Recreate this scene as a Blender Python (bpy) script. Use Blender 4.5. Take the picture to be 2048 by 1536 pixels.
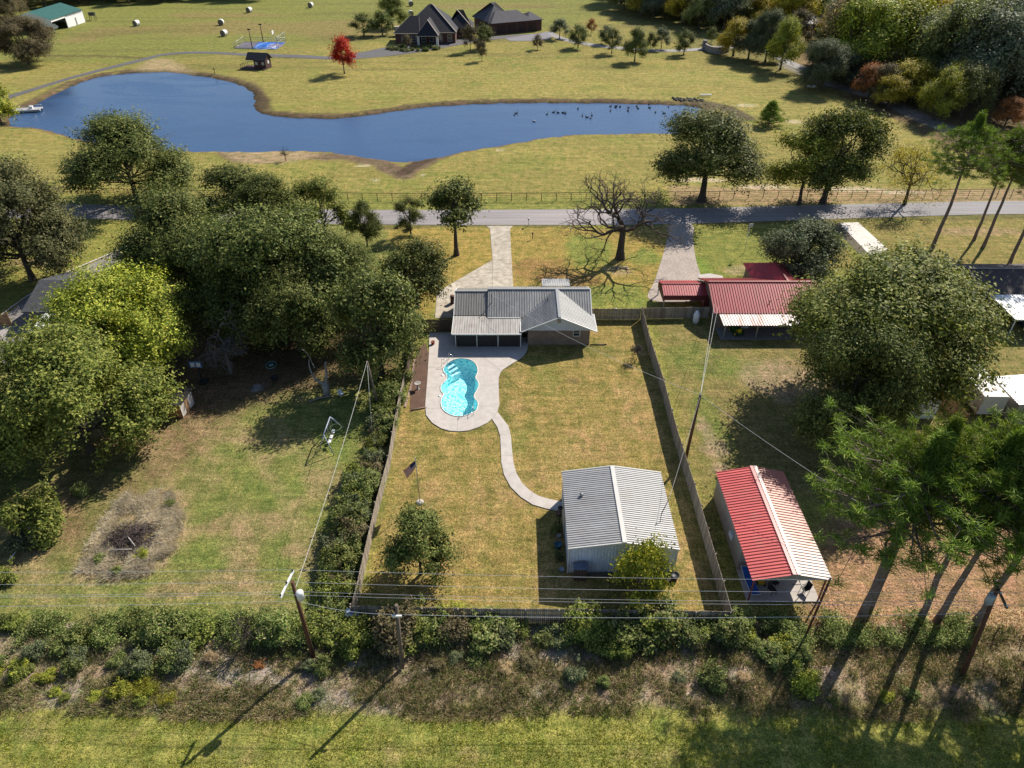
import bpy, math, random
import numpy as np
from mathutils import Vector
for o in list(bpy.data.objects): bpy.data.objects.remove(o)
SC = bpy.context.scene
COL = SC.collection
# ---------------------------------------------------------------- camera
F, PITCH, H = 1422.0, math.radians(35.9), 46.0
cam = bpy.data.cameras.new('camera'); co = bpy.data.objects.new('camera', cam); COL.objects.link(co)
co.location = (0, 0, H); co.rotation_euler = (math.radians(90) - PITCH, 0, 0)
cam.sensor_width = 36; cam.lens = 36 * F / 2048; cam.clip_end = 4000; cam.clip_start = 0.5
SC.camera = co
# ---------------------------------------------------------------- light
SUN_EL = math.radians(40.0); SX, SY = 0.634, 0.773      # unit ground vector towards the sun
w = bpy.data.worlds.new('World'); SC.world = w; w.use_nodes = True
nt = w.node_tree; bg = nt.nodes['Background']; sk = nt.nodes.new('ShaderNodeTexSky')
sk.sky_type = 'NISHITA'; sk.sun_disc = False; sk.sun_elevation = SUN_EL; sk.sun_rotation = math.atan2(SX, SY)
sk.altitude = 100; sk.air_density = 1.0; sk.dust_density = 0.6; sk.ozone_density = 1.5
nt.links.new(sk.outputs[0], bg.inputs[0]); bg.inputs[1].default_value = 0.085
sl = bpy.data.lights.new('sun', 'SUN'); so = bpy.data.objects.new('sun', sl); COL.objects.link(so)
sl.energy = 5.0; sl.angle = math.radians(0.45); sl.color = (1.0, 0.92, 0.79)
so.rotation_euler = Vector((SX * math.cos(SUN_EL), SY * math.cos(SUN_EL), math.sin(SUN_EL))).to_track_quat('Z', 'Y').to_euler()
so.location = (60, 80, 90)
SC.view_settings.view_transform = 'Standard'; SC.view_settings.look = 'None'
SC.view_settings.exposure = 0.66; SC.view_settings.gamma = 1
SC.render.engine = 'CYCLES'
SC.cycles.max_bounces = 6; SC.cycles.transparent_max_bounces = 8; SC.cycles.caustics_reflective = False; SC.cycles.caustics_refractive = False

# ---------------------------------------------------------------- helpers
def G(u, v, z=0.0):
    """survey point: where the ray of the drone shot through (u, v) meets height z"""
    x = (u - 1024) / F; y = -(v - 768) / F
    r = (x, math.cos(PITCH) + y * math.sin(PITCH), -math.sin(PITCH) + y * math.cos(PITCH))
    t = (z - H) / r[2]
    return (r[0] * t, r[1] * t)
def GL(pts, z=0.0): return [G(u, v, z) for u, v in pts]
def zc(x, y, z=0): return y * math.cos(PITCH) - (z - H) * math.sin(PITCH)
def PV(x, y, z):
    d = zc(x, y, z); return 768 - F * (y * math.sin(PITCH) + (z - H) * math.cos(PITCH)) / d
def hgt(u, v, vt):
    x, y = G(u, v); lo, hi = 0, 44
    for _ in range(40):
        m = (lo + hi) / 2
        if PV(x, y, m) > vt: lo = m
        else: hi = m
    return lo
def tag(o, label=None, cat=None, group=None, kind=None):
    if label: o['label'] = label
    if cat: o['category'] = cat
    if group: o['group'] = group
    if kind: o['kind'] = kind
    return o
def thing(name, label, cat, loc=(0, 0, 0), rz=0, group=None):
    o = bpy.data.objects.new(name, None); COL.objects.link(o)
    o.empty_display_size = 0.3
    o.location = loc; o.rotation_euler = (0, 0, rz)
    return tag(o, label, cat, group)
def link(name, me, parent=None):
    o = bpy.data.objects.new(name, me); COL.objects.link(o)
    if parent is not None: o.parent = parent
    return o
class MB:
    def __init__(s): s.v = []; s.f = []; s.sm = []
    def add(s, vs, fs, smooth=False):
        b = len(s.v); s.v.extend([tuple(map(float, q)) for q in vs])
        for f in fs: s.f.append([i + b for i in f]); s.sm.append(smooth)
        return s
    def box(s, x0, x1, y0, y1, z0, z1, rz=0, c=None):
        vs = [(x, y, z) for z in (z0, z1) for x, y in ((x0, y0), (x1, y0), (x1, y1), (x0, y1))]
        if rz:
            cx, cy = c if c else ((x0 + x1) / 2, (y0 + y1) / 2); a, b = math.cos(rz), math.sin(rz)
            vs = [(cx + (x - cx) * a - (y - cy) * b, cy + (x - cx) * b + (y - cy) * a, z) for x, y, z in vs]
        return s.add(vs, [(3, 2, 1, 0), (4, 5, 6, 7), (0, 1, 5, 4), (1, 2, 6, 5), (2, 3, 7, 6), (3, 0, 4, 7)])
    def prism(s, poly, z0, z1, bottom=True):
        n = len(poly)
        A = sum(poly[i][0] * poly[(i + 1) % n][1] - poly[(i + 1) % n][0] * poly[i][1] for i in range(n))
        if A < 0: poly = poly[::-1]
        vs = [(x, y, z0) for x, y in poly] + [(x, y, z1) for x, y in poly]
        fs = [tuple(range(n, 2 * n))] + [(i, (i + 1) % n, n + (i + 1) % n, n + i) for i in range(n)]
        if bottom: fs.append(tuple(range(n - 1, -1, -1)))
        return s.add(vs, fs)
    def slab(s, q, t):
        """q: 4+ 3D points (a sloped panel), t: thickness downwards along its normal"""
        a = [Vector(p) for p in q]; n = (a[1] - a[0]).cross(a[-1] - a[0]).normalized()
        if n.z < 0: a = a[::-1]; n = (a[1] - a[0]).cross(a[-1] - a[0]).normalized()
        k = len(a); vs = a + [p - n * t for p in a]
        return s.add(vs, [tuple(range(k)), tuple(range(2 * k - 1, k - 1, -1))] + [(i, k + i, k + (i + 1) % k, (i + 1) % k) for i in range(k)])
    def tube(s, pts, rad, n=6, cap=True, smooth=True):
        pts = [Vector(p) for p in pts]; m = len(pts)
        if not hasattr(rad, '__len__'): rad = [rad] * m
        vs = []; fs = []
        ref = Vector((0.31, 0.17, 0.94)).normalized()
        for i, p in enumerate(pts):
            d = (pts[min(i + 1, m - 1)] - pts[max(i - 1, 0)])
            if d.length < 1e-9: d = Vector((0, 0, 1))
            d.normalize(); r = ref if abs(d.dot(ref)) < 0.95 else Vector((1, 0, 0))
            a = d.cross(r).normalized(); b = d.cross(a)
            for k in range(n):
                t = 2 * math.pi * k / n
                vs.append(p + (a * math.cos(t) + b * math.sin(t)) * rad[i])
        for i in range(m - 1):
            for k in range(n):
                fs.append((i * n + k, i * n + (k + 1) % n, (i + 1) * n + (k + 1) % n, (i + 1) * n + k))
        s.add(vs, fs, smooth)
        if cap: b = len(s.v) - len(vs); s.f.append([b + k for k in range(n)][::-1]); s.sm.append(False); s.f.append([b + (m - 1) * n + k for k in range(n)]); s.sm.append(False)
        return s
    def lathe(s, prof, n=16, c=(0, 0, 0), smooth=True):
        m = len(prof); vs = [(c[0] + r * math.cos(2 * math.pi * k / n), c[1] + r * math.sin(2 * math.pi * k / n), c[2] + z) for r, z in prof for k in range(n)]
        fs = [(i * n + k, i * n + (k + 1) % n, (i + 1) * n + (k + 1) % n, (i + 1) * n + k) for i in range(m - 1) for k in range(n)]
        return s.add(vs, fs, smooth)
    def ball(s, c, r, n=8, m=6):
        rx, ry, rz = r if hasattr(r, '__len__') else (r, r, r)
        vs = [(c[0] + rx * math.sin(math.pi * i / m) * math.cos(2 * math.pi * k / n), c[1] + ry * math.sin(math.pi * i / m) * math.sin(2 * math.pi * k / n), c[2] - rz * math.cos(math.pi * i / m)) for i in range(m + 1) for k in range(n)]
        fs = [(i * n + k, i * n + (k + 1) % n, (i + 1) * n + (k + 1) % n, (i + 1) * n + k) for i in range(m) for k in range(n)]
        return s.add(vs, fs, True)
    def ribbed(s, a, b, c, d, pitch=0.3, h=0.045, lift=0.0):
        """sheet metal between edge a-b and edge d-c; ribs run from a-b to d-c"""
        a, b, c, d = [Vector(p) for p in (a, b, c, d)]
        n = (b - a).cross(d - a).normalized()
        if n.z < 0: n = -n
        if abs(n.z) < 0.01 and n.y > 0 and lift == -1: n = -n
        L = (b - a).length; k = max(1, int(L / pitch)); ts = []
        for i in range(k):
            for t, z in ((0, 0), (.62, 0), (.72, 1), (.90, 1)): ts.append(((i + t) / k, z))
        ts.append((1, 0)); vs = []
        for t, z in ts:
            o = n * (h * z)
            vs.append(a.lerp(b, t) + o); vs.append(d.lerp(c, t) + o)
        return s.add(vs, [(2 * i, 2 * i + 2, 2 * i + 3, 2 * i + 1) for i in range(len(ts) - 1)])
    def mesh(s, name, mat):
        me = bpy.data.meshes.new(name); me.from_pydata(s.v, [], s.f); me.polygons.foreach_set('use_smooth', s.sm)
        if mat: me.materials.append(mat)
        me.update(); return me
    def build(s, name, mat, parent=None): return link(name, s.mesh(name, mat), parent)
def npmesh(name, V, faces_n, idx, mat, smooth=False):
    """V (N,3); idx flat index array for faces with faces_n corners each"""
    me = bpy.data.meshes.new(name); me.vertices.add(len(V)); me.vertices.foreach_set('co', np.asarray(V, np.float32).ravel())
    nf = len(idx) // faces_n
    me.loops.add(len(idx)); me.loops.foreach_set('vertex_index', np.asarray(idx, np.int32))
    me.polygons.add(nf); me.polygons.foreach_set('loop_start', np.arange(0, nf * faces_n, faces_n, dtype=np.int32))
    if smooth: me.polygons.foreach_set('use_smooth', np.ones(nf, bool))
    me.update(calc_edges=True)
    if mat: me.materials.append(mat)
    return me

# ---------------------------------------------------------------- materials
def srgb(*c): return tuple(((x / 255) / 12.92 if x / 255 <= 0.04045 else ((x / 255 + 0.055) / 1.055) ** 2.4) for x in c)
class NT:
    def __init__(s, name):
        s.m = bpy.data.materials.new(name); s.m.use_nodes = True; s.t = s.m.node_tree; s.N = s.t.nodes
        s.p = s.N['Principled BSDF']; s.out = s.N['Material Output']
    def n(s, ty, **k):
        x = s.N.new(ty)
        for a, b in k.items():
            if a in x.inputs: x.inputs[a].default_value = b
            else: setattr(x, a, b)
        return x
    def l(s, a, b): s.t.links.new(a, b)
    def co(s, which='Object', scale=(1, 1, 1), rz=0):
        if which == 'World': src = s.n('ShaderNodeNewGeometry').outputs['Position']
        else: src = s.n('ShaderNodeTexCoord').outputs[which]
        mp = s.n('ShaderNodeMapping'); mp.inputs['Scale'].default_value = scale; mp.inputs['Rotation'].default_value = (0, 0, rz)
        s.l(src, mp.inputs[0]); return mp.outputs[0]
    def noise(s, vec, scale, detail=4, rough=0.6, dist=0.0):
        x = s.n('ShaderNodeTexNoise'); x.inputs['Scale'].default_value = scale; x.inputs['Detail'].default_value = detail
        x.inputs['Roughness'].default_value = rough; x.inputs['Distortion'].default_value = dist; s.l(vec, x.inputs['Vector']); return x.outputs['Fac']
    def ramp(s, fac, stops):
        r = s.n('ShaderNodeValToRGB'); e = r.color_ramp.elements
        while len(e) < len(stops): e.new(0.5)
        for i, (p, c) in enumerate(stops): e[i].position = p; e[i].color = (c[0], c[1], c[2], 1) if hasattr(c, '__len__') else (c, c, c, 1)
        s.l(fac, r.inputs[0]); return r.outputs[0]
    def mix(s, a, b, fac, mode='MIX'):
        x = s.n('ShaderNodeMix', data_type='RGBA', blend_type=mode)
        for sock, val in ((x.inputs[0], fac), (x.inputs[6], a), (x.inputs[7], b)):
            if hasattr(val, 'is_output'): s.l(val, sock)
            elif hasattr(val, '__len__'): sock.default_value = (val[0], val[1], val[2], 1)
            else: sock.default_value = val
        return x.outputs[2]
    def bump(s, h, strength=0.3, dist=0.05):
        b = s.n('ShaderNodeBump'); b.inputs['Strength'].default_value = strength; b.inputs['Distance'].default_value = dist
        s.l(h, b.inputs['Height']); s.l(b.outputs[0], s.p.inputs['Normal']); return b
    def col(s, c):
        if hasattr(c, 'is_output'): s.l(c, s.p.inputs['Base Color'])
        else: s.p.inputs['Base Color'].default_value = (c[0], c[1], c[2], 1)
MATS = {}
def mat(name, c, rough=0.7, metal=0.0, var=0.25, scale=3.0, bump=0.0, c2=None, spec=0.4, coord='World', stretch=(1, 1, 1)):
    if name in MATS: return MATS[name]
    t = NT(name); t.p.inputs['Roughness'].default_value = rough; t.p.inputs['Metallic'].default_value = metal
    t.p.inputs['Specular IOR Level'].default_value = spec
    v = t.co(coord, stretch); n1 = t.noise(v, scale, 6, 0.65)
    c2 = c2 or tuple(x * (1 - var) for x in c)
    base = t.ramp(n1, [(0.3, c2), (0.7, tuple(min(1, x * (1 + var * 0.5)) for x in c))])
    n2 = t.noise(v, scale * 0.13, 3, 0.5)
    base = t.mix(base, t.ramp(n2, [(0.3, 1 - var * .6), (0.7, 1.0)]), 1.0, 'MULTIPLY')
    t.col(base)
    if bump: t.bump(n1, bump, 0.05)
    MATS[name] = t.m; return t.m
def foliage(name, cols, rough=0.5, trans=0.16, var=0.35, f3=(1.62, 1.66, 1.15)):
    if name in MATS: return MATS[name]
    t = NT(name); g = t.n('ShaderNodeNewGeometry')
    cols = [tuple(min(.7, x * f_) for f_, x in zip(f3, c)) for c in cols]; k = len(cols); stops = [((i + 0.5) / k, c) for i, c in enumerate(cols)]
    c = t.ramp(g.outputs['Random Per Island'], stops)
    oi = t.n('ShaderNodeObjectInfo')
    n = t.noise(t.co('Object'), 0.55, 3, 0.5)
    c = t.mix(c, t.ramp(n, [(0.3, 1 - var), (0.7, 1 + var * .6)]), 1.0, 'MULTIPLY')
    hs = t.n('ShaderNodeHueSaturation'); t.l(c, hs.inputs['Color'])
    for sock, lo, hi in (('Hue', 0.492, 0.508), ('Value', 0.86, 1.16)):
        m = t.n('ShaderNodeMapRange'); m.inputs['To Min'].default_value = lo; m.inputs['To Max'].default_value = hi
        t.l(oi.outputs['Random'], m.inputs['Value']); t.l(m.outputs[0], hs.inputs[sock])
    t.col(hs.outputs[0]); t.p.inputs['Roughness'].default_value = .6; t.p.inputs['Specular IOR Level'].default_value = 0.1
    tr = t.n('ShaderNodeBsdfTranslucent'); hs2 = t.n('ShaderNodeHueSaturation'); hs2.inputs['Value'].default_value = 1.6; hs2.inputs['Saturation'].default_value = 1.15
    t.l(hs.outputs[0], hs2.inputs['Color']); t.l(hs2.outputs[0], tr.inputs[0])
    mx = t.n('ShaderNodeMixShader'); mx.inputs[0].default_value = trans
    t.l(t.p.outputs[0], mx.inputs[1]); t.l(tr.outputs[0], mx.inputs[2]); t.l(mx.outputs[0], t.out.inputs[0])
    MATS[name] = t.m; return t.m
def brick(name, c1, c2, mortar, scale=1.0, mode='xz'):
    if name in MATS: return MATS[name]
    t = NT(name); tc = t.n('ShaderNodeNewGeometry'); sp = t.n('ShaderNodeSeparateXYZ'); t.l(tc.outputs['Position'], sp.inputs[0])
    ad = t.n('ShaderNodeMath', operation='ADD'); t.l(sp.outputs[0], ad.inputs[0]); t.l(sp.outputs[1], ad.inputs[1])
    cb = t.n('ShaderNodeCombineXYZ'); t.l(ad.outputs[0], cb.inputs[0]); t.l(sp.outputs[2], cb.inputs[1])
    b = t.n('ShaderNodeTexBrick'); t.l(cb.outputs[0], b.inputs['Vector'])
    b.inputs['Scale'].default_value = 1; b.inputs['Brick Width'].default_value = 0.24 * scale; b.inputs['Row Height'].default_value = 0.085 * scale
    b.inputs['Mortar Size'].default_value = 0.012 * scale; b.inputs['Color1'].default_value = (*c1, 1); b.inputs['Color2'].default_value = (*c2, 1); b.inputs['Mortar'].default_value = (*mortar, 1)
    n = t.noise(t.co('World'), 1.2, 4); t.col(t.mix(b.outputs[0], t.ramp(n, [(.3, .75), (.7, 1.15)]), 1.0, 'MULTIPLY')); t.p.inputs['Roughness'].default_value = 0.9
    MATS[name] = t.m; return t.m
def shingle(name, c1, c2):
    if name in MATS: return MATS[name]
    t = NT(name); v = t.co('World', (1, 1, 1))
    b = t.n('ShaderNodeTexBrick'); t.l(v, b.inputs['Vector']); b.inputs['Scale'].default_value = 1; b.inputs['Brick Width'].default_value = 0.5; b.inputs['Row Height'].default_value = 0.2
    b.inputs['Mortar Size'].default_value = 0.02; b.inputs['Color1'].default_value = (*c1, 1); b.inputs['Color2'].default_value = (*c2, 1); b.inputs['Mortar'].default_value = tuple(x * .4 for x in c1) + (1,)
    n = t.noise(v, 5, 5, .7); t.col(t.mix(b.outputs[0], t.ramp(n, [(.3, .6), (.7, 1.3)]), 1.0, 'MULTIPLY')); t.p.inputs['Roughness'].default_value = 0.9
    MATS[name] = t.m; return t.m
def planks(name, c, c2, pitch=0.15):
    """weathered boards: colour differs board by board"""
    if name in MATS: return MATS[name]
    t = NT(name); g = t.n('ShaderNodeNewGeometry'); sp = t.n('ShaderNodeSeparateXYZ'); t.l(g.outputs['Position'], sp.inputs[0])
    ad = t.n('ShaderNodeMath', operation='ADD'); t.l(sp.outputs[0], ad.inputs[0]); t.l(sp.outputs[1], ad.inputs[1])
    dv = t.n('ShaderNodeMath', operation='DIVIDE'); t.l(ad.outputs[0], dv.inputs[0]); dv.inputs[1].default_value = pitch
    fl = t.n('ShaderNodeMath', operation='FLOOR'); t.l(dv.outputs[0], fl.inputs[0])
    wn = t.n('ShaderNodeTexWhiteNoise', noise_dimensions='1D'); t.l(fl.outputs[0], wn.inputs['W'])
    c0 = t.ramp(wn.outputs['Value'], [(0.1, c2), (0.9, c)])
    n = t.noise(t.co('World', (1, 1, .15)), 9, 5, .7); t.col(t.mix(c0, t.ramp(n, [(.3, .65), (.7, 1.25)]), 1.0, 'MULTIPLY')); t.p.inputs['Roughness'].default_value = 0.9
    MATS[name] = t.m; return t.m
def sheet(name, c, ax='x', rough=.45, metal=.1, grime=.22, stain=None, k=.35):
    """roof metal laid in 0.9 m sheets: every sheet a shade of its own, laps, streaks down the slope, grime patches"""
    if name in MATS: return MATS[name]
    t = NT(name); g = t.n('ShaderNodeNewGeometry'); sp = t.n('ShaderNodeSeparateXYZ'); t.l(g.outputs['Position'], sp.inputs[0])
    dv = t.n('ShaderNodeMath', operation='DIVIDE'); t.l(sp.outputs[0 if ax == 'x' else 1], dv.inputs[0]); dv.inputs[1].default_value = .91
    fl = t.n('ShaderNodeMath', operation='FLOOR'); t.l(dv.outputs[0], fl.inputs[0]); fr = t.n('ShaderNodeMath', operation='FRACT'); t.l(dv.outputs[0], fr.inputs[0])
    wn = t.n('ShaderNodeTexWhiteNoise', noise_dimensions='1D'); t.l(fl.outputs[0], wn.inputs['W'])
    base = t.mix(c, t.ramp(wn.outputs['Value'], [(0, 1 - grime * .6), (1, 1.08)]), 1.0, 'MULTIPLY')
    base = t.mix(base, t.ramp(fr.outputs[0], [(0, .6), (.045, 1.0)]), 1.0, 'MULTIPLY')
    st = t.noise(t.co('World', (2.2, .25, 1) if ax == 'x' else (.25, 2.2, 1)), 2.2, 5, .65)
    base = t.mix(base, t.ramp(st, [(.36, 1 - grime), (.6, 1.05)]), 1.0, 'MULTIPLY')
    pn = t.noise(t.co('World'), .45, 6, .7)
    base = t.mix(base, stain or tuple(x * .55 for x in c), t.ramp(pn, [(.52, 0), (.70, k)]))
    t.col(base); t.p.inputs['Roughness'].default_value = rough; t.p.inputs['Metallic'].default_value = metal
    MATS[name] = t.m; return t.m
M_RIB = sheet('galvanised_roof', (.33, .33, .335), 'y', .55, .0, .16, (.27, .24, .21))
M_RIBD = sheet('grey_roof_metal', (.25, .25, .25), 'x', .45, .05, .2, (.11, .11, .12))
M_TRIM = mat('white_trim', (.62, .62, .60), .5, 0, .1, 2)
M_WHITE = mat('white_paint', (.70, .71, .72), .5, 0, .12, 2)
M_STEEL = mat('steel', (.35, .36, .38), .4, .6, .2, 3)
M_RED = sheet('red_roof_metal', (.38, .038, .050), 'x', .42, 0, .2, (.20, .035, .035))
M_REDL = sheet('bright_red_roof', (.56, .10, .095), 'y', .45, 0, .14, (.50, .20, .16), .5)
M_DARK = mat('dark_paint', (.02, .02, .022), .6, 0, .3, 3)
M_RUST = mat('rusty_pipe', (.075, .04, .028), .8, .2, .4, 3)
M_CONC = mat('pale_concrete', (.46, .42, .39), .85, 0, .16, 1.4, .1)
M_CONC2 = mat('stained_concrete', (.48, .43, .36), .85, 0, .42, 1.1, .1, c2=(.26, .22, .165))
M_POLE = mat('weathered_pole', (.17, .135, .105), .9, 0, .35, 4, .2, stretch=(1, 1, .2))
M_POLER = mat('brown_pole', (.12, .052, .028), .85, 0, .35, 4, .2, stretch=(1, 1, .2))
M_BARK = mat('bark', (.085, .068, .055), .95, 0, .45, 5, .4, coord='Object', stretch=(1, 1, .35))
M_BARKG = mat('grey_bark', (.14, .12, .11), .95, 0, .4, 5, .4, coord='Object', stretch=(1, 1, .35))
M_GLASS = mat('window_glass', (.035, .045, .06), .08, 0, .1, 1, spec=.8)
M_BRICK = brick('brown_brick', (.24, .15, .10), (.16, .11, .08), (.24, .21, .18))
M_BRICKR = brick('dark_red_brick', (.11, .035, .03), (.075, .025, .022), (.09, .06, .05))
M_BRICKT = brick('tan_brick', (.23, .15, .10), (.17, .11, .08), (.2, .18, .15))
M_SHING = shingle('charcoal_shingle', (.075, .078, .09), (.05, .052, .062))
M_SHINGD = shingle('dark_shingle', (.020, .021, .032), (.014, .014, .022))
M_SHINGB = shingle('brown_shingle', (.085, .065, .065), (.055, .045, .048))
M_FENCE = planks('weathered_fence', (.36, .31, .25), (.21, .17, .135))
M_FENCED = planks('dark_fence', (.13, .085, .06), (.075, .052, .04))
M_WOODT = planks('tan_boards', (.32, .19, .10), (.20, .11, .06))
def obj_copy(o, parent=None):
    c = o.copy(); COL.objects.link(c)
    if parent is not None: c.parent = parent
    for ch in list(o.children): obj_copy(ch, c)
    return c
# ================================================================ GROUND
rng = np.random.default_rng(7)
def smooth01(x): x = np.clip(x, 0, 1); return x * x * (3 - 2 * x)
_tab = np.random.default_rng(3).random((256, 256))
def vnoise(x, y):
    xi = np.floor(x).astype(int); yi = np.floor(y).astype(int); fx = smooth01(x - xi); fy = smooth01(y - yi)
    a = _tab[xi % 256, yi % 256]; b = _tab[(xi + 1) % 256, yi % 256]; c = _tab[xi % 256, (yi + 1) % 256]; d = _tab[(xi + 1) % 256, (yi + 1) % 256]
    return (a * (1 - fx) + b * fx) * (1 - fy) + (c * (1 - fx) + d * fx) * fy
def fbm(x, y, s, o=4):
    r = 0; a = .5; t = 0
    for i in range(o): r = r + a * vnoise(x / s + 13.7 * i, y / s + 7.3 * i); t += a; a *= .55; s /= 2.1
    return r / t
def sdist(poly, X, Y):
    """signed distance to polygon, negative inside"""
    P = np.array(poly); d = np.full(X.shape, 1e9); ins = np.zeros(X.shape, bool); n = len(P)
    for i in range(n):
        ax, ay = P[i]; bx, by = P[(i + 1) % n]; ex, ey = bx - ax, by - ay
        t = np.clip(((X - ax) * ex + (Y - ay) * ey) / (ex * ex + ey * ey + 1e-12), 0, 1)
        d = np.minimum(d, (X - ax - t * ex) ** 2 + (Y - ay - t * ey) ** 2)
        c = ((ay > Y) != (by > Y)); xx = (bx - ax) * (Y - ay) / ((by - ay) if by != ay else 1e-12) + ax
        ins ^= c & (X < xx)
    d = np.sqrt(d); return np.where(ins, -d, d)
def ldist(line, X, Y):
    P = np.array(line); d = np.full(X.shape, 1e9)
    for i in range(len(P) - 1):
        ax, ay = P[i]; bx, by = P[i + 1]; ex, ey = bx - ax, by - ay
        t = np.clip(((X - ax) * ex + (Y - ay) * ey) / (ex * ex + ey * ey + 1e-12), 0, 1)
        d = np.minimum(d, (X - ax - t * ex) ** 2 + (Y - ay - t * ey) ** 2)
    return np.sqrt(d)
def crspline(P, k=5, closed=True):
    n = len(P); out = []
    rngi = range(n) if closed else range(n - 1)
    for i in rngi:
        p = [P[(i + j) % n] if closed else P[min(max(i + j, 0), n - 1)] for j in (-1, 0, 1, 2)]
        for s in range(k):
            t = s / k
            out.append(tuple(0.5 * (2 * p[1][a] + (p[2][a] - p[0][a]) * t + (2 * p[0][a] - 5 * p[1][a] + 4 * p[2][a] - p[3][a]) * t * t + (3 * p[1][a] - p[0][a] - 3 * p[2][a] + p[3][a]) * t ** 3) for a in (0, 1)))
    if not closed: out.append(tuple(P[-1]))
    return out
POND = crspline(GL([(25, 228), (60, 212), (90, 195), (130, 175), (180, 156), (230, 146), (290, 142), (340, 142), (380, 147), (420, 153), (455, 160), (480, 168), (500, 182), (507, 200), (505, 213), (520, 224), (560, 230), (620, 234), (680, 234), (740, 227), (800, 218), (870, 210), (960, 205), (1060, 203), (1160, 203), (1250, 205), (1320, 206), (1370, 208), (1402, 214), (1406, 225), (1398, 245), (1380, 260), (1350, 263), (1250, 263), (1190, 264), (1120, 268), (1050, 279), (980, 290), (920, 300), (870, 311), (835, 318), (800, 319), (760, 315), (700, 305), (650, 300), (600, 298), (540, 299), (470, 300), (400, 299), (350, 298), (290, 292), (230, 283), (170, 277), (140, 270), (100, 258), (60, 251), (25, 246)]), 3)
c4 = lambda pts: [G(820 + x * .2213, 700 + y * .2213) for x, y in pts]
POOL = crspline(c4([(470, 80), (560, 100), (605, 150), (612, 205), (592, 255), (612, 285), (622, 325), (605, 370), (581, 410), (587, 445), (612, 475), (612, 515), (595, 555), (540, 585), (480, 603), (410, 603), (345, 580), (295, 540), (278, 490), (285, 440), (302, 405), (280, 375), (278, 330), (300, 300), (328, 268), (330, 235), (305, 205), (303, 165), (340, 122), (400, 90)]), 3)
DECK = c4([(145, 590), (200, 660), (280, 710), (360, 733), (440, 738), (530, 730), (620, 700), (700, 660), (740, 625), (790, 560), (808, 490), (804, 400), (800, 300), (803, 250), (815, 210), (835, 185), (870, 160), (930, 122), (990, 85), (1030, 50), (1056, 10), (1066, -25)]) + [(1.9, 73.2), (-6.7, 73.2), (-6.9, 74.2), (-9.9, 74.2)] + c4([(175, -160), (172, 20), (158, 250), (146, 400), (138, 500)])
PATHL = c4([(740, 625), (790, 700), (815, 780), (822, 900), (825, 1020), (850, 1130), (910, 1240), (1000, 1330), (1110, 1400), (1230, 1435), (1365, 1460)])
PATHR = c4([(790, 560), (850, 620), (890, 690), (912, 780), (920, 880), (935, 1020), (960, 1110), (1010, 1200), (1080, 1270), (1160, 1320), (1260, 1350), (1385, 1375)])
xs = [0.0]; 
while xs[-1] < 1600: xs.append(xs[-1] + max(.42, (xs[-1] - 45) * .012 + .42))
xs = np.array([-x for x in xs[:0:-1]] + xs)
ys = [-60.0]
while ys[-1] < 2500:
    y = ys[-1]; ys.append(y + (2.5 if y < 14 else .42 if y < 100 else .42 + (y - 100) * .008))
ys = np.array(ys); X, Y = np.meshgrid(xs, ys); nx, ny = len(xs), len(ys)
dP = sdist(POND, X, Y); dP = dP + (fbm(X, Y, 2.6, 3) - .5) * 1.5 + (fbm(X + 9, Y, .9, 2) - .5) * .5; dD = sdist(DECK, X, Y)
Z = (fbm(X, Y, 9, 3) - .5) * .10 * smooth01((np.abs(X) - 0) / 1)
Z = np.where((Y > 30) & (Y < 116) & (X > -16) & (X < 42), Z * .25, Z)
Z = np.minimum(Z, 0.02)
Z = Z - 0.02
Z -= smooth01((1.6 - dP) / 3.2) * 1.1
Z = np.where(dD < -.35, -3.2, Z)
def C3(*c): return np.array(srgb(*c))
C = np.zeros(X.shape + (3,)); C[:] = C3(150, 138, 62)
def paint(m, col, k=1.0):
    global C
    m = np.clip(m * k, 0, 1)[..., None]; C = C * (1 - m) + np.array(col) * m
def zone(pts, col, blur=1.5, k=1.0, world=False, wob=1.0, ws=5):
    P = pts if world else GL(pts); d = sdist(P, X, Y) + (fbm(X + 31, Y - 17, ws) - .5) * wob * 2
    paint(smooth01((blur - d) / (2 * blur)), col, k)
def blot(u, v, ru, rv, col, k=.8, wob=.5):
    x, y = G(u, v); sx = ru * zc(x, y) / F; y2 = G(u, v - rv)[1]; sy = max(.5, abs(y2 - y))
    d = np.sqrt(((X - x) / sx) ** 2 + ((Y - y) / sy) ** 2) + (fbm(X, Y, max(sx, sy) * .6) - .5) * wob * 2
    paint(smooth01((1.25 - d) / .6), col, k)
GREEN = C3(124, 134, 52); LIME = C3(140, 148, 50); STRAW = C3(168, 142, 74); TAN = C3(150, 122, 88); BROWN = C3(96, 76, 56); GOLD = C3(166, 136, 52)
# base beyond the road: meadow
zone([(-3000, 400), (5000, 385), (5000, -300), (-3000, -300)], C3(150, 146, 58), 1, 1)
n1 = fbm(X, Y, 14); n2 = fbm(X + 50, Y, 5)
paint(smooth01((n1 - .5) * 6) * (Y > 115), C3(164, 148, 66), .7)
paint(smooth01((.45 - n2) * 6) * (Y > 115), C3(132, 140, 50), .6)
stk = vnoise(X / 22 + Y * .02, Y / 1.1); paint(smooth01((stk - .5) * 4) * (Y > 118) * (Y < 215), C3(168, 158, 72), .45)
zone([(-900, 95), (-900, -100), (1400, -100), (1230, 20), (1130, 60), (560, 95), (230, 130)], C3(136, 138, 56), 4, .9, wob=8)
for b in [(600, 55, 260, 18), (250, 60, 90, 9), (170, 78, 50, 6), (1000, 12, 180, 6), (430, 30, 120, 5)]: blot(*b, C3(150, 124, 74), .6, .8)
stk2 = vnoise(X / 30 - Y * .05, Y / 3.0); paint(smooth01((stk2 - .55) * 5) * (Y > 215), C3(120, 112, 56), .5)
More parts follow.
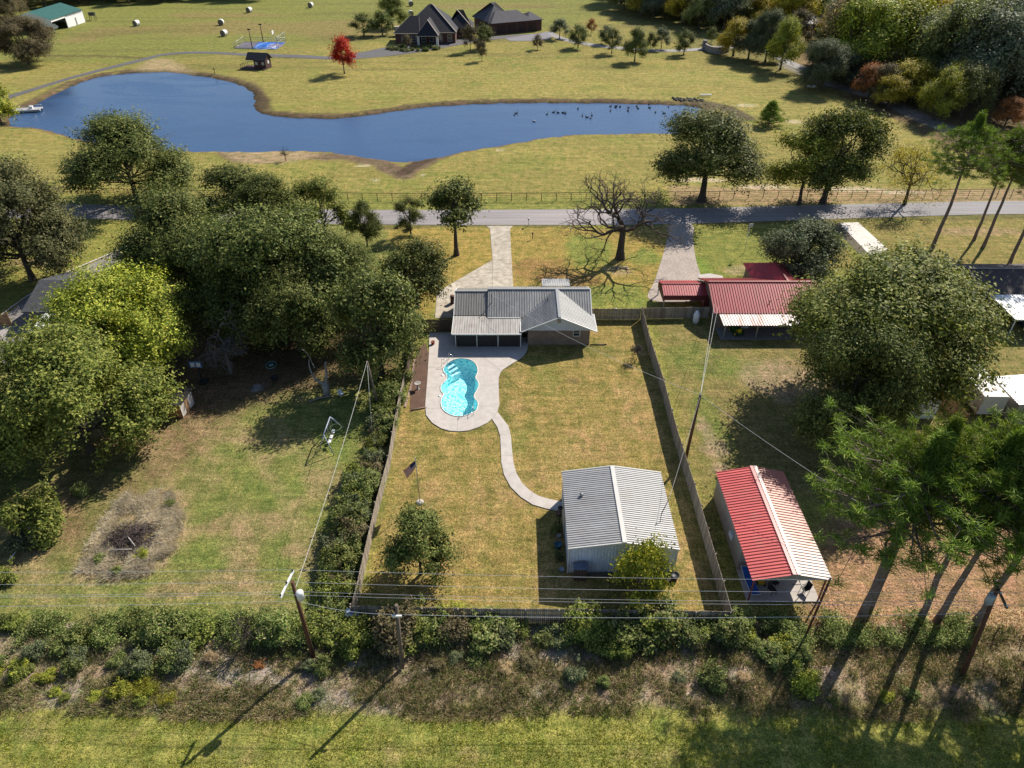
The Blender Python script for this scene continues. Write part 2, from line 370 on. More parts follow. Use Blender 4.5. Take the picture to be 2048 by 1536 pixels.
# mowing lines of the meadow
mw = np.sin(Y * 3.1 + np.sin(X * .02) * 2 + fbm(X, Y, 20) * 6); paint(smooth01(mw - .1) * (Y > 117) * (Y < 215) * (dP > 2), C3(170, 156, 74), .28)
# back yard
zone([(826, 705), (1281, 630), (1453, 1245), (718, 1200)], C3(157, 135, 62), .6, 1)
yn = fbm(X * 1.0, Y * .6, 4); YB = (np.abs(X - 2) < 14.2) & (Y > 33) & (Y < 75)
paint(smooth01((yn - .54) * 7) * YB, C3(134, 132, 54), .75)
paint(smooth01((.43 - yn) * 7) * YB, C3(176, 142, 84), .6)
for b in [(930, 830, 90, 25), (720, 1200, 30, 14), (1010, 760, 12, 60), (1150, 700, 90, 14)]: blot(*b, C3(98, 112, 46), .5)
for b in [(1145, 760, 12, 6)]: blot(*b, BROWN, .6)
st_ = np.sin((X + .12 * Y) * 2.6 + fbm(X, Y, 8) * 5); paint(smooth01((st_ - .2) * 1.5) * YB, C3(172, 148, 78), .30); paint(smooth01((-st_ - .3) * 1.5) * YB, C3(136, 126, 56), .25)
# front yard of the main house
zone([(760, 452), (980, 455), (1350, 455), (1310, 600), (1240, 612), (880, 600), (860, 640), (760, 640)], C3(168, 144, 56), .8, 1)
for b in [(1180, 500, 60, 30), (1230, 590, 70, 25), (1290, 515, 40, 18)]: blot(*b, C3(132, 146, 54), .8)
for b in [(1080, 540, 60, 25), (1140, 560, 60, 14)]: blot(*b, C3(158, 118, 60), .7)
blot(1235, 540, 30, 10, C3(186, 160, 110), .8)
# red house lot
zone([(1310, 640), (2060, 640), (2060, 900), (1780, 880), (1650, 1000), (1440, 960), (1420, 1200), (1440, 1245)], C3(142, 130, 66), .8, 1)
for b in [(1400, 720, 70, 35), (1480, 740, 60, 20), (1440, 880, 40, 30), (1420, 840, 30, 50)]: blot(*b, C3(122, 132, 52), .7)
for b in [(1560, 760, 80, 40), (1430, 900, 26, 22), (1410, 860, 14, 26), (1440, 935, 20, 10)]: blot(*b, C3(176, 150, 116), .7)
zone([(1380, 460), (1690, 455), (1760, 510), (1700, 560), (1400, 560), (1385, 500)], C3(138, 140, 54), .8, 1)
blot(1400, 545, 26, 30, C3(126, 150, 40), .8); blot(1490, 540, 40, 10, C3(170, 150, 110), .7); blot(1680, 520, 40, 26, C3(160, 136, 62), .7)
zone([(1720, 445), (2100, 430), (2100, 540), (1780, 540)], C3(150, 134, 66), 1, .9); blot(1960, 462, 90, 7, C3(170, 140, 100), .7)
# left lot
zone([(-400, 400), (760, 430), (850, 640), (826, 720), (800, 800), (720, 1200), (640, 1260), (-200, 1260)], C3(136, 136, 64), .8, 1)
ln = fbm(X, Y, 6); LY = (X < -11.8) & (Y > 30) & (Y < 100)
paint(smooth01((ln - .52) * 7) * LY, C3(122, 130, 54), .7); paint(smooth01((.42 - ln) * 7) * LY, C3(162, 138, 92), .7)
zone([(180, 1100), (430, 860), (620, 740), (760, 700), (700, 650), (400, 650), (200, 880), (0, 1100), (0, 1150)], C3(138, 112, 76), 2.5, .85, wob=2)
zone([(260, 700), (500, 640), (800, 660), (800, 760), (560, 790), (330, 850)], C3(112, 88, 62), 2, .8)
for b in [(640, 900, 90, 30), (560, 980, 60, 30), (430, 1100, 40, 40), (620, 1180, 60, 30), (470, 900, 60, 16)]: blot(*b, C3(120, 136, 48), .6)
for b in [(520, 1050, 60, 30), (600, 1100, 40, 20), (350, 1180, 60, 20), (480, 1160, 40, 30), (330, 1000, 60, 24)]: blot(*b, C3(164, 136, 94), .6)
for b in [(515, 777, 15, 8), (30, 884, 16, 7)]: blot(*b, C3(160, 160, 162), .8, .9)
zone([(0, 440), (260, 440), (280, 480), (0, 640)], C3(150, 146, 52), 1, .8); blot(90, 525, 70, 12, TAN, .8, .8)
zone([(150, 1150), (200, 1080), (260, 1000), (360, 980), (370, 1060), (330, 1140), (180, 1165)], C3(176, 152, 104), .5, .9)
sk_ = vnoise((X * .8 + Y * .6) / 1.6, (X * -.6 + Y * .8) / 9); paint(smooth01((sk_ - .55) * 5) * LY * (Y < 58), C3(168, 146, 96), .4); paint(smooth01((.4 - sk_) * 5) * LY * (Y < 58), C3(116, 130, 50), .4)
# pine litter
zone([(1640, 1060), (1700, 1010), (2200, 1040), (2200, 1310), (1600, 1300), (1600, 1200)], C3(176, 134, 92), 1.4, 1, wob=1.5)
zone([(1700, 880), (2200, 880), (2200, 1030), (1760, 1040)], C3(140, 132, 62), 2, .9); blot(1850, 1010, 120, 50, C3(138, 138, 58), .6)
# brush strip
zone([(-600, 1235), (640, 1265), (720, 1225), (1450, 1240), (1500, 1260), (2500, 1300), (2500, 1440), (-600, 1420)], C3(158, 138, 108), .7, 1, wob=.8, ws=3)
bn = fbm(X, Y, 2.2); BS = (Y > 24.5) & (Y < 33)
paint(smooth01((bn - .55) * 8) * BS, C3(184, 170, 156), .7); paint(smooth01((.42 - bn) * 8) * BS, C3(112, 104, 58), .7)
for b in [(470, 1370, 40, 30), (650, 1400, 60, 25), (380, 1310, 40, 20), (740, 1330, 50, 16)]: blot(*b, C3(172, 160, 150), .8, .8)
zone([(-600, 1412), (300, 1418), (800, 1424), (1350, 1410), (2700, 1440), (2700, 2500), (-600, 2500)], C3(146, 146, 58), .35, 1, wob=.5, ws=2)
fn = fbm(X, Y * 2, 3.5); FG = Y < 25.6
paint(smooth01((fn - .55) * 7) * FG, C3(158, 156, 60), .6); paint(smooth01((.42 - fn) * 7) * FG, C3(164, 142, 88), .55)
# road verges
zone([(-400, 380), (760, 398), (1340, 396), (1340, 420), (760, 421), (-400, 416)], C3(140, 142, 58), .7, .8)
zone([(1340, 372), (1600, 376), (1900, 378), (2200, 375), (2200, 402), (1340, 412)], C3(176, 146, 106), 1, .85)
for b in [(1520, 374, 60, 4), (1400, 360, 60, 5), (1700, 378, 80, 6), (1800, 384, 60, 5)]: blot(*b, C3(206, 186, 150), .9)
zone([(700, 449), (2200, 424), (2200, 436), (700, 459)], C3(112, 104, 58), .4, .7)
# pond banks
paint(smooth01((1.9 - dP + (fbm(X, Y, 3) - .5) * 2.2) / .9), C3(120, 98, 70), 1)
far = smooth01((Y - 150) / 10); paint(smooth01((3.6 - dP + (fbm(X, Y, 4) - .5) * 3) / 1.0) * (Y > 160) * (dP > 1.2), C3(104, 84, 62), .8)
paint(smooth01((.8 - dP) / .5), C3(90, 74, 52), 1)
DITCH = GL([(455, 303), (480, 318), (520, 320), (600, 312), (690, 312), (760, 326), (805, 350), (850, 322), (900, 305)])
dd = ldist(DITCH, X, Y) + (fbm(X, Y, 3) - .5) * 2; paint(smooth01((2.6 - dd) / 1.2), C3(122, 98, 80), .9)
dd2 = ldist(GL([(805, 346), (830, 330), (860, 316)]), X, Y); paint(smooth01((1.9 - dd2) / 1), C3(86, 68, 54), .9)
zone([(440, 303), (600, 301), (640, 310), (560, 328), (480, 326)], C3(178, 152, 110), 1, .8)
zone([(268, 140), (300, 118), (340, 118), (390, 146), (330, 140)], C3(176, 152, 108), 1.5, .9)
dd3 = ldist(GL([(380, 150), (430, 158), (500, 178), (524, 200), (524, 214)]), X, Y); paint(smooth01((2.6 - dd3) / 1.2) * (dP > .6), C3(86, 70, 50), .85)
dd4 = ldist(GL([(1400, 205), (1450, 215), (1490, 236)]), X, Y); paint(smooth01((3.0 - dd4) / 1.3), C3(98, 84, 66), .9)
for b in [(728, 331, 16, 3), (750, 360, 10, 2), (845, 350, 6, 2), (1490, 210, 22, 3), (1590, 243, 18, 3), (1000, 300, 8, 2)]: blot(*b, C3(205, 188, 150), .8)
dd5 = ldist(GL([(90, 112), (200, 112), (290, 116)]), X, Y) + (fbm(X, Y, 2) - .5) * 4; paint(smooth01((2 - dd5) / 1), C3(110, 96, 56), .8)
# forest floor, creek bed
zone([(1600, 130), (1680, 190), (1900, 290), (2300, 330), (2300, -100), (1560, -60)], C3(112, 88, 62), 3, .9, wob=5)
zone([(1500, -60), (1620, 20), (1660, 130), (1560, 170), (1440, 120), (1200, 30)], C3(118, 112, 58), 3, .6)
zone([(1590, 100), (1650, 120), (1640, 130), (1600, 132)], C3(150, 122, 80), 2, .9)
dd6 = ldist(GL([(1570, 128), (1660, 168), (1760, 195), (1840, 235), (1900, 260), (2100, 320)]), X, Y); paint(smooth01((3.4 - dd6) / 1.5), C3(150, 142, 136), .85)
gm = NT('meadow_grass')
at_ = gm.n('ShaderNodeAttribute', attribute_name='Col'); wv = gm.co('World')
nA = gm.noise(wv, 3.4, 6, .78); nB = gm.noise(wv, .75, 5, .65); nC = gm.noise(gm.co('World', (.18, 1.1, 1)), 1.6, 4, .65); nD = gm.noise(wv, 10, 3, .7)
nE = gm.noise(gm.co('World', (1.0, .35, 1), rz=.2), 1.3, 5, .7)
c = gm.mix(at_.outputs['Color'], gm.ramp(nA, [(.33, (.50, .54, .44)), (.5, (.98, .98, .98)), (.67, (1.42, 1.36, 1.42))]), 1.0, 'MULTIPLY')
c = gm.mix(c, gm.ramp(nB, [(.34, (.64, .78, .58)), (.5, 1.0), (.66, (1.22, 1.10, 1.25))]), 1.0, 'MULTIPLY')
c = gm.mix(c, gm.ramp(nC, [(.36, .80), (.64, 1.16)]), 1.0, 'MULTIPLY')
c = gm.mix(c, gm.ramp(nE, [(.36, (.80, .88, .78)), (.64, (1.14, 1.06, 1.12))]), 1.0, 'MULTIPLY')
c = gm.mix(c, gm.ramp(nD, [(.38, .52), (.62, 1.46)]), 1.0, 'MULTIPLY')
hv = gm.n('ShaderNodeHueSaturation'); hv.inputs['Saturation'].default_value = .88; hv.inputs['Hue'].default_value = .503; hv.inputs['Value'].default_value = .74; gm.l(c, hv.inputs['Color']); c = hv.outputs[0]
gm.col(c); gm.p.inputs['Roughness'].default_value = 1; gm.p.inputs['Specular IOR Level'].default_value = .1
gm.bump(nA, .9, .12)
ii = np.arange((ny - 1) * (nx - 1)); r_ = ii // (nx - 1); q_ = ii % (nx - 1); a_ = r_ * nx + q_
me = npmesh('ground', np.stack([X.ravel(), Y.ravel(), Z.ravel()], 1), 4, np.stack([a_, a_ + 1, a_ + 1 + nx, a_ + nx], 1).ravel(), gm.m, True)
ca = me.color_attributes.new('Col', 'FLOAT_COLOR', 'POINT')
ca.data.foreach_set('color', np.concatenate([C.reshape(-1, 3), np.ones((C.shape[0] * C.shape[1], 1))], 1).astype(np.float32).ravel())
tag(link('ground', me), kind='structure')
def GZ(x, y):
    j = min(max(int(np.searchsorted(xs, x)) , 0), nx - 1); i = min(max(int(np.searchsorted(ys, y)), 0), ny - 1); return float(Z[i, j])
# pond water
wt = NT('pond_water'); wt.col((.020, .055, .15)); wt.p.inputs['Roughness'].default_value = .12; wt.p.inputs['IOR'].default_value = 1.33
wt.p.inputs['Specular IOR Level'].default_value = .5
wn_ = wt.noise(wt.co('World', (1, 1.8, 1)), 2.6, 4, .6); wt.bump(wn_, .35, .05)
wp = wt.noise(wt.co('World', (.5, 1.4, 1)), .06, 4, .6, 1.2); mr_ = wt.n('ShaderNodeMapRange'); mr_.inputs['From Min'].default_value = .4; mr_.inputs['From Max'].default_value = .6; mr_.inputs['To Min'].default_value = .06; mr_.inputs['To Max'].default_value = .3; wt.l(wp, mr_.inputs['Value']); wt.l(mr_.outputs[0], wt.p.inputs['Roughness'])
wt.col(wt.ramp(wp, [(.38, (.028, .060, .135)), (.62, (.036, .078, .17))]))
P2 = np.array(POND); cc = P2.mean(0); m = MB()
bb = P2.min(0), P2.max(0); m.add([(bb[0][0] - 4, bb[0][1] - 1.2, -.45), (bb[1][0] + 1.2, bb[0][1] - 1.2, -.45), (bb[1][0] + 1.2, bb[1][1] + 1.2, -.45), (bb[0][0] - 4, bb[1][1] + 1.2, -.45)], [(0, 1, 2, 3)])
tag(m.build('pond_water', wt.m), kind='structure')
# asphalt road
def strip_mesh(L, R, z, t=.06):
    m = MB(); n = len(L); vs = [(x, y, z) for x, y in L] + [(x, y, z) for x, y in R] + [(x, y, z - t) for x, y in L] + [(x, y, z - t) for x, y in R]
    fs = [(i, i + 1, n + i + 1, n + i) for i in range(n - 1)] + [(i, 2 * n + i, 2 * n + i + 1, i + 1) for i in range(n - 1)] + [(n + i, n + i + 1, 3 * n + i + 1, 3 * n + i) for i in range(n - 1)]
    fs += [(0, n, 3 * n, 2 * n), (n - 1, 3 * n - 1, 4 * n - 1, 2 * n - 1)]
    return m.add(vs, fs)
ap = NT('asphalt'); v = ap.co('World'); base = ap.ramp(ap.noise(v, 6, 5, .7), [(.3, (.17, .163, .168)), (.7, (.24, .228, .232))])
base = ap.mix(base, ap.ramp(ap.noise(ap.co('World', (.06, 1.4, 1)), 1, 4), [(.35, .8), (.65, 1.12)]), 1.0, 'MULTIPLY')
base = ap.mix(base, ap.ramp(ap.noise(ap.co('World', (.012, .012, 1)), 1, 2), [(.4, (.85, .85, .88)), (.6, (1.35, 1.28, 1.25))]), 1.0, 'MULTIPLY'); ap.col(base); ap.p.inputs['Roughness'].default_value = .85
RT = crspline(GL([(-900, 395), (-200, 407), (160, 409), (450, 416), (760, 420), (1100, 419), (1340, 417), (1600, 411), (1850, 405), (2048, 402), (2600, 398), (3400, 396)]), 6, False)
RB = crspline(GL([(-900, 420), (-200, 434), (160, 437), (450, 444), (760, 449), (1100, 450), (1340, 448), (1600, 440), (1850, 432), (2048, 428), (2600, 424), (3400, 422)]), 6, False)
tag(strip_mesh(RT, RB, .02).build('road', ap.m), kind='structure')
# main concrete driveway
DRV = GL([(972, 452), (1026, 452), (1020, 458), (1026, 571), (1026, 590), (912, 605), (908, 636), (870, 636), (874, 584), (985, 520), (980, 458)])
tag(MB().prism(DRV, -.1, .03).build('driveway', M_CONC2), kind='structure')
jm = MB()
for a, b in [((981, 520), (1023, 520)), ((983, 545), (1025, 545)), ((980, 490), (1022, 490)), ((985, 520), (985, 590)), ((880, 590), (985, 560)), ((872, 612), (910, 612))]:
    p, q = G(*a), G(*b); d = Vector((q[0] - p[0], q[1] - p[1])).normalized() * .02; jm.add([(p[0] - d.y, p[1] + d.x, .034), (q[0] - d.y, q[1] + d.x, .034), (q[0] + d.y, q[1] - d.x, .034), (p[0] + d.y, p[1] - d.x, .034)], [(0, 1, 2, 3)])
M_JOINT = mat('joint', (.16, .13, .10), .9)
tag(jm.build('driveway_joints', M_JOINT), kind='structure')
M_GRAV = mat('gravel', (.40, .34, .30), .95, 0, .4, 3.5, .3)
M_GRAVD = mat('grey_gravel', (.25, .23, .225), .95, 0, .45, 3.5, .3)
tag(MB().prism(crspline(GL([(1338, 450), (1384, 448), (1386, 480), (1392, 520), (1404, 562), (1400, 600), (1300, 600), (1310, 560), (1326, 510), (1336, 470)]), 4), -.1, .012).build('gravel_driveway', M_GRAV), kind='structure')
tag(MB().prism(GL([(1395, 550), (1420, 547), (1445, 552), (1450, 566), (1405, 564)]), -.1, .03).build('gravel_apron', M_CONC), kind='structure')
M_CONW = mat('white_concrete', (.60, .56, .52), .85, 0, .12, 1.2, .1)
tag(MB().prism(GL([(1678, 446), (1716, 445), (1778, 501), (1745, 512), (1735, 506)]), -.1, .04).build('concrete_driveway', M_CONW), kind='structure')
tag(MB().prism(GL([(1664, 452), (1678, 446), (1735, 506), (1728, 512), (1715, 505)]), -.1, .01).build('driveway_ditch', mat('ditch_soil', (.10, .08, .055), .95)), kind='structure')
# far lane and forecourt
LL = crspline(GL([(18, 198), (60, 184), (140, 159), (220, 138), (290, 121), (330, 111), (400, 107), (500, 112), (600, 116), (680, 119), (780, 112), (850, 102), (930, 88), (1000, 78), (1060, 80)]), 5, False)
LR = crspline(GL([(18, 190), (60, 178), (140, 154), (220, 133), (290, 116), (330, 107), (400, 103), (500, 107), (600, 110), (680, 113), (760, 104), (830, 94), (900, 82), (1000, 72), (1060, 68)]), 5, False)
M_LANE = mat('dark_asphalt', (.105, .10, .105), .9, 0, .25, 1)
tag(strip_mesh(LL, LR, .03).build('lane', M_LANE), kind='structure')
tag(MB().prism(crspline(GL([(700, 110), (740, 101), (790, 92), (860, 88), (900, 82), (930, 78), (930, 86), (880, 97), (820, 107), (740, 112)]), 4), -.1, .036).build('forecourt', M_LANE), kind='structure')
tag(MB().prism(GL([(1010, 77), (1080, 66), (1112, 61), (1100, 78), (1060, 82), (1020, 82)]), -.1, .042).build('garage_apron', mat('pale_asphalt', (.19, .18, .20), .9)), kind='structure')
L2 = crspline(GL([(1095, 68), (1120, 80), (1180, 92), (1260, 100), (1340, 104), (1400, 101), (1450, 97), (1520, 103), (1570, 128), (1640, 160)]), 5, False)
R2 = crspline(GL([(1105, 64), (1130, 76), (1190, 88), (1265, 96), (1340, 99), (1400, 96), (1450, 92), (1528, 98), (1585, 123), (1655, 152)]), 5, False)
tag(strip_mesh(L2, R2, .05).build('path', mat('pale_lane', (.26, .25, .25), .9)), kind='structure')
# left gravel drive with white edging
tag(MB().prism(GL([(300, 470), (262, 490), (200, 520), (120, 555), (60, 590), (0, 640), (-60, 700), (-60, 760), (60, 700), (330, 560), (380, 500)]), -.1, .012).build('gravel_drive', M_GRAVD), kind='structure')
ed = MB(); pts = crspline(GL([(262, 490), (200, 517), (120, 552), (62, 588), (10, 625), (-60, 680)]), 4, False); ed.tube([(x, y, .05) for x, y in pts], .12, 4)
tag(ed.build('driveway_edging', M_CONW), 'white concrete edging along the gravel drive at the left', 'edging')
tag(MB().prism(GL([(0, 650), (30, 650), (28, 655), (0, 690), (-60, 740), (-60, 650)]), -.1, .02).build('patio', mat('patio_slab', (.32, .29, .28), .9)), kind='structure')
# pool deck with a hole for the pool
bpy_deck = None
def ring_mesh(outer, hole, z, t):
    import bmesh
    bm = bmesh.new(); e = []
    for P in (outer, hole):
        vs = [bm.verts.new((x, y, z)) for x, y in P]
        e += [bm.edges.new((vs[i], vs[(i + 1) % len(vs)])) for i in range(len(vs))]
    bmesh.ops.triangle_fill(bm, edges=e, use_beauty=True, normal=(0, 0, 1))
    for f in bm.faces:
        if f.normal.z < 0: f.normal_flip()
    r = bmesh.ops.extrude_face_region(bm, geom=list(bm.faces), use_keep_orig=True)
    bmesh.ops.translate(bm, vec=(0, 0, -t), verts=[g for g in r['geom'] if isinstance(g, bmesh.types.BMVert)])
    me = bpy.data.meshes.new('pool_deck'); bm.to_mesh(me); bm.free(); return me
me = ring_mesh(DECK, POOL, .06, .5); me.materials.append(M_CONC); tag(link('pool_deck', me), kind='structure')
pm = strip_mesh(PATHL, PATHR[:1] + PATHR[2:], .05, .2) if len(PATHL) == len(PATHR) - 1 else None
tag(pm.build('path', M_CONC), kind='structure')
jm = MB()
def joint(p, q, z):
    d = Vector((q[0] - p[0], q[1] - p[1])).normalized() * .016
    jm.add([(p[0] - d.y, p[1] + d.x, z), (q[0] - d.y, q[1] + d.x, z), (q[0] + d.y, q[1] - d.x, z), (p[0] + d.y, p[1] - d.x, z)], [(0, 1, 2, 3)])
for a, b in [((165, 162), (300, 158)), ((620, 145), (860, 150)), ((155, 342), (278, 335)), ((620, 322), (800, 318)), ((140, 535), (285, 528)), ((612, 515), (805, 508)), ((430, 604), (428, 736)), ((745, 628), (788, 563)), ((745, -20), (748, 40))]:
    p, q = c4([a, b]); joint(p, q, .064)
for a, b in [((812, 768), (905, 760)), ((824, 960), (925, 955)), ((905, 1120), (965, 1100)), ((1060, 1375), (1110, 1300))]:
    p, q = c4([a, b]); joint(p, q, .054)
tag(jm.build('pool_deck_joints', mat('pale_joint', (.30, .26, .23), .9)), kind='structure')
# flower bed beside the deck
tag(MB().prism(c4([(0, 560), (60, 540), (140, 520), (150, 400), (170, 40), (140, -60), (70, -20), (30, 200), (5, 420)]), -.1, .015).build('mulch_bed', mat('mulch', (.14, .075, .05), .95, 0, .5, 7, .4, c2=(.05, .035, .025))), kind='structure')
# ================================================================ TREE KIT
F_DARK = foliage('oak_leaves', [(.024, .035, .012), (.05, .062, .022), (.085, .095, .036), (.14, .14, .06)])
F_MID = foliage('elm_leaves', [(.040, .055, .016), (.078, .094, .026), (.12, .135, .040), (.18, .18, .062)])
F_LIME = foliage('yellow_green_leaves', [(.07, .09, .018), (.13, .155, .028), (.20, .20, .04), (.27, .25, .06)])
F_YEL = foliage('yellow_leaves', [(.10, .085, .018), (.20, .165, .025), (.30, .22, .03), (.33, .26, .06)])
F_OLV = foliage('light_olive_leaves', [(.055, .062, .026), (.095, .105, .038), (.14, .145, .055), (.18, .175, .075)], f3=(1.2, 1.2, 1.25))
W_GREY = foliage('wood_grey_leaves', [(.07, .085, .055), (.105, .12, .075), (.14, .155, .095), (.17, .18, .12)], f3=(1.35, 1.4, 1.35), trans=.3)
W_OLV = foliage('wood_olive_leaves', [(.07, .08, .030), (.11, .12, .045), (.15, .155, .055), (.19, .185, .075)], f3=(1.4, 1.45, 1.3), trans=.3)
W_TAN = foliage('wood_tan_leaves', [(.10, .08, .045), (.15, .12, .065), (.19, .15, .08), (.23, .18, .10)], f3=(1.35, 1.35, 1.3), trans=.3)
F_RED = foliage('red_leaves', [(.16, .010, .012), (.30, .016, .018), (.38, .022, .024), (.28, .03, .02)], f3=(1.4, 1, 1))
F_ORG = foliage('orange_leaves', [(.14, .055, .02), (.26, .10, .035), (.34, .15, .06), (.2, .12, .05)], f3=(1.35, 1.35, 1.25))
F_GREY = foliage('grey_green_leaves', [(.036, .050, .026), (.07, .088, .044), (.105, .122, .065), (.15, .16, .09)], f3=(1.35, 1.35, 1.25))
F_BRN = foliage('brown_green_leaves', [(.05, .045, .025), (.09, .08, .04), (.13, .11, .055), (.17, .13, .08)], f3=(1.35, 1.35, 1.25))
F_PINE = foliage('pine_needles', [(.040, .062, .014), (.068, .105, .020), (.105, .15, .030), (.16, .19, .05)])
F_TAN = foliage('dry_weeds', [(.24, .19, .12), (.34, .27, .18), (.42, .34, .24), (.50, .43, .33)], trans=.55, f3=(1.35, 1.35, 1.25))
F_BRUSH = foliage('brush_leaves', [(.04, .062, .018), (.08, .105, .03), (.13, .15, .05), (.20, .19, .09)], f3=(1.45, 1.5, 1.25))
F_TWIG = foliage('grey_twigs', [(.10, .09, .08), (.17, .155, .14), (.25, .23, .21)], trans=.05, f3=(1.35, 1.35, 1.25))

def leaf_mesh(name, P, D, size, mat_, rnd, asp=.5, out=.6):
    """P centres (N,3), D spray directions; rhomboid leaves sprays"""
    N = len(P); nrm = D * .8 + np.array([0, 0, .35]) + rnd.normal(0, .42, (N, 3)); nrm /= np.linalg.norm(nrm, axis=1)[:, None] + 1e-9
    q = D * out * .5 + rnd.normal(0, 1, (N, 3)); t = np.cross(nrm, q); t /= np.linalg.norm(t, axis=1)[:, None] + 1e-9; d = np.cross(t, nrm)
    s = size * rnd.uniform(.6, 1.35, (N, 1))
    V = np.stack([P - d * s, P + t * s * asp - d * s * .1, P + d * s, P - t * s * asp + d * s * .15], 1).reshape(-1, 3)
    return npmesh(name, V, 4, np.arange(4 * N), mat_)
def limb(m, a, b, r0, r1, rnd, bend=.12, n=5, seg=5):
    a = np.array(a, float); b = np.array(b, float); L = np.linalg.norm(b - a); pts = []
    off = rnd.normal(0, bend * L, 3)
    for i in range(seg + 1):
        t = i / seg; pts.append(a + (b - a) * t + off * math.sin(math.pi * t) + np.array([0, 0, -.08 * L]) * t * (1 - t) * 2 + rnd.normal(0, .015 * L, 3) * (0 < i < seg))
    m.tube(pts, [r0 + (r1 - r0) * i / seg for i in range(seg + 1)], n, cap=False)
    return pts
def make_tree(seed, R, Ht, crown0, leaf, N, fol, nl=16, trunk_r=.32, bark=None, asp=.5, spread=.42, lean=(0, 0), clump=14, dome=1.0, hollow=.0, droop=0):
    """returns (trunk mesh, crown mesh); crown from height crown0 to Ht"""
    rnd = np.random.default_rng(seed); m = MB(); bark = bark or M_BARK
    cz = crown0 + (Ht - crown0) * .42; hz = Ht - cz; lz = cz - crown0
    C_ = []; Rr = []
    for i in range(nl):
        a = 2.399963 * i + rnd.uniform(-.3, .3); zf = -.7 + 1.65 * ((i * .7549) % 1) if i > 2 else .85
        rr = R * (.62 * math.sqrt(max(.05, 1 - (max(zf, -.2)) ** 2 * .95))) * rnd.uniform(.75, 1.12)
        if i <= 2: rr *= .6
        h = cz + (zf * hz * .72 if zf > 0 else zf * lz * .7)
        C_.append((rr * math.cos(a) + lean[0] * h, rr * math.sin(a) + lean[1] * h, h)); Rr.append(R * rnd.uniform(.85, 1.15) * spread * 1.15)
    C_ = np.array(C_); Rr = np.array(Rr)
    # trunk and limbs
    fork = crown0 + (Ht - crown0) * .12; top = cz + hz * .35
    tp = [np.array([lean[0] * z + rnd.normal(0, .03) * z * .3, lean[1] * z + rnd.normal(0, .03) * z * .3, z]) for z in np.linspace(-.1, top, 8)]
    m.tube(tp, [trunk_r * (1.45 if i == 0 else 1.0 - .8 * i / 7) for i in range(8)], 8, cap=False)
    for c in C_:
        z0 = min(fork + (c[2] - fork) * rnd.uniform(.05, .5), top * .92); z0 = max(z0, crown0 * .75)
        b = np.array([lean[0] * z0, lean[1] * z0, z0]); r0 = trunk_r * .45 * (1 - .5 * z0 / Ht)
        pts = limb(m, b, c, r0, r0 * .3, rnd)
        for _ in range(2):
            p = pts[int(rnd.integers(2, 5))]; dd = rnd.normal(0, 1, 3); dd[2] = abs(dd[2]) * .5; dd /= np.linalg.norm(dd)
            limb(m, p, np.array(p) + dd * R * .38, r0 * .35, r0 * .1, rnd, n=4, seg=3)
    # leaves: clumps over the lobes
    nc = max(4, N // clump); w_ = Rr ** 2
    ns = nl * 12; ls = rnd.choice(nl, ns, p=w_ / w_.sum())       # boughs: sub-clusters on the shell of every lobe
    sd = rnd.normal(0, 1, (ns, 3)); so_ = C_[ls] - np.array([lean[0] * cz, lean[1] * cz, cz - lz * .4]); so_ /= np.linalg.norm(so_, axis=1)[:, None] + 1e-9
    sd = sd + so_ * .8 + np.array([0, 0, .3]); sd /= np.linalg.norm(sd, axis=1)[:, None]
    si = rnd.integers(0, ns, nc); li = ls[si]
    d = sd[si] + rnd.normal(0, .30, (nc, 3)); outv = C_[li] - np.array([lean[0] * cz, lean[1] * cz, cz - lz * .4]); outv /= np.linalg.norm(outv, axis=1)[:, None] + 1e-9
    d /= np.linalg.norm(d, axis=1)[:, None]
    rad = Rr[li] * (hollow + (1.06 - hollow) * rnd.random(nc) ** .5) * rnd.uniform(.9, 1.1, ns)[si] * (1.08 - .5 * np.linalg.norm(d - sd[si], axis=1))
    cc = C_[li] + d * rad[:, None] * np.array([1, 1, .85])
    cc[:, 2] = np.maximum(cc[:, 2], crown0 * .85 + rnd.random(nc) * .5)
    P = np.repeat(cc, clump, 0); D = np.repeat(d, clump, 0)
    along = rnd.normal(0, 1, (len(P), 1)) * leaf * 3.4; P = P + D * along + rnd.normal(0, leaf * 1.35, P.shape)
    if droop: P[:, 2] -= rnd.random(len(P)) ** 2 * droop; D = D * np.array([1, 1, .2]) + np.array([0, 0, -droop * .35])
    return m.mesh('trunk', bark), leaf_mesh('crown', P, D, leaf, fol, rnd, asp)
M_BARKP = mat('pine_bark', (.24, .18, .15), .95, 0, .45, 5, .4, coord='Object', stretch=(1, 1, .35))
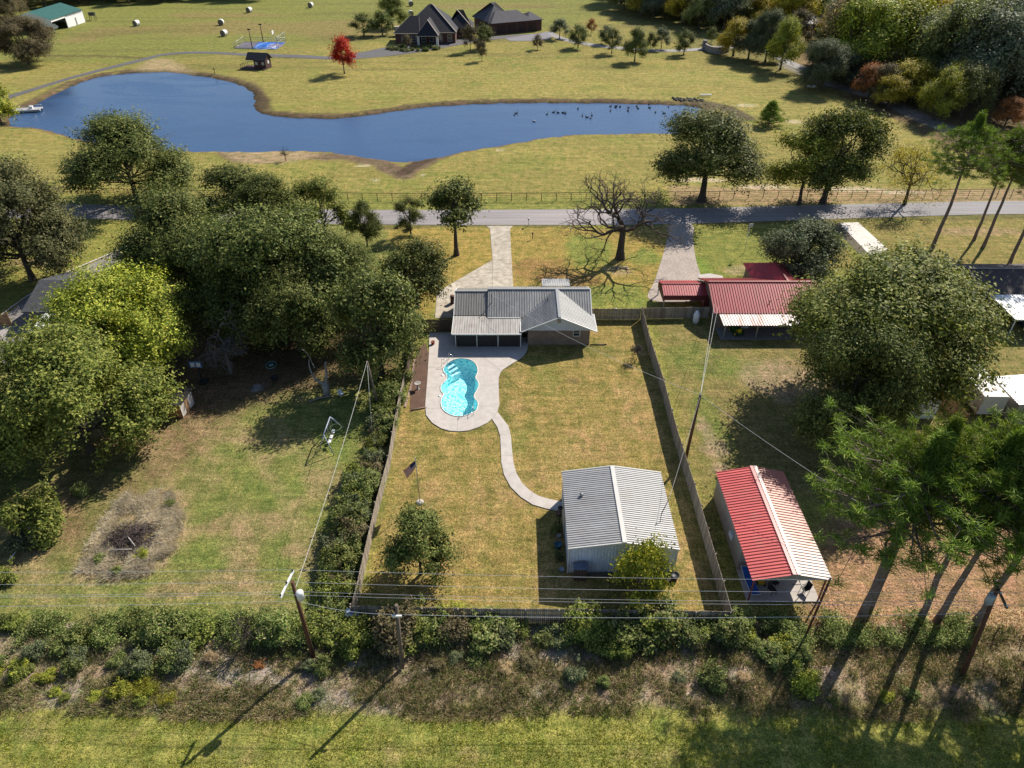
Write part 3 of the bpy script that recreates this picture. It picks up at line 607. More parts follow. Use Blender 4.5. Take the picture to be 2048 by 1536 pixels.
def make_pine(seed, Ht=20, base=.45, R=4.2, tufts=260, trunk_r=.34, fol=None, needle=.42, per=34, shrub=False):
    rnd = np.random.default_rng(seed); m = MB(); fol = fol or F_PINE
    k = 12; bx = rnd.normal(0, .25, 2); tp = []
    for i in range(k):
        z = -.1 + Ht * .97 * i / (k - 1); s = math.sin(i / (k - 1) * 3.0)
        tp.append(np.array([bx[0] * s + rnd.normal(0, .04), bx[1] * s + rnd.normal(0, .04), z]))
    m.tube(tp, [trunk_r * (1.25 if i == 0 else (1 - .85 * (i / (k - 1)) ** 1.2)) for i in range(k)], 8, cap=False)
    ends = []; nb = int(tufts / 6)
    for i in range(nb):
        f = base + (1 - base) * ((i + .5) / nb); z = Ht * f; a = i * 2.4 + rnd.uniform(-.5, .5)
        prof = math.sin(min(1, (f - base) / (1 - base) * .95 + .22) * math.pi) ** .7 if not shrub else (1 - f) * 1.1 + .12
        L = R * prof * rnd.uniform(.65, 1.1); j = f * (k - 1); b = tp[int(j)] + (tp[min(int(j) + 1, k - 1)] - tp[int(j)]) * (j - int(j))
        e = b + np.array([math.cos(a) * L, math.sin(a) * L, L * rnd.uniform(.05, .5)])
        pts = limb(m, b, e, .07 + .05 * (1 - f), .02, rnd, .06, 4, 4); ends.append(e)
        for _ in range(5):
            t = rnd.uniform(.45, 1); p = np.array(pts[min(4, int(t * 4))]); q = p + rnd.normal(0, 1, 3) * L * .22 + np.array([math.cos(a), math.sin(a), .35]) * L * .15
            m.tube([p, q], [.025, .012], 3, cap=False); ends.append(q)
    ends.append(tp[-1] + np.array([0, 0, .4])); E_ = np.array(ends)
    P = np.repeat(E_, per, 0); n = len(P); d = rnd.normal(0, 1, (n, 3)); d[:, 2] = d[:, 2] * .7 + .45; d /= np.linalg.norm(d, axis=1)[:, None]
    P = P + rnd.normal(0, .13, (n, 3)) + d * needle * .55; t = np.cross(d, rnd.normal(0, 1, (n, 3))); t /= np.linalg.norm(t, axis=1)[:, None]
    s = needle * rnd.uniform(.6, 1.2, (n, 1)); wd = .055 * s
    V = np.stack([P - d * s * .5 - t * wd, P - d * s * .5 + t * wd, P + d * s * .5 + t * wd * .7, P + d * s * .5 - t * wd * .7], 1).reshape(-1, 3)
    return m.mesh('trunk', M_BARKP), npmesh('crown', V, 4, np.arange(4 * n), fol)
def make_bare(seed, Ht, R, trunk_r=.38, depth=5, bark=None, droop=.0):
    rnd = np.random.default_rng(seed); m = MB(); tips = []
    def grow(p, d, L, r, k):
        pts = [p]; q = p; dd = d.copy(); seg = 4
        for i in range(seg):
            dd = dd + rnd.normal(0, .21, 3) + np.array([0, 0, -droop if k > 1 else 0.02]); dd /= np.linalg.norm(dd); q = q + dd * L / seg; pts.append(q)
        m.tube(pts, [max(.016, r * (1 - .36 * i / seg)) for i in range(seg + 1)], 7 if k < 2 else 4 if k < 4 else 3, cap=False)
        if k >= depth: tips.append(q); return
        nb = int(rnd.integers(3, 5)) if k < 2 else int(rnd.integers(2, 4))
        for j in range(nb):
            a = rnd.normal(0, 1, 3); a -= a.dot(dd) * dd; a /= np.linalg.norm(a); sp = rnd.uniform(.45, 1.0)
            nd = dd * math.cos(sp) + a * math.sin(sp); nd[2] += .08; nd /= np.linalg.norm(nd)
            st = pts[-1] if j < 2 else pts[int(rnd.integers(2, seg))]
            grow(np.array(st), nd, L * rnd.uniform(.6, .82), r * .68 * rnd.uniform(.75, 1.05), k + 1)
    h0 = Ht * .36; tp = [np.array([0, 0, -.1]), np.array([.05, 0, h0 * .3]), np.array([-.05, .05, h0 * .7]), np.array([0, 0, h0])]
    m.tube(tp, [trunk_r * 1.5, trunk_r, trunk_r * .85, trunk_r * .8], 9, cap=False)
    nb = 6
    for j in range(nb):
        a = j * 2 * math.pi / nb + rnd.uniform(-.3, .3); el = rnd.uniform(.25, 1.1)
        z = h0 * rnd.uniform(.78, 1.0)
        grow(np.array([0, 0, z]), np.array([math.cos(a) * math.cos(el), math.sin(a) * math.cos(el), math.sin(el)]), R * .46, trunk_r * .5, 1)
    grow(np.array([0, 0, h0]), np.array([.1, 0, 1.0]), Ht * .25, trunk_r * .6, 1)
    return m.mesh('trunk', bark or M_BARK), np.array(tips)
def make_bush(seed, R, Hh, N, fol, leaf=.12, asp=.5, stems=9, up=.8):
    rnd = np.random.default_rng(seed); m = MB(); tips = []
    for i in range(stems):
        a = rnd.uniform(0, 6.28); e = np.array([math.cos(a) * R * rnd.uniform(.2, .8), math.sin(a) * R * rnd.uniform(.2, .8), Hh * rnd.uniform(.5, .9)])
        limb(m, (0, 0, -.05), e, .04, .012, rnd, .1, 4, 3); tips.append(e)
    T = np.array(tips); nc = N // 10; d = rnd.normal(0, 1, (nc, 3)); d[:, 2] = np.abs(d[:, 2]) * .9 + .05; d /= np.linalg.norm(d, axis=1)[:, None]
    nlb = 7; la = rnd.uniform(0, 6.28, nlb); lr_ = rnd.uniform(.15, .7, nlb); LC = np.stack([np.cos(la) * lr_ * R, np.sin(la) * lr_ * R, rnd.uniform(0, .45, nlb) * Hh], 1); LR = rnd.uniform(.35, .62, nlb)
    k = rnd.integers(0, nlb, nc); cc = LC[k] + d * np.array([R, R, Hh]) * LR[k][:, None] * (rnd.random((nc, 1)) ** .45)
    sp_ = rnd.random(nc) < .07; cc[sp_] = T[rnd.integers(0, len(T), sp_.sum())] * rnd.uniform(1.0, 1.35, (sp_.sum(), 1))
    P = np.repeat(cc, 10, 0) + rnd.normal(0, leaf * 1.5, (nc * 10, 3)); P[:, 2] = np.maximum(P[:, 2], .03); D = np.repeat(d, 10, 0) + np.array([0, 0, up * .5])
    return m.mesh('stem', M_BARKG), leaf_mesh('foliage', P, D, leaf, fol, rnd, asp)
CNT = {}
def plant(tmpl, x, y, sx, sz, label, cat='tree', group=None, rz=None, name='tree', parts=('trunk', 'crown'), z=None, fol=None):
    """tmpl: meshes; sx, sz scale"""
    k = CNT.get(id(tmpl), 0); CNT[id(tmpl)] = k + 1
    o = thing(name, label, cat, (x, y, z if z is not None else max(GZ(x, y), -.6)), rz if rz is not None else (k * 2.1 + len(label)) % 6.28, group)
    o.scale = (sx, sx, sz)
    for me_, pn in zip(tmpl, parts):
        c = link(pn, me_, o)
        if fol is not None and pn in ('crown', 'foliage'):
            c.material_slots[0].link = 'OBJECT'; c.material_slots[0].material = fol
    return o
def put(tmpl, TR, TH, u, v, wpx, vt, label, fol=None, hk=.93, **k):
    x, y = G(u, v); h = hgt(u, v, vt) * hk; r = wpx / 2 * zc(x, y, h * .55) / F * 1.07
    return plant(tmpl, x, y, r / TR, h / TH, label, fol=fol, **k)
# templates: (meshes), R, H
T_BIG1 = make_tree(11, 6.6, 12.5, 1.2, .135, 85000, F_DARK, nl=22, spread=.42)
T_BIG2 = make_tree(23, 6.6, 12.5, 1.0, .135, 85000, F_DARK, nl=26, spread=.40)
T_BIGL = make_tree(31, 6.6, 12.5, .7, .14, 85000, F_MID, nl=24, spread=.42)
T_MED1 = make_tree(41, 3.6, 8.5, 1.1, .12, 26000, F_DARK, nl=18, trunk_r=.2, spread=.46)
T_MED2 = make_tree(43, 3.6, 8.5, 0.9, .12, 26000, F_DARK, nl=20, trunk_r=.2, spread=.44)
T_AIRY = make_tree(47, 3.8, 10, 2.0, .12, 14000, F_MID, nl=22, trunk_r=.2, spread=.30, clump=9)
T_SML1 = make_tree(53, 1.9, 5, 0.9, .12, 5500, F_DARK, nl=11, trunk_r=.1, spread=.45)
T_SML2 = make_tree(59, 1.9, 5, .7, .12, 5500, F_DARK, nl=12, trunk_r=.1, spread=.42)
T_WOOD1 = make_tree(61, 5.2, 11, 1.5, .17, 24000, F_GREY, nl=24, trunk_r=.25, spread=.38)
T_WOOD2 = make_tree(67, 5.2, 11, 1.2, .17, 24000, F_GREY, nl=26, trunk_r=.25, spread=.36)
T_PINE1 = make_pine(71, R=4.8, base=.54, trunk_r=.24, tufts=420, per=64, needle=.36); T_PINE2 = make_pine(73, R=4.6, base=.58, trunk_r=.25, tufts=430, per=64, needle=.36); T_PINE3 = make_pine(79, R=4.0, base=.58, trunk_r=.23, tufts=400, per=64, needle=.36)
T_BUSH = [make_bush(s, 1.3, 1.6, 4600, F_BRUSH, .085) for s in (1, 2, 3, 6, 7)]
T_BUSH = [T_BUSH[i] for i in (0, 1, 2, 3, 4)]
T_BUSHT = [make_bush(s, 1.1, 1.2, 1700, F_TAN, .10, .35) for s in (4, 5)]
# ================================================================ BUILDINGS
def hip(m, x0, x1, y0, y1, z0, z1, hx0=None, hx1=None, t=.12, axis='x'):
    """hip roof; hx0/hx1: inset of ridge ends (0 = gable)"""
    d = (y1 - y0) / 2 if axis == 'x' else (x1 - x0) / 2
    hx0 = d if hx0 is None else hx0; hx1 = d if hx1 is None else hx1
    if axis == 'x': A, B = (x0 + hx0, (y0 + y1) / 2, z1), (x1 - hx1, (y0 + y1) / 2, z1)
    else: A, B = ((x0 + x1) / 2, y0 + hx0, z1), ((x0 + x1) / 2, y1 - hx1, z1)
    c = [(x0, y0, z0), (x1, y0, z0), (x1, y1, z0), (x0, y1, z0)]
    if axis == 'x': fs = [(c[0], c[1], B, A), (c[2], c[3], A, B), (c[1], c[2], B), (c[3], c[0], A)]
    else: fs = [(c[1], c[2], B, A), (c[3], c[0], A, B), (c[0], c[1], A), (c[2], c[3], B)]
    for f in fs: m.add(f, [tuple(range(len(f)))])
    m.add([(x, y, z0 - t) for x, y, z in c] + c, [(3, 2, 1, 0), (0, 1, 5, 4), (1, 2, 6, 5), (2, 3, 7, 6), (3, 0, 4, 7)])
    return A, B
def window(parent, x0, x1, z0, z1, y, n=-1, fm=None, axis='x', name='window'):
    """framed window standing proud of a wall at y (axis x) facing n"""
    f = MB(); fw = .07; d = .06 * n
    def bx(m, a, b, c, e, p, q):
        p, q = min(p, q), max(p, q)
        m.box(a, b, p, q, c, e) if axis == 'x' else m.box(p, q, a, b, c, e)
    for a, b, c, e in ((x0, x1, z1 - fw, z1), (x0, x1, z0, z0 + fw), (x0, x0 + fw, z0 + fw, z1 - fw), (x1 - fw, x1, z0 + fw, z1 - fw), (x0 + fw, x1 - fw, (z0 + z1) / 2 - .02, (z0 + z1) / 2 + .02)): bx(f, a, b, c, e, y, y + d)
    o = f.build(name, fm or M_TRIM, parent); g = MB(); bx(g, x0 + fw, x1 - fw, z0 + fw, z1 - fw, y + .004 * n, y + .02 * n); g.build('pane', M_GLASS, o); return o
# ---- main house
hs = thing('brick_house', 'brown brick ranch house with a dark grey metal roof beside the swimming pool', 'house', (0, 74, 0))
hs.location = (0, 0, 0)
m = MB(); m.box(-2.85, 9.2, 74.3, 81.5, 0, 2.22); m.box(1.88, 9.2, 71.55, 74.3, 0, 2.22); m.box(-6.8, -2.85, 74.9, 81.2, 0, 2.22); m.build('wall', M_BRICK, hs)
g = MB()
g.add([(1.62, 71.53, 2.16), (9.5, 71.53, 2.16), (5.5, 71.53, 4.0)], [(0, 1, 2)]); g.add([(1.62, 71.7, 2.16), (9.5, 71.7, 2.16), (5.5, 71.7, 4.0)], [(2, 1, 0)])
g.box(1.7, 9.35, 71.50, 71.56, 2.02, 2.2)
for i in range(24):
    x = 1.9 + i * .32; h = 2.2 + (1 - abs(x - 5.5) / 3.95) * 1.75
    if h > 2.3: g.box(x, x + .025, 71.505, 71.53, 2.2, h)
g.build('gable_siding', mat('pale_blue_siding', (.55, .58, .62), .7, 0, .08, 2), hs)
v = MB(); v.box(5.3, 5.7, 71.44, 71.5, 3.05, 3.5); [v.box(5.33, 5.67, 71.43, 71.44, 3.1 + i * .07, 3.13 + i * .07) for i in range(5)]; v.build('gable_vent', M_STEEL, hs)
rf = MB()
rf.ribbed((-2.95, 77.85, 4.1), (9.6, 77.85, 4.1), (9.6, 74.0, 2.3), (-2.95, 74.0, 2.3), .30, .045)
rf.ribbed((-2.95, 77.85, 4.1), (9.6, 77.85, 4.1), (9.6, 81.85, 2.3), (-2.95, 81.85, 2.3), .30, .045)
rf.ribbed((5.5, 70.9, 4.17), (5.5, 77.8, 4.17), (1.1, 77.8, 2.2), (1.1, 70.9, 2.2), .30, .045)
rf.build('roof', M_RIBD, hs)
M_RIBG = sheet('light_grey_roof', (.32, .32, .32), 'y', .5, .05, .15)  # paler grey than the main roof planes
r2 = MB(); r2.ribbed((5.5, 70.9, 4.17), (5.5, 74.9, 4.17), (9.9, 74.9, 2.25), (9.9, 70.9, 2.25), .30, .045); r2.ribbed((5.5, 74.9, 4.17), (5.5, 77.7, 4.17), (5.6, 77.7, 4.13), (9.9, 74.9, 2.25), .30, .045)
r2.build('wing_roof', M_RIBG, hs)
r3 = MB(); r3.ribbed((-7.0, 77.9, 3.78), (-3.0, 77.9, 3.78), (-3.0, 74.5, 2.33), (-7.0, 74.5, 2.33), .3, .04); r3.ribbed((-7.0, 77.9, 3.78), (-3.0, 77.9, 3.78), (-3.0, 81.5, 2.3), (-7.0, 81.5, 2.3), .3, .04)
r3.add([(-3.0, 77.9, 3.76), (-3.0, 74.5, 2.3), (-3.0, 81.5, 2.28), (-2.96, 77.85, 4.08), (-2.96, 74.0, 2.3), (-2.96, 81.8, 2.3)], [(0, 1, 4, 3), (0, 3, 5, 2)])
r3.add([(-6.85, 74.9, 2.2), (-6.85, 81.2, 2.2), (-6.85, 77.9, 3.7)], [(0, 1, 2)]); r3.build('garage_roof', sheet('garage_roof_metal', (.19, .185, .175), 'x', .45, .1, .2), hs)
r4 = MB(); r4.ribbed((-6.95, 74.45, 2.26), (1.08, 74.45, 2.26), (1.08, 70.65, 2.06), (-6.95, 70.65, 2.06), .28, .04); r4.build('patio_roof', sheet('patio_roof_metal', (.36, .34, .32), 'x', .5, .05, .25, (.20, .15, .13), .6), hs)
r5 = MB(); r5.ribbed((3.9, 81.6, 2.5), (7.5, 81.6, 2.5), (7.5, 84.1, 2.25), (3.9, 84.1, 2.25), .28, .04); r5.box(3.95, 4.07, 83.9, 84.02, 0, 2.22); r5.box(7.3, 7.42, 83.9, 84.02, 0, 2.22); r5.build('entry_roof', M_RIBG, hs)
t = MB()
def bar(m, a, b, w=.1, h=.12):
    a, b = Vector(a), Vector(b); d = (b - a).normalized(); s = d.cross(Vector((0, 0, 1))).normalized() * w / 2; u = Vector((0, 0, h))
    m.add([a - s, a + s, b + s, b - s, a - s + u, a + s + u, b + s + u, b - s + u], [(3, 2, 1, 0), (4, 5, 6, 7), (0, 1, 5, 4), (1, 2, 6, 5), (2, 3, 7, 6), (3, 0, 4, 7)])
for a, b in (((5.5, 70.88, 4.06), (1.05, 70.88, 2.08)), ((5.5, 70.88, 4.06), (9.95, 70.88, 2.12)), ((1.0, 70.9, 2.1), (1.0, 73.9, 2.1)), ((9.95, 70.9, 2.14), (9.95, 74.9, 2.14)), ((-2.9, 73.95, 2.2), (1.0, 73.95, 2.2)), ((-7.0, 70.6, 1.96), (1.1, 70.6, 1.96)), ((-7.04, 70.6, 1.98), (-7.04, 74.4, 2.2)), ((-7.04, 74.5, 2.25), (-7.04, 77.9, 3.7)), ((-7.04, 77.9, 3.7), (-7.04, 81.5, 2.2)), ((9.65, 77.85, 4.02), (9.65, 74.3, 2.3)), ((9.65, 77.85, 4.02), (9.65, 81.85, 2.2))): bar(t, a, b, .1, .13)
t.build('fascia', M_TRIM, hs)
rc = MB()
for a, b, w_ in (((-2.95, 77.85, 4.1), (9.6, 77.85, 4.1), .3), ((5.5, 70.85, 4.17), (5.5, 77.8, 4.17), .32), ((-7.0, 77.9, 3.78), (-3, 77.9, 3.78), .3), ((1.75, 73.95, 2.46), (5.5, 77.75, 4.08), .12)): bar(rc, a, b, w_, .07)
rc.build('ridge_cap', mat('grey_ridge', (.28, .285, .29), .45, .2, .1), hs)
for x in (-6.66, -4.15, -1.65, 1.02): MB().box(x - .05, x + .05, 71.0, 71.1, .06, 2.02).build('porch_post', M_TRIM, hs)
for a_, b_ in ((-6.61, -4.2), (-4.1, -1.7), (-1.6, .97)): MB().box(a_, b_, 71.06, 71.08, .06, 2.03).build('porch_screen', mat('dark_screen', (.030, .026, .026), .8, 0, .3, 2), hs)
window(hs, 7.2, 8.05, 1.2, 2.15, 71.55)
for x0, x1 in ((-2.2, -.3), (.0, .9)): window(hs, x0, x1, .5, 1.9, 74.3)
window(hs, -5.9, -4.6, .9, 1.9, 74.9)
bd = MB(); bd.box(1.0, 1.85, 74.22, 74.28, 0.05, 2.0); bd.build('door', M_TRIM, hs)
for x, y, z, hh in ((-2.45, 76.0, 3.3, 1.1), (4.3, 75.6, 3.6, .5)): MB().tube([(x, y, z - .1), (x, y, z + hh)], .05, 8).build('vent_pipe', M_DARK, hs)
bar_ = MB(); bar_.tube([(9.3, 71.4, .12), (11.3, 71.55, .06)], .07, 8); tag(bar_.build('drain_pipe', M_DARK), 'black drain pipe lying on the grass at the right corner of the brick house', 'pipe')
# ---- workshop
ws = thing('metal_workshop', 'grey corrugated metal workshop with a pale ribbed roof on the back lawn', 'workshop')
M_WALLM = sheet('pale_blue_metal', (.55, .61, .70), 'x', .5, .05, .12)
m = MB(); x0, x1, y0, y1, xm = 4.5, 13.0, 37.6, 46.0, 8.75
m.ribbed((x0, y0, 0), (xm, y0, 0), (xm, y0, 3.62), (x0, y0, 2.95), .25, .03); m.ribbed((xm, y0, 0), (x1, y0, 0), (x1, y0, 2.9), (xm, y0, 3.62), .25, .03)
m.ribbed((x1, y0, 0), (x1, y1, 0), (x1, y1, 2.9), (x1, y0, 2.9), .25, .03); m.ribbed((x0, y1, 0), (x0, y0, 0), (x0, y0, 2.95), (x0, y1, 2.95), .25, .03)
m.ribbed((x1, y1, 0), (xm, y1, 0), (xm, y1, 3.62), (x1, y1, 2.9), .25, .03); m.ribbed((xm, y1, 0), (x0, y1, 0), (x0, y1, 2.95), (xm, y1, 3.62), .25, .03)
m.build('wall', M_WALLM, ws)
m = MB(); m.ribbed((xm, 37.45, 3.7), (xm, 46.15, 3.7), (4.38, 46.15, 3.0), (4.38, 37.45, 3.0), .23, .05); m.ribbed((xm, 37.45, 3.7), (xm, 46.15, 3.7), (13.12, 46.15, 2.92), (13.12, 37.45, 2.92), .23, .05); m.build('roof', M_RIB, ws)
m = MB(); bar(m, (xm, 37.42, 3.72), (xm, 46.18, 3.72), .34, .07); m.build('ridge_cap', mat('pale_ridge', (.50, .49, .47), .45, 0, .1), ws)
m = MB()
for a, b in (((xm, 37.42, 3.6), (4.36, 37.42, 2.9)), ((xm, 37.42, 3.6), (13.14, 37.42, 2.82)), ((xm, 46.18, 3.6), (4.36, 46.18, 2.9)), ((xm, 46.18, 3.6), (13.14, 46.18, 2.82))): m = MB(); bar(m, a, b, .06, .17); m.build('gable_trim', M_TRIM, ws)
for x in (4.47, 13.03): MB().box(x - .05, x + .05, 37.53, 37.63, 0, 2.9).build('corner_trim', M_TRIM, ws)
m = MB(); m.lathe([(.12, 0), (.12, .18), (.17, .18), (.17, .24), (.02, .3)], 12, (5.85, 43.0, 3.24)); m.build('roof_vent', M_STEEL, ws)
m = MB(); m.box(4.36, 4.44, 41.6, 43.6, .05, 2.3); m.build('door', mat('cream_door', (.55, .50, .40), .6), ws)
m = MB(); m.tube([(12.0, 40.1, 3.0), (12.05, 40.3, 3.9), (12.75, 41.3, 4.6)], .035, 6); m.tube([(12.0, 40.1, 3.05), (12.4, 40.5, 3.05)], .03, 5); m.build('service_mast', M_DARK, ws)
o = thing('wooden_crate', 'upright dark plank cupboard against the front wall of the grey workshop', 'cupboard', (5.42, 37.0, 0))
m = MB(); [m.box(-.5 + i * .25, -.27 + i * .25, -.3, -.26, .05, 1.45) for i in range(4)]; m.box(-.5, -.46, -.26, .3, .05, 1.4); m.box(.46, .5, -.26, .3, .05, 1.4); m.build('panel', mat('dark_planks', (.09, .06, .055), .9), o)
MB().box(-.58, .6, -.38, .36, 1.46, 1.53).build('lid', mat('blue_grey_board', (.12, .14, .20), .7), o)
o = MB(); [o.box(6.1, 8.2, 37.1 + .12 * i, 37.17 + .12 * i, 0, .1 + .04 * i) for i in range(3)]
tag(o.build('lumber_stack', mat('lumber', (.16, .13, .10), .9)), 'thin lumber laid along the front wall of the grey workshop', 'lumber')
for i, (x, y, s, c_, nm) in enumerate(((13.0, 37.0, .34, (.03, .035, .04), 'black'), (12.3, 36.7, .3, (.05, .04, .045), 'dark brown'), (4.0, 37.7, .22, (.25, .28, .32), 'pale blue'), (3.85, 40.2, .33, (.02, .10, .14), 'teal'), (4.1, 43.9, .25, (.20, .10, .06), 'terracotta'), (3.95, 41.3, .22, (.30, .28, .24), 'grey'))):
    m = MB(); m.lathe([(s * .7, 0), (s, s * 1.3), (s * 1.08, s * 1.35), (s * .95, s * 1.35), (s * .85, s * 1.1), (0, s * 1.1)], 14, (x, y, 0)); tag(m.build('plant_pot', mat('pot_%d' % i, c_, .5)), '%s plant pot at the grey workshop wall' % nm, 'pot', )
plant(T_BUSH[0], 3.9, 39.0, .35, .5, 'small grey shrub by the left wall of the grey workshop', 'shrub', name='shrub', parts=('stem', 'foliage'), fol=F_GREY)
plant(T_BUSH[1], 3.75, 42.0, .4, .55, 'sparse green shrub beside the workshop path end', 'shrub', name='shrub', parts=('stem', 'foliage'))
lp = thing('lamp_post', 'thin post lamp at the end of the concrete path', 'lamp', (4.1, 42.7, 0)); MB().tube([(0, 0, 0), (0, 0, 1.9)], .04, 6).build('post', M_DARK, lp); MB().lathe([(.05, 1.9), (.2, 2.0), (.22, 2.2), (.05, 2.3), (0, 2.3)], 8).build('lamp_head', M_DARK, lp)
# ---- red shed
rs = thing('red_roofed_shed', 'tan metal shed with a bright red roof and open porch right of the long fence', 'shed')
M_TANM = mat('tan_metal_wall', (.36, .33, .29), .6, .1, .15, 1.2)
m = MB(); x0, x1, y0, y1, xm = 18.2, 23.7, 37.85, 46.1, 21.1
m.ribbed((x0, y1, 0), (x0, y0, 0), (x0, y0, 2.85), (x0, y1, 2.85), .3, .03); m.ribbed((x1, y0, 0), (x1, y1, 0), (x1, y1, 2.85), (x1, y0, 2.85), .3, .03)
m.ribbed((x0, y0, 0), (x1, y0, 0), (x1, y0, 2.85), (x0, y0, 2.85), .3, .03); m.ribbed((x1, y1, 0), (x0, y1, 0), (x0, y1, 2.85), (x1, y1, 2.85), .3, .03)
for yy in (34.62, y0 - .03, y1 + .02): m.add([(x0 - .1, yy, 2.85), (x1 + .1, yy, 2.85), (xm, yy, 3.52), (x0 - .1, yy, 2.72), (x1 + .1, yy, 2.72)], [(0, 1, 2), (3, 4, 1, 0)])
m.build('wall', M_TANM, rs)
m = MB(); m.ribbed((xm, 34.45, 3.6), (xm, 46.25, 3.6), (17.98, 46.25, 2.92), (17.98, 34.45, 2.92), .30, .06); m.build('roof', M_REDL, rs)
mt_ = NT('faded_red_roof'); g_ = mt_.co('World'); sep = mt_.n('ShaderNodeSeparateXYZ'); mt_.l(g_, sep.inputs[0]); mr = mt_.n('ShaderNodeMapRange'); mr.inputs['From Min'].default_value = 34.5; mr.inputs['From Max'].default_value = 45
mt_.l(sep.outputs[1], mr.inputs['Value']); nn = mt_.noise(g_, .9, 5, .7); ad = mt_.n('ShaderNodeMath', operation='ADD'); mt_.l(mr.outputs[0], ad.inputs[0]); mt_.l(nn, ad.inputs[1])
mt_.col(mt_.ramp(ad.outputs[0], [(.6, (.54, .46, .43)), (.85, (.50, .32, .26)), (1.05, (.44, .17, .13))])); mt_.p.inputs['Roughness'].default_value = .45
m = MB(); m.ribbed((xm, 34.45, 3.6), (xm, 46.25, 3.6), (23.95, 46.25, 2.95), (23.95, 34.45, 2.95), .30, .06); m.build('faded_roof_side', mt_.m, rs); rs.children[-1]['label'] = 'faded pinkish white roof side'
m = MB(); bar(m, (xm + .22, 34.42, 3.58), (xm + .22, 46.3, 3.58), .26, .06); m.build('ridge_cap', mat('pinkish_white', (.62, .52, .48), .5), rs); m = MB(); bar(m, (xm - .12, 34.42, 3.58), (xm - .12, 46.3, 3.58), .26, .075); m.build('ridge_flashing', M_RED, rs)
MB().box(18.2, 23.85, 34.7, 37.82, -.1, .1).build('porch_slab', M_CONC, rs)
for x in (18.3, 23.7): MB().box(x - .05, x + .05, 34.75, 34.85, .1, 2.9).build('porch_post', mat('red_post', (.25, .06, .04), .6), rs)
m = MB(); m.box(18.0, 18.17, 39.9, 40.6, 1.2, 1.65); m.build('air_conditioner', M_WHITE, rs)
window(rs, 20.3, 21.2, 1.1, 2.0, 37.82); MB().box(22.0, 22.9, 37.76, 37.81, .1, 2.1).build('door', mat('door_grey', (.3, .3, .3), .6), rs)
o = thing('sun_lounger', 'blue lounger with a white frame under the red shed eave', 'lounger', (18.75, 36.2, 0), .1)
m = MB(); m.box(-.32, .32, -1.2, .3, .62, .66); m.slab([(-.32, .3, .66), (.32, .3, .66), (.32, 1.2, 1.0), (-.32, 1.2, 1.0)], .04); m.build('cushion', mat('blue_fabric', (.015, .10, .36), .7), o)
m = MB(); m.tube([(-.36, -1.25, .6), (.36, -1.25, .6), (.36, .3, .6), (.36, 1.25, 1.0), (-.36, 1.25, 1.0), (-.36, .3, .6), (-.36, -1.25, .6)], .03, 6); m.build('frame', M_WHITE, o)
for x in (-.34, .34):
    for y in (-1.0, .5): MB().tube([(x, y, 0), (x, y, .6)], .025, 6).build('leg', M_WHITE, o)
o = thing('pressure_washer', 'yellow and black machine on the porch of the red roofed shed', 'machine', (19.6, 36.4, .1))
m = MB(); m.box(-.25, .25, -.35, .35, .3, .75); m.ball((0, 0, .8), (.22, .28, .18)); m.build('body', mat('yellow_paint', (.55, .30, .02), .5), o)
for x in (-.32, .32): m = MB(); m.tube([(x - .04, -.2, .22), (x + .04, -.2, .22)], .22, 12); m.build('wheel', M_DARK, o)
MB().tube([(-.2, .35, .7), (-.2, .8, 1.0), (.2, .8, 1.0), (.2, .35, .7)], .02, 5).build('handle', M_DARK, o)
def patio_chair(x, y, rz, lb):
    o = thing('patio_chair', lb, 'chair', (x, y, .1), rz)
    MB().box(-.25, .25, -.25, .25, .42, .46).build('seat', M_DARK, o); MB().slab([(-.25, .25, .46), (.25, .25, .46), (.25, .36, 1.0), (-.25, .36, 1.0)], .03).build('backrest', M_DARK, o)
    for a in (-.23, .23):
        for b in (-.23, .23): MB().tube([(a, b, 0), (a, b, .42)], .02, 5).build('leg', M_DARK, o)
patio_chair(20.3, 35.5, .4, 'dark metal chair on the left of the shed porch'); patio_chair(20.7, 36.2, 2.2, 'dark metal chair behind the other porch chair'); patio_chair(22.9, 35.6, -1.2, 'dark metal chair on the sunny end of the shed porch')
o = thing('swing_stand', 'curved metal hammock stand on the right end of the shed porch', 'stand', (22.7, 36.3, .1)); m = MB(); m.tube([(-.5, 0, 0), (.5, 0, 0), (.75, 0, .8), (.5, 0, 1.8), (0, 0, 2.1)], .035, 6); m.tube([(.2, -.6, .02), (.2, .6, .02)], .035, 6); m.build('frame', M_STEEL, o)
# ---- red house
rh = thing('red_roofed_house', 'house with a dark red metal roof, carport and pale porch roof', 'house')
m = MB(); m.box(25.3, 37.6, 75.3, 83.7, 0, 2.2); m.box(31.9, 37.3, 83.7, 88, 0, 2.2); m.add([(24.9, 75.3, 2.2), (24.9, 83.7, 2.2), (24.9, 79.6, 4.05)], [(0, 1, 2)]); m.build('wall', M_BRICKT, rh)
m = MB(); m.ribbed((24.6, 79.6, 4.2), (38.1, 79.6, 4.2), (38.1, 75.0, 2.3), (24.6, 75.0, 2.3), .32, .055); m.ribbed((24.6, 79.6, 4.2), (38.1, 79.6, 4.2), (38.1, 84.2, 2.3), (24.6, 84.2, 2.3), .32, .055)
m.ribbed((34.9, 80, 3.85), (34.9, 85.6, 3.85), (31.6, 88.6, 2.3), (31.6, 82.8, 2.3), .32, .05); m.ribbed((34.9, 80, 3.85), (34.9, 85.6, 3.85), (38.2, 88.6, 2.3), (38.2, 82.8, 2.3), .32, .05); m.add([(34.9, 85.6, 3.85), (38.2, 88.6, 2.3), (31.6, 88.6, 2.3)], [(0, 1, 2)])
m.build('roof', M_RED, rh)
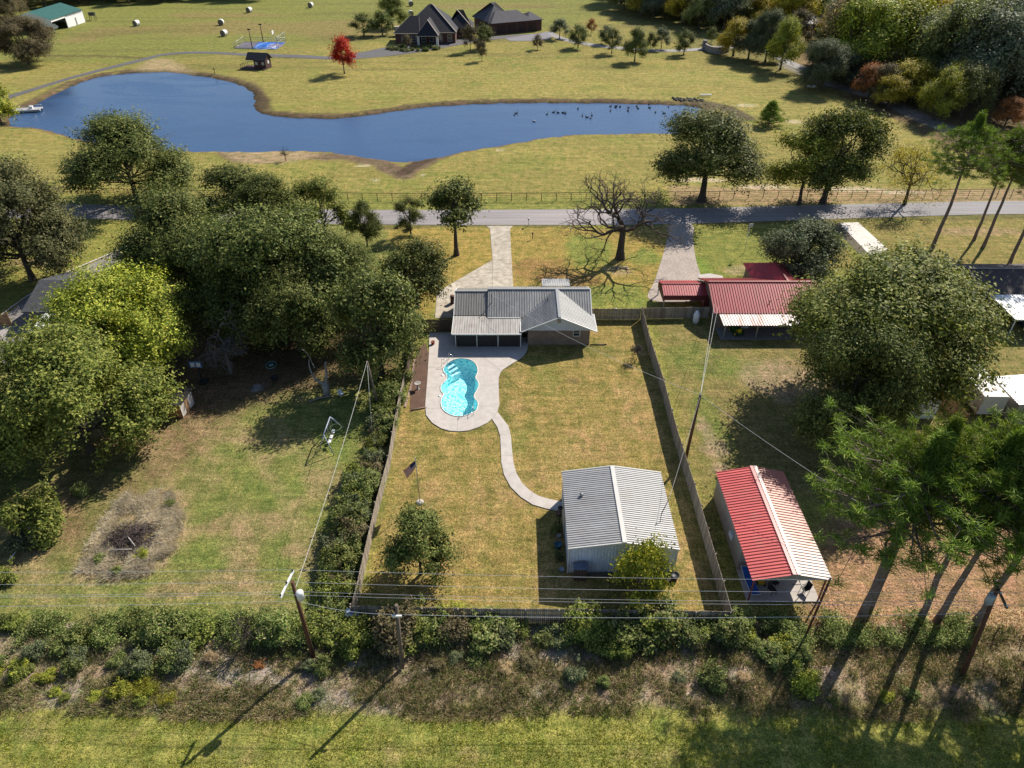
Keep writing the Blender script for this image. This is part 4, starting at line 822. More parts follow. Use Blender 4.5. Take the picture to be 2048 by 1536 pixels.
m = MB(); bar(m, (24.6, 79.6, 4.2), (38.1, 79.6, 4.2), .3, .07); bar(m, (34.9, 80.4, 3.86), (34.9, 85.6, 3.86), .25, .06); bar(m, (24.58, 79.6, 4.1), (24.58, 75, 2.2), .08, .14); bar(m, (24.58, 79.6, 4.1), (24.58, 84.2, 2.2), .08, .14); bar(m, (19.3, 81.8, 2.75), (25.2, 81.8, 2.75), .25, .06); m.build('ridge_cap', mat('dark_red_trim', (.22, .03, .03), .5), rh)
pr = NT('porch_roof_painted_sheen'); g_ = pr.co('World', (1, .15, 1)); pr.col(pr.ramp(pr.noise(g_, 1.3, 4, .6), [(.38, (.46, .26, .23)), (.52, (.60, .54, .50)), (.7, (.66, .62, .58))])); pr.p.inputs['Roughness'].default_value = .5  # pale and red streaks put the galvanised metal's reflections into the colour
m = MB(); m.ribbed((25.2, 75.0, 2.22), (38.0, 75.0, 2.22), (38.0, 72.6, 2.02), (25.2, 72.6, 2.02), .32, .06); m.build('porch_roof', pr.m, rh)
for x in (25.5, 29.4, 33.6, 37.5): MB().box(x - .06, x + .06, 72.8, 72.92, 0, 2.0).build('porch_post', M_STEEL, rh)
MB().box(25.2, 38, 72.7, 75.2, -.1, .06).build('porch_slab', mat('grey_slab', (.22, .21, .21), .9), rh)
window(rh, 30.5, 31.6, .9, 1.8, 75.3); window(rh, 34.5, 35.4, .9, 1.8, 75.3); MB().box(28.3, 29.2, 75.22, 75.28, .05, 2.0).build('door', M_TRIM, rh)
MB().tube([(31.6, 76.5, 2.8), (31.6, 76.5, 3.3)], .05, 6).build('vent_pipe', M_DARK, rh)
m = MB(); m.ribbed((19.3, 81.8, 2.75), (24.9, 81.8, 2.75), (24.9, 79.8, 2.12), (19.3, 79.8, 2.12), .3, .045); m.ribbed((19.3, 81.8, 2.75), (24.9, 81.8, 2.75), (24.9, 83.9, 2.1), (19.3, 83.9, 2.1), .3, .045); m.build('carport_roof', M_RED, rh)
m = MB(); m.box(19.35, 24.9, 79.8, 79.88, 1.45, 2.1); m.add([(19.36, 79.8, 2.1), (19.36, 83.9, 2.1), (19.36, 81.8, 2.72)], [(0, 1, 2)]); m.box(19.33, 19.4, 79.9, 83.9, 1.2, 2.1); m.box(24.6, 25.2, 79.9, 83.7, 0, 2.1); m.build('carport_wall', mat('dark_red_metal', (.13, .022, .025), .6), rh)
for x in (19.45,): 
    for y in (79.9, 83.8): MB().box(x - .06, x + .06, y - .06, y + .06, 0, 1.45).build('carport_post', M_STEEL, rh)
pt = thing('propane_tank', 'upright white propane cylinder by the fence next to the red roofed house', 'gas tank', (*G(1391, 645), 0))
MB().lathe([(0, .08), (.32, .1), (.4, .3), (.4, 1.15), (.3, 1.38), (.12, 1.45), (0, 1.46)], 18).build('body', M_WHITE, pt); MB().lathe([(.2, 1.4), (.2, 1.62), (.17, 1.62), (.17, 1.4)], 14).build('collar', M_WHITE, pt); MB().lathe([(.3, 0), (.3, .12)], 14).build('foot_ring', M_WHITE, pt)
mw = thing('riding_mower', 'green riding mower with a yellow seat under the pale porch roof', 'mower', (*G(1472, 668), .06), .3)
m = MB(); m.box(-.35, .35, .1, 1.0, .35, .85); m.box(-.45, .45, -.8, .1, .3, .5); m.box(-.6, .6, -.3, .45, .15, .28); m.build('body', mat('mower_green', (.02, .10, .02), .5), mw)
m = MB(); m.box(-.22, .22, -.55, -.1, .5, .62); m.box(-.22, .22, -.65, -.55, .5, 1.0); m.build('seat', mat('mower_yellow', (.55, .42, .02), .5), mw)
for a, b, r in ((-.45, -.5, .32), (.45, -.5, .32), (-.4, .75, .22), (.4, .75, .22)):
    w_ = MB().tube([(a - .1, b, r), (a + .1, b, r)], r, 14).build('wheel', M_DARK, mw); MB().tube([(a - .11, b, r), (a + .11, b, r)], r * .5, 10).build('rim', MATS['mower_yellow'], w_)
MB().lathe([(.17, .98), (.2, 1.0), (.17, 1.02)], 12, (0, .05, 0)).build('steering_wheel', M_DARK, mw)
# ---- right edge buildings
x0, yr = G(1938, 537, 4.0)
hb = thing('brown_roofed_house', 'house with a dark brown shingle roof at the right edge', 'house')
m = MB(); m.box(x0 + .4, x0 + 16, yr - 4.1, yr + 4.1, 0, 2.3); m.build('wall', M_BRICKT, hb); m = MB(); hip(m, x0, x0 + 16.5, yr - 4.8, yr + 4.8, 2.3, 4.0, 0, 4); m.build('roof', M_SHINGB, hb)
m = MB(); bar(m, (x0, yr, 4.0), (x0 + 12.5, yr, 4.0), .2, .05); bar(m, (x0 - .04, yr - 4.8, 2.2), (x0 - .04, yr, 3.92), .08, .15); m.build('ridge_cap', mat('tan_ridge', (.3, .26, .23), .8), hb); window(hb, x0 + 3, x0 + 4.5, 1, 2, yr - 4.1)
xa, ya = G(1984, 591, 2.5); xb, yb = G(2006, 639, 2.4)
cp = thing('white_carport', 'white metal carport roof below the brown roofed house', 'carport')
m = MB(); m.ribbed((xa - .2, ya, 2.6), (xa + 9, ya, 2.6), (xa + 9, yb, 2.4), (xa - .2, yb, 2.4), .4, .05); m.build('roof', M_WHITE, cp)
m = MB(); bar(m, (xa - .2, yb - .03, 2.25), (xa + 9, yb - .03, 2.25), .06, .18); bar(m, (xa - .23, yb, 2.27), (xa - .23, ya, 2.47), .06, .15); m.build('edge_trim', M_TRIM, cp)
for dx in (0, 4.4, 8.8):
    for y in (yb + .15, ya - .15): MB().box(xa - .1 + dx, xa + dx, y, y + .1, 0, 2.4).build('post', M_WHITE, cp)
pw = thing('parked_car', 'dark car half hidden under the white carport roof', 'car', (xa + 4.6, (ya + yb) / 2, 0), 0)
def car(o, col, L=4.5, W=1.8):
    m = MB(); prof = [(-L / 2, .35), (-L / 2, .75), (-L / 2 + .9, .88), (-L * .22, 1.42), (L * .12, 1.45), (L * .3, .95), (L / 2 - .1, .8), (L / 2, .4)]
    vs = [(x, s * W / 2 * (.86 if z > 1.2 else 1), z) for s in (-1, 1) for x, z in prof]; n = len(prof)
    m.add(vs, [tuple(range(n)), tuple(range(2 * n - 1, n - 1, -1))] + [(i, n + i, n + (i + 1) % n, (i + 1) % n) for i in range(n)]); m.build('body', col, o)
    for a in (-L * .31, L * .31):
        for s in (-1, 1): MB().tube([(a, s * (W / 2 - .18), .33), (a, s * (W / 2 + .02), .33)], .33, 14).build('wheel', M_DARK, o)
    g = MB(); g.add([(-L * .2, s * (W / 2 * .95 + .005), z) for s, z in ((-1, .95), (1, .95))] + [(-L * .215, s * W * .42, 1.36) for s in (1, -1)], [(0, 1, 2, 3)]); g.build('windscreen', M_GLASS, o)
car(pw, mat('car_paint', (.02, .03, .05), .25, .2, .05))
xa, ya = G(1984, 755, 2.5); xb, yb = G(2030, 812, 2.5)
wr = thing('white_metal_shed', 'building with a white ribbed roof beside the camper at the right edge', 'shed')
m = MB(); m.ribbed((xa, ya, 2.6), (xa, yb, 2.6), (xa + 8, yb, 3.2), (xa + 8, ya + .2, 3.2), .3, .05); m.build('roof', M_WHITE, wr); MB().box(xa + .2, xa + 7.8, yb + .2, ya - .2, 0, 2.5).build('wall', M_TANM, wr)
# camper
p = Vector(G(1949, 836.6)); q = Vector(G(1895, 770)); d = (q - p).normalized(); s_ = Vector((d.y, -d.x)) ; ang = math.atan2(d.y, d.x)
cmh = 2.75; Lc = (q - p).length + 2.0; Wc = 2.5
tr = thing('camper_trailer', 'long white camper trailer parked beside the plank fence at the right', 'trailer', (p.x + d.x * Lc / 2 + s_.x * Wc / 2, p.y + d.y * Lc / 2 + s_.y * Wc / 2, 0), ang)
M_CAMP = mat('camper_shell', (.50, .48, .45), .5, 0, .12, 1); M_CAMPR = mat('camper_roof', (.58, .56, .53), .6, 0, .25, 1.5)
h2 = Lc / 2; w2 = Wc / 2
MB().prism([(-h2, -w2), (h2, -w2), (h2, w2), (-h2, w2)], .55, cmh).build('body', M_CAMP, tr); MB().box(-h2 + .03, h2 - .03, -w2 + .03, w2 - .03, cmh, cmh + .04).build('roof', M_CAMPR, tr)
m = MB(); m.box(-h2 - .003, h2, w2, w2 + .015, 1.0, 1.12); m.box(-h2, h2, w2, w2 + .015, 1.25, 1.29); m.box(-h2, h2, -w2 - .015, -w2, 1.0, 1.12); m.build('stripe', mat('stripe_grey', (.2, .2, .22), .5), tr)
MB().box(h2 * .35, h2 * .35 + 1.0, -.35, .35, cmh + .04, cmh + .3).build('roof_air_conditioner', M_WHITE, tr)
for a, b in ((-.6, .3), (-2.2, .2), (-2.8, -.6), (.4, -.7)): MB().box(a, a + .38, b, b + .38, cmh + .04, cmh + .12).build('roof_vent', mat('vent_tan', (.45, .38, .28), .7), tr)
for a in (-2.6, .2, 2.0):
    if abs(a) < h2 - .6: o = MB().box(a, a + .8, w2, w2 + .03, 1.5, 2.1).build('window', M_GLASS, tr)
MB().box(-h2 + 1.0, -h2 + 1.7, w2, w2 + .03, .6, 2.3).build('door', M_WHITE, tr)
for a in (-.9, .0):
    for s in (-1, 1): MB().tube([(a, s * (w2 - .25), .34), (a, s * (w2 - .02), .34)], .34, 14).build('wheel', M_DARK, tr)
MB().tube([(h2, 0, .5), (h2 + 1.2, 0, .5)], .06, 6).build('hitch', M_DARK, tr)
# shed under the big oak
xa, ya = G(1816, 837); xb = G(1867, 837)[0]
sh = thing('white_shed', 'small white garden shed with a dark roof under the largest tree', 'shed')
m = MB(); D = 3.2; m.ribbed((xa, ya, 0), (xb, ya, 0), (xb, ya, 1.9), (xa, ya, 1.9), .25, .02); m.ribbed((xb, ya, 0), (xb, ya + D, 0), (xb, ya + D, 1.9), (xb, ya, 1.9), .25, .02); m.ribbed((xa, ya + D, 0), (xa, ya, 0), (xa, ya, 1.9), (xa, ya + D, 1.9), .25, .02); m.box(xa + .02, xb - .02, ya + D - .1, ya + D, 0, 1.9)
for x in (xa, xb): m.add([(x, ya, 1.9), (x, ya + D, 1.9), (x, ya + D / 2, 2.6)], [(0, 1, 2)])
m.build('wall', M_WHITE, sh)
m = MB(); m.ribbed((xa - .1, ya + D / 2, 2.66), (xb + .1, ya + D / 2, 2.66), (xb + .1, ya - .15, 1.88), (xa - .1, ya - .15, 1.88), .25, .03); m.ribbed((xa - .1, ya + D / 2, 2.66), (xb + .1, ya + D / 2, 2.66), (xb + .1, ya + D + .15, 1.88), (xa - .1, ya + D + .15, 1.88), .25, .03); m.build('roof', mat('dark_blue_roof', (.06, .06, .08), .6), sh)
MB().box(xa - .9, xa - .02, ya + .9, ya + .96, .05, 1.8).build('door', M_WHITE, sh)
# ---- left edge house
xr0, yr = G(74, 560, 3.9); xe, ye = G(42, 624, 2.3); x1 = G(300, 560, 3.9)[0]
lh = thing('shingled_house', 'house with a charcoal shingle roof at the left edge behind the yellow-green elm', 'house')
dp = yr - ye; m = MB(); m.box(xe + .4, x1, ye + .5, yr + dp - .5, 0, 2.25); m.build('wall', M_BRICKT, lh)
m = MB(); hip(m, xe, x1 + .5, ye, yr + dp, 2.3, 3.9, xr0 - xe if xr0 > xe else 0, 0); m.build('roof', M_SHING, lh)
MB().box(xe + 1.2, xe + 3.8, ye + .42, ye + .49, .05, 2.0).build('garage_door', mat('grey_door', (.16, .17, .18), .6), lh); MB().lathe([(.12, 0), (.12, .3), (0, .34)], 10, (xe + 6, yr - 1.0, 3.5)).build('roof_vent', M_DARK, lh)
xa, ya = G(96, 622, 2.3); xb, yb = G(48, 665, 2.2)
pa = thing('white_patio_roof', 'white metal patio roof between the shingled house and the bright elm', 'patio roof')
m = MB(); m.ribbed((xa, ya, 2.35), (xa + 8, ya, 2.35), (xa + 8, yb, 2.15), (xa, yb, 2.15), .3, .04); m.build('roof', M_WHITE, pa)
for dx in (.2, 3.9, 7.7):
    for y in (yb + .15, ya - .2): MB().box(xa + dx, xa + dx + .1, y, y + .1, 0, 2.15).build('post', M_WHITE, pa)
# ---- plank shed in the left yard
xa, ya = G(366, 836); sd = thing('plank_shed', 'small brown and white plank shed at the lower edge of the bright elm', 'shed', (xa, ya, 0), math.radians(-8))
MB().box(-2.0, 0, 0, 2.4, 0, 1.75).build('wall', planks('rusty_planks', (.38, .16, .07), (.20, .07, .035), .2), sd); m = MB(); m.box(0.002, .05, .05, .8, .1, 1.72); m.box(.002, .05, 1.5, 2.38, .1, 1.72); m.build('white_panel', planks('white_planks', (.6, .57, .53), (.42, .38, .34), .2), sd)
MB().box(0.05, .08, .85, 1.45, .05, 1.6).build('door', M_WOODT, sd); MB().slab([(-2.2, -.2, 1.78), (.25, -.2, 1.78), (.25, 2.6, 2.0), (-2.2, 2.6, 2.0)], .08).build('roof', M_DARK, sd)
# ================================================================ far buildings
zE = hgt(110, 66, 39.6)
A = Vector((*G(110, 66), 0)); B = Vector((*G(171, 44), 0)); d = (B - A).normalized(); nrm = Vector((-d.y, d.x, 0)); Wd = 14.0
bn_ = thing('metal_barn', 'white barn with a green metal roof and open bay at the upper left', 'barn')
L = (B - A).length; zR = zE + 2.3
def bp(a, b, z): v = A + d * a + nrm * b; return (v.x, v.y, z)
m = MB(); m.ribbed(bp(0, Wd * .5, zR), bp(L, Wd * .5, zR), bp(L, -.3, zE), bp(0, -.3, zE), .9, .06); m.ribbed(bp(0, Wd * .5, zR), bp(L, Wd * .5, zR), bp(L, Wd + .3, zE), bp(0, Wd + .3, zE), .9, .06); m.build('roof', mat('green_roof', (.035, .13, .11), .5, .1, .15), bn_)
def bwall(m, a0, a1, b0, b1, z0, z1, t=.15):
    vs = [bp(a, b, z) for z in (z0, z1) for a, b in ((a0, b0), (a1, b0), (a1, b1), (a0, b1))]; m.add(vs, [(3, 2, 1, 0), (4, 5, 6, 7), (0, 1, 5, 4), (1, 2, 6, 5), (2, 3, 7, 6), (3, 0, 4, 7)])
m = MB(); bwall(m, L * .42, L, 0, .15, 0, zE); bwall(m, 0, L, 0, .15, zE - .8, zE); bwall(m, L - .15, L, .15, Wd, 0, zE); bwall(m, 0, L - .15, Wd - .15, Wd, 0, zE); bwall(m, 0, .15, .15, Wd - .15, zE - 2.2, zE)
m.add([bp(0, 0, zE), bp(0, Wd, zE), bp(0, Wd / 2, zR)], [(0, 1, 2)]); m.add([bp(L, 0, zE), bp(L, Wd, zE), bp(L, Wd / 2, zR)], [(0, 1, 2)]); m.build('wall', M_WHITE, bn_)
m = MB(); bwall(m, L * .42, L * .58, -.12, -.01, .2, zE - .9); m.build('sliding_door', M_WHITE, bn_); m = MB(); bwall(m, 0, .25, 0, .25, 0, zE - .8); m.build('post', M_STEEL, bn_)
m = MB(); bwall(m, L * .7, L * .74, -.05, -.01, .1, 2.4); m.build('door', M_STEEL, bn_)
o = thing('stored_boat', 'white and orange machinery standing in the open bay of the green roofed barn', 'machine', bp(L * .27, 3, 0), 1.2); m = MB(); m.ball((0, 0, .9), (1.6, .8, .7), 10, 6); m.box(-.8, .5, -.5, .5, 1.2, 1.9); m.build('body', M_WHITE, o); MB().box(-2.3, -1.3, -.6, .6, .5, 1.5).build('engine', mat('orange_paint', (.5, .18, .05), .6), o)
# mansion
def g4(u, v, z): return G(740 + u * .1953, v * .1953, z)
mh = thing('mansion', 'large brick mansion with steep slate grey hip roofs on the far lawn', 'house')
ze = 3.2
xl, yf = g4(245, 335, ze); xr, _ = g4(890, 322, ze); xpl, _ = g4(470, 372, ze)
yb = yf + 17
roof = MB(); wall = MB(); tr_ = MB()
zt = 10.2; hip(roof, g4(330, 330, ze)[0], xr, yf, yb + 2, ze, zt, 8.3, 8.3)
hip(roof, xl, g4(515, 330, ze)[0], yf - 1.5, yf + 9, ze, 7.6, 5.2, .5)
xp0, xp1 = g4(470, 372, ze)[0], g4(705, 366, ze)[0]; yp = g4(580, 370, ze)[1]; hip(roof, xp0, xp1, yp, yf + 5, ze, 7.2, 3.5, .5, axis='y')
xw0, xw1 = g4(800, 250, 3)[0], g4(1060, 262, 3)[0]; yw = g4(930, 330, 3)[1] + 4; hip(roof, xw0, xw1, yw + 3, yw + 14, 3, 7.8, 5.5, 5.5)
roof.build('roof', M_SHINGD, mh)
wall.box(g4(330, 330, ze)[0] + .5, xr - .5, yf + .5, yb + 1, 0, ze - .1); wall.box(xl + .5, g4(505, 330, ze)[0], yf - 1, yf + 8, 0, ze - .1); wall.box(xw0 + .5, xw1 - .5, yw + 3.5, yw + 13, 0, 2.9); wall.build('wall', M_BRICKR, mh)
for a, b in (((xl, yf - 1.55, ze - .15), (g4(515, 330, ze)[0], yf - 1.55, ze - .15)), ((g4(515, 330, ze)[0], yf - .05, ze - .15), (xr, yf - .05, ze - .15)), ((xp0, yp - .05, ze - .15), (xp1, yp - .05, ze - .15)), ((xr, yf, ze), (xr - 8.3, yf + 9.5, zt)), ((xw1, yw + 3, 3), (xw1 - 5.5, yw + 8.5, 7.8)), ((xp1, yp, ze), ((xp0 + xp1) / 2, yp + 3.5, 7.2))): tr_ = MB(); bar(tr_, a, b, .25, .2); tr_.build('trim', mat('tan_trim', (.34, .29, .24), .7), mh)
for x in (xp0 + .6, xp1 - .6):
    for y in (yp + .6,): MB().box(x - .35, x + .35, y - .35, y + .35, 0, ze - .1).build('porch_column', M_TRIM, mh)
for k in range(3): window(mh, xl + 2.5 + k * 3.2, xl + 4 + k * 3.2, .6, 2.4, yf - 1)
for k in range(3): window(mh, xr - 3 - k * 3, xr - 1.6 - k * 3, .5, 2.6, yf + .5)
MB().box(xl - 1.5, xl + 1.5, yf + 12, yf + 14, 0, 3.0).build('side_porch', mat('tan_siding', (.4, .33, .27), .8), mh)
gr = thing('garage_building', 'long dark brick garage with a grey hip roof right of the mansion', 'garage')
xa, ya = G(984, 70); xb, yb = G(1083, 61); d = (Vector((xb, yb)) - Vector((xa, ya))); Lg = d.length; ag = math.atan2(d.y, d.x)
gr.location = (xa, ya, 0); gr.rotation_euler = (0, 0, ag)
MB().box(0, Lg, 0, 15, 0, 3.6).build('wall', M_BRICKR, gr); rf = MB(); hip(rf, -.5, Lg * .82, -.6, 10, 3.6, 6.4, 4, 4); hip(rf, -.5, Lg * .5, 2, 16, 3.62, 8.6, 6, 6); hip(rf, Lg * .7, Lg + .5, -.5, 9, 3.64, 5.6, 3, 3); rf.build('roof', mat('mid_grey_shingle', (.085, .082, .095), .9, 0, .3, 4), gr)
for k in range(4): MB().box(2 + k * 4, 5.2 + k * 4, -.06, -.005, 0, 2.9).build('garage_door', mat('dark_door', (.05, .022, .02), .7), gr)
# playhouse
x, y = G(511, 138); ph = thing('playhouse', 'dark log playhouse with a porch on the lawn above the pond', 'playhouse', (x, y, 0), math.radians(-12))
M_LOG = planks('dark_logs', (.075, .03, .028), (.05, .02, .022), .2)
MB().box(-.2, 3.4, 0, 3.2, .3, 2.6).build('wall', M_LOG, ph); m = MB(); m.add([(3.42, 0, 2.6), (3.42, 3.2, 2.6), (3.42, 1.6, 4.0)], [(0, 1, 2)]); m.add([(-2, 0, 2.6), (-2, 3.2, 2.6), (-2, 1.6, 4.0)], [(2, 1, 0)]); m.build('gable', M_LOG, ph)
m = MB(); m.slab([(-2.4, -.5, 2.4), (3.8, -.5, 2.4), (3.8, 1.6, 4.1), (-2.4, 1.6, 4.1)], .1); m.slab([(3.8, 3.7, 2.4), (-2.4, 3.7, 2.4), (-2.4, 1.6, 4.1), (3.8, 1.6, 4.1)], .1); m.build('roof', mat('black_roof', (.022, .022, .03), .8), ph)
MB().box(-4, 3.4, -1.2, 3.2, 0, .28).build('porch_floor', M_LOG, ph)
m = MB(); [m.tube([(-3.9, y_, .3), (-3.9, y_, 1.2)], .06, 5) for y_ in (-1, 0, 1, 2, 3)]; m.tube([(-3.9, -1.1, 1.2), (-3.9, 3.1, 1.2)], .07, 5); m.tube([(-3.9, 3.1, 1.2), (-2, 3.1, 1.2)], .06, 5); m.build('railing', M_LOG, ph)
for a, b in ((.2, 1.0), (2.2, 3.0)): MB().box(a, b, -.06, -.01, 1.1, 1.9).build('shutter', M_STEEL, ph)
MB().box(3.41, 3.48, 1.2, 2.0, 1.3, 2.1).build('window', M_TRIM, ph)
# sport court
c5 = lambda u, v: G(440 + u * .0977, 50 + v * .0977)
ct = thing('sport_court', 'fenced court with a blue painted floor on the far lawn', 'court')
P = [c5(290, 480), c5(1165, 500), c5(1350, 355), c5(500, 345)]
MB().prism(P, -.1, .05).build('slab', mat('dark_court', (.13, .12, .15), .8), ct)
P2_ = [c5(660, 490), c5(1165, 500), c5(1330, 358), c5(800, 352)]; MB().prism(P2_, .05, .062).build('blue_floor', mat('blue_court', (.015, .13, .50), .6), ct)
cx, cy = c5(960, 425); m = MB()
for rr, dx in ((3.0, 0), (1.6, 2)):
    pts = [(cx + dx + rr * math.cos(a) * 1.0, cy + rr * math.sin(a) * 2.2, .07) for a in np.linspace(0, 6.283, 25)]; m.tube(pts, .06, 3)
m.build('court_lines', M_WHITE, ct)
MB().prism([(cx + 1, cy - 2.5), (cx + 5, cy - 2.5), (cx + 5, cy + 2.5), (cx + 1, cy + 2.5)], .062, .066).build('painted_key', mat('court_key', (.22, .20, .34), .6), ct)
def mesh_panel(p, q, h, nm='fence_panel', z0=0, k=4):
    m = MB(); p3, q3 = Vector((*p, z0)), Vector((*q, z0))
    for z in (h, h * .5, .1): m.tube([p3 + Vector((0, 0, z)), q3 + Vector((0, 0, z))], .05 if z == h else .03, 4)
    n = max(2, int((q3 - p3).length / 2.2))
    for i in range(n + 1): v = p3.lerp(q3, i / n); m.tube([v, v + Vector((0, 0, h))], .05, 4)
    for i in range(n * 5): v = p3.lerp(q3, i / (n * 5)); m.tube([v, v + Vector((0, 0, h))], .012, 3, cap=False)
    return m.build(nm, M_STEEL, ct)
mesh_panel(P[1], P[2], 3.2); mesh_panel(P[3], P[2], 1.4); mesh_panel(P[0], P[3], 1.6); mesh_panel(P[0], P[1], .5)
for (u, v), vt in (((665, 490), 60), ((888, 360), 50)):
    x, y = c5(u, v); o = thing('light_pole', ('left' if u < 700 else 'right') + ' of the two thin dark lamp masts at the blue court', 'lamp mast', (x, y, 0)); h = hgt(440 + u * .0977, 50 + v * .0977, vt)
    MB().tube([(0, 0, 0), (0, 0, h)], [.16, .10], 6).build('pole', M_RUST, o); MB().box(-.5, .5, -.12, .12, h, h + .35).build('lamp_head', M_DARK, o)
x, y = c5(1170, 395); o = thing('basketball_hoop', 'basketball hoop at the right end of the blue court', 'basketball hoop', (x, y, .05)); MB().tube([(0, 0, 0), (0, 0, 2.6), (-.8, 0, 3.1)], .08, 6).build('pole', M_STEEL, o); MB().box(-.85, -.78, -.9, .9, 2.9, 4.0).build('backboard', M_WHITE, o); MB().lathe([(.2, 3.05), (.23, 3.07), (.2, 3.09)], 10, (-1.15, 0, 0)).build('rim', mat('orange_rim', (.5, .1, .02), .5), o)
# far roofs in the woodland
for u, v, w_, d_, lb in ((1622, 62, 11, 8, 'house with a grey roof in the trees at the top right'), (1655, 52, 14, 8, 'long shed with a white roof in the trees right of the grey roofed house'), (1905, 42, 12, 9, 'pale roofed house in the distant woodland at the top right')):
    x, y = G(u, v); o = thing('distant_house', lb, 'house', (x, y, 0), .15); MB().box(-w_ / 2, w_ / 2, -d_ / 2, d_ / 2, 0, 3).build('wall', M_DARK if u < 1640 else M_WHITE, o)
    rf = MB(); hip(rf, -w_ / 2 - .5, w_ / 2 + .5, -d_ / 2 - .5, d_ / 2 + .5, 3, 5.2, 0, 0); rf.build('roof', mat('grey_far_roof', (.24, .24, .27), .6) if u < 1640 else M_WHITE, o); window(o, -2, -.5, 1, 2.2, -d_ / 2)
# stone entrance wall
x, y = G(1438, 106); o = thing('stone_wall', 'low curved stone entrance wall beside the far lane', 'wall', (0, 0, 0)); m = MB(); pts = crspline(GL([(1408, 98), (1420, 105), (1440, 108), (1452, 104)]), 4, False)
for i in range(len(pts) - 1): a, b = Vector((*pts[i], 0)), Vector((*pts[i + 1], 0)); bar(m, a, b, .6, 1.8)
m.build('wall', mat('pale_stone', (.34, .31, .30), .9, 0, .5, 1.2), o)
for p in (pts[0], pts[-1]): MB().box(p[0] - .6, p[0] + .6, p[1] - .6, p[1] + .6, 0, 2.6).build('pillar', MATS['pale_stone'], o)
# ================================================================ POOL
pl = thing('swimming_pool', 'freeform turquoise swimming pool set in the concrete patio', 'pool')
wm = NT('pool_shell'); n1 = wm.n('ShaderNodeTexVoronoi', feature='DISTANCE_TO_EDGE'); n1.inputs['Scale'].default_value = 3.2
v_ = wm.co('World'); nz = wm.n('ShaderNodeTexNoise'); nz.inputs['Scale'].default_value = 3; wm.l(v_, nz.inputs['Vector']); vm = wm.n('ShaderNodeVectorMath', operation='MULTIPLY_ADD'); vm.inputs[1].default_value = (.35, .35, .35); wm.l(nz.outputs['Color'], vm.inputs[0]); wm.l(v_, vm.inputs[2]); wm.l(vm.outputs[0], n1.inputs['Vector'])
wm.col((.56, .94, .93)); wm.p.inputs['Roughness'].default_value = .6
Pn = POOL[::-1] if sum(POOL[i][0] * POOL[(i + 1) % len(POOL)][1] - POOL[(i + 1) % len(POOL)][0] * POOL[i][1] for i in range(len(POOL))) < 0 else POOL
n = len(Pn); cxp = sum(p[0] for p in Pn) / n; cyp = sum(p[1] for p in Pn) / n
def insetP(k): return [(cxp + (x - cxp) * k, cyp + (y - cyp) * k) for x, y in Pn]
m = MB(); A_ = Pn; B_ = insetP(.97); C_2 = insetP(.86)
vs = [(x, y, .05) for x, y in A_] + [(x, y, -1.05) for x, y in B_] + [(x, y, -1.45) for x, y in C_2]
m.add(vs, [((i + 1) % n, i, n + i, n + (i + 1) % n) for i in range(n)] + [(n + (i + 1) % n, n + i, 2 * n + i, 2 * n + (i + 1) % n) for i in range(n)] + [tuple(range(2 * n, 3 * n))])
m.build('basin', wm.m, pl)
m = MB()
st = c4([(330, 150), (375, 108)]); 
for k, (a, b, wd) in enumerate((((330, 150), (392, 112), .34), ((345, 172), (418, 128), .34), ((358, 192), (440, 150), .34))):
    p, q = c4([a, b]); P_, Q_ = Vector((*p, 0)), Vector((*q, 0)); d = (Q_ - P_).normalized(); s = Vector((d.y, -d.x, 0)) * wd
    zt = -.16 - .22 * k; m.prism([(P_.x, P_.y), (Q_.x, Q_.y), (Q_.x + s.x, Q_.y + s.y), (P_.x + s.x, P_.y + s.y)], -1.3, zt)
m.build('steps', mat('pool_steps', (.75, .88, .88), .6, 0, .05), pl)
cp_ = MB(); cp_.tube([(x, y, .065) for x, y in Pn] + [(Pn[0][0], Pn[0][1], .065)], .07, 6, cap=False); cp_.build('coping', mat('pool_coping', (.62, .60, .56), .7), pl)
ww = NT('pool_water'); ww.N.remove(ww.p); tr0 = ww.n('ShaderNodeBsdfTransparent'); gl = ww.n('ShaderNodeBsdfGlossy'); gl.inputs['Roughness'].default_value = .03; fr = ww.n('ShaderNodeFresnel'); fr.inputs['IOR'].default_value = 1.33
vw = ww.co('World'); nw_ = ww.noise(vw, 3.2, 3, .55, .6)
nw2_ = ww.noise(ww.co('World', (1.0, .7, 1), rz=.5), 4.4, 2, .5, .3)
bp_ = ww.n('ShaderNodeBump'); bp_.inputs['Strength'].default_value = .5; bp_.inputs['Distance'].default_value = .05; ww.l(nw_, bp_.inputs['Height'])
ww.l(bp_.outputs[0], gl.inputs['Normal']); tr0.inputs[0].default_value = (.50, .93, .98, 1)
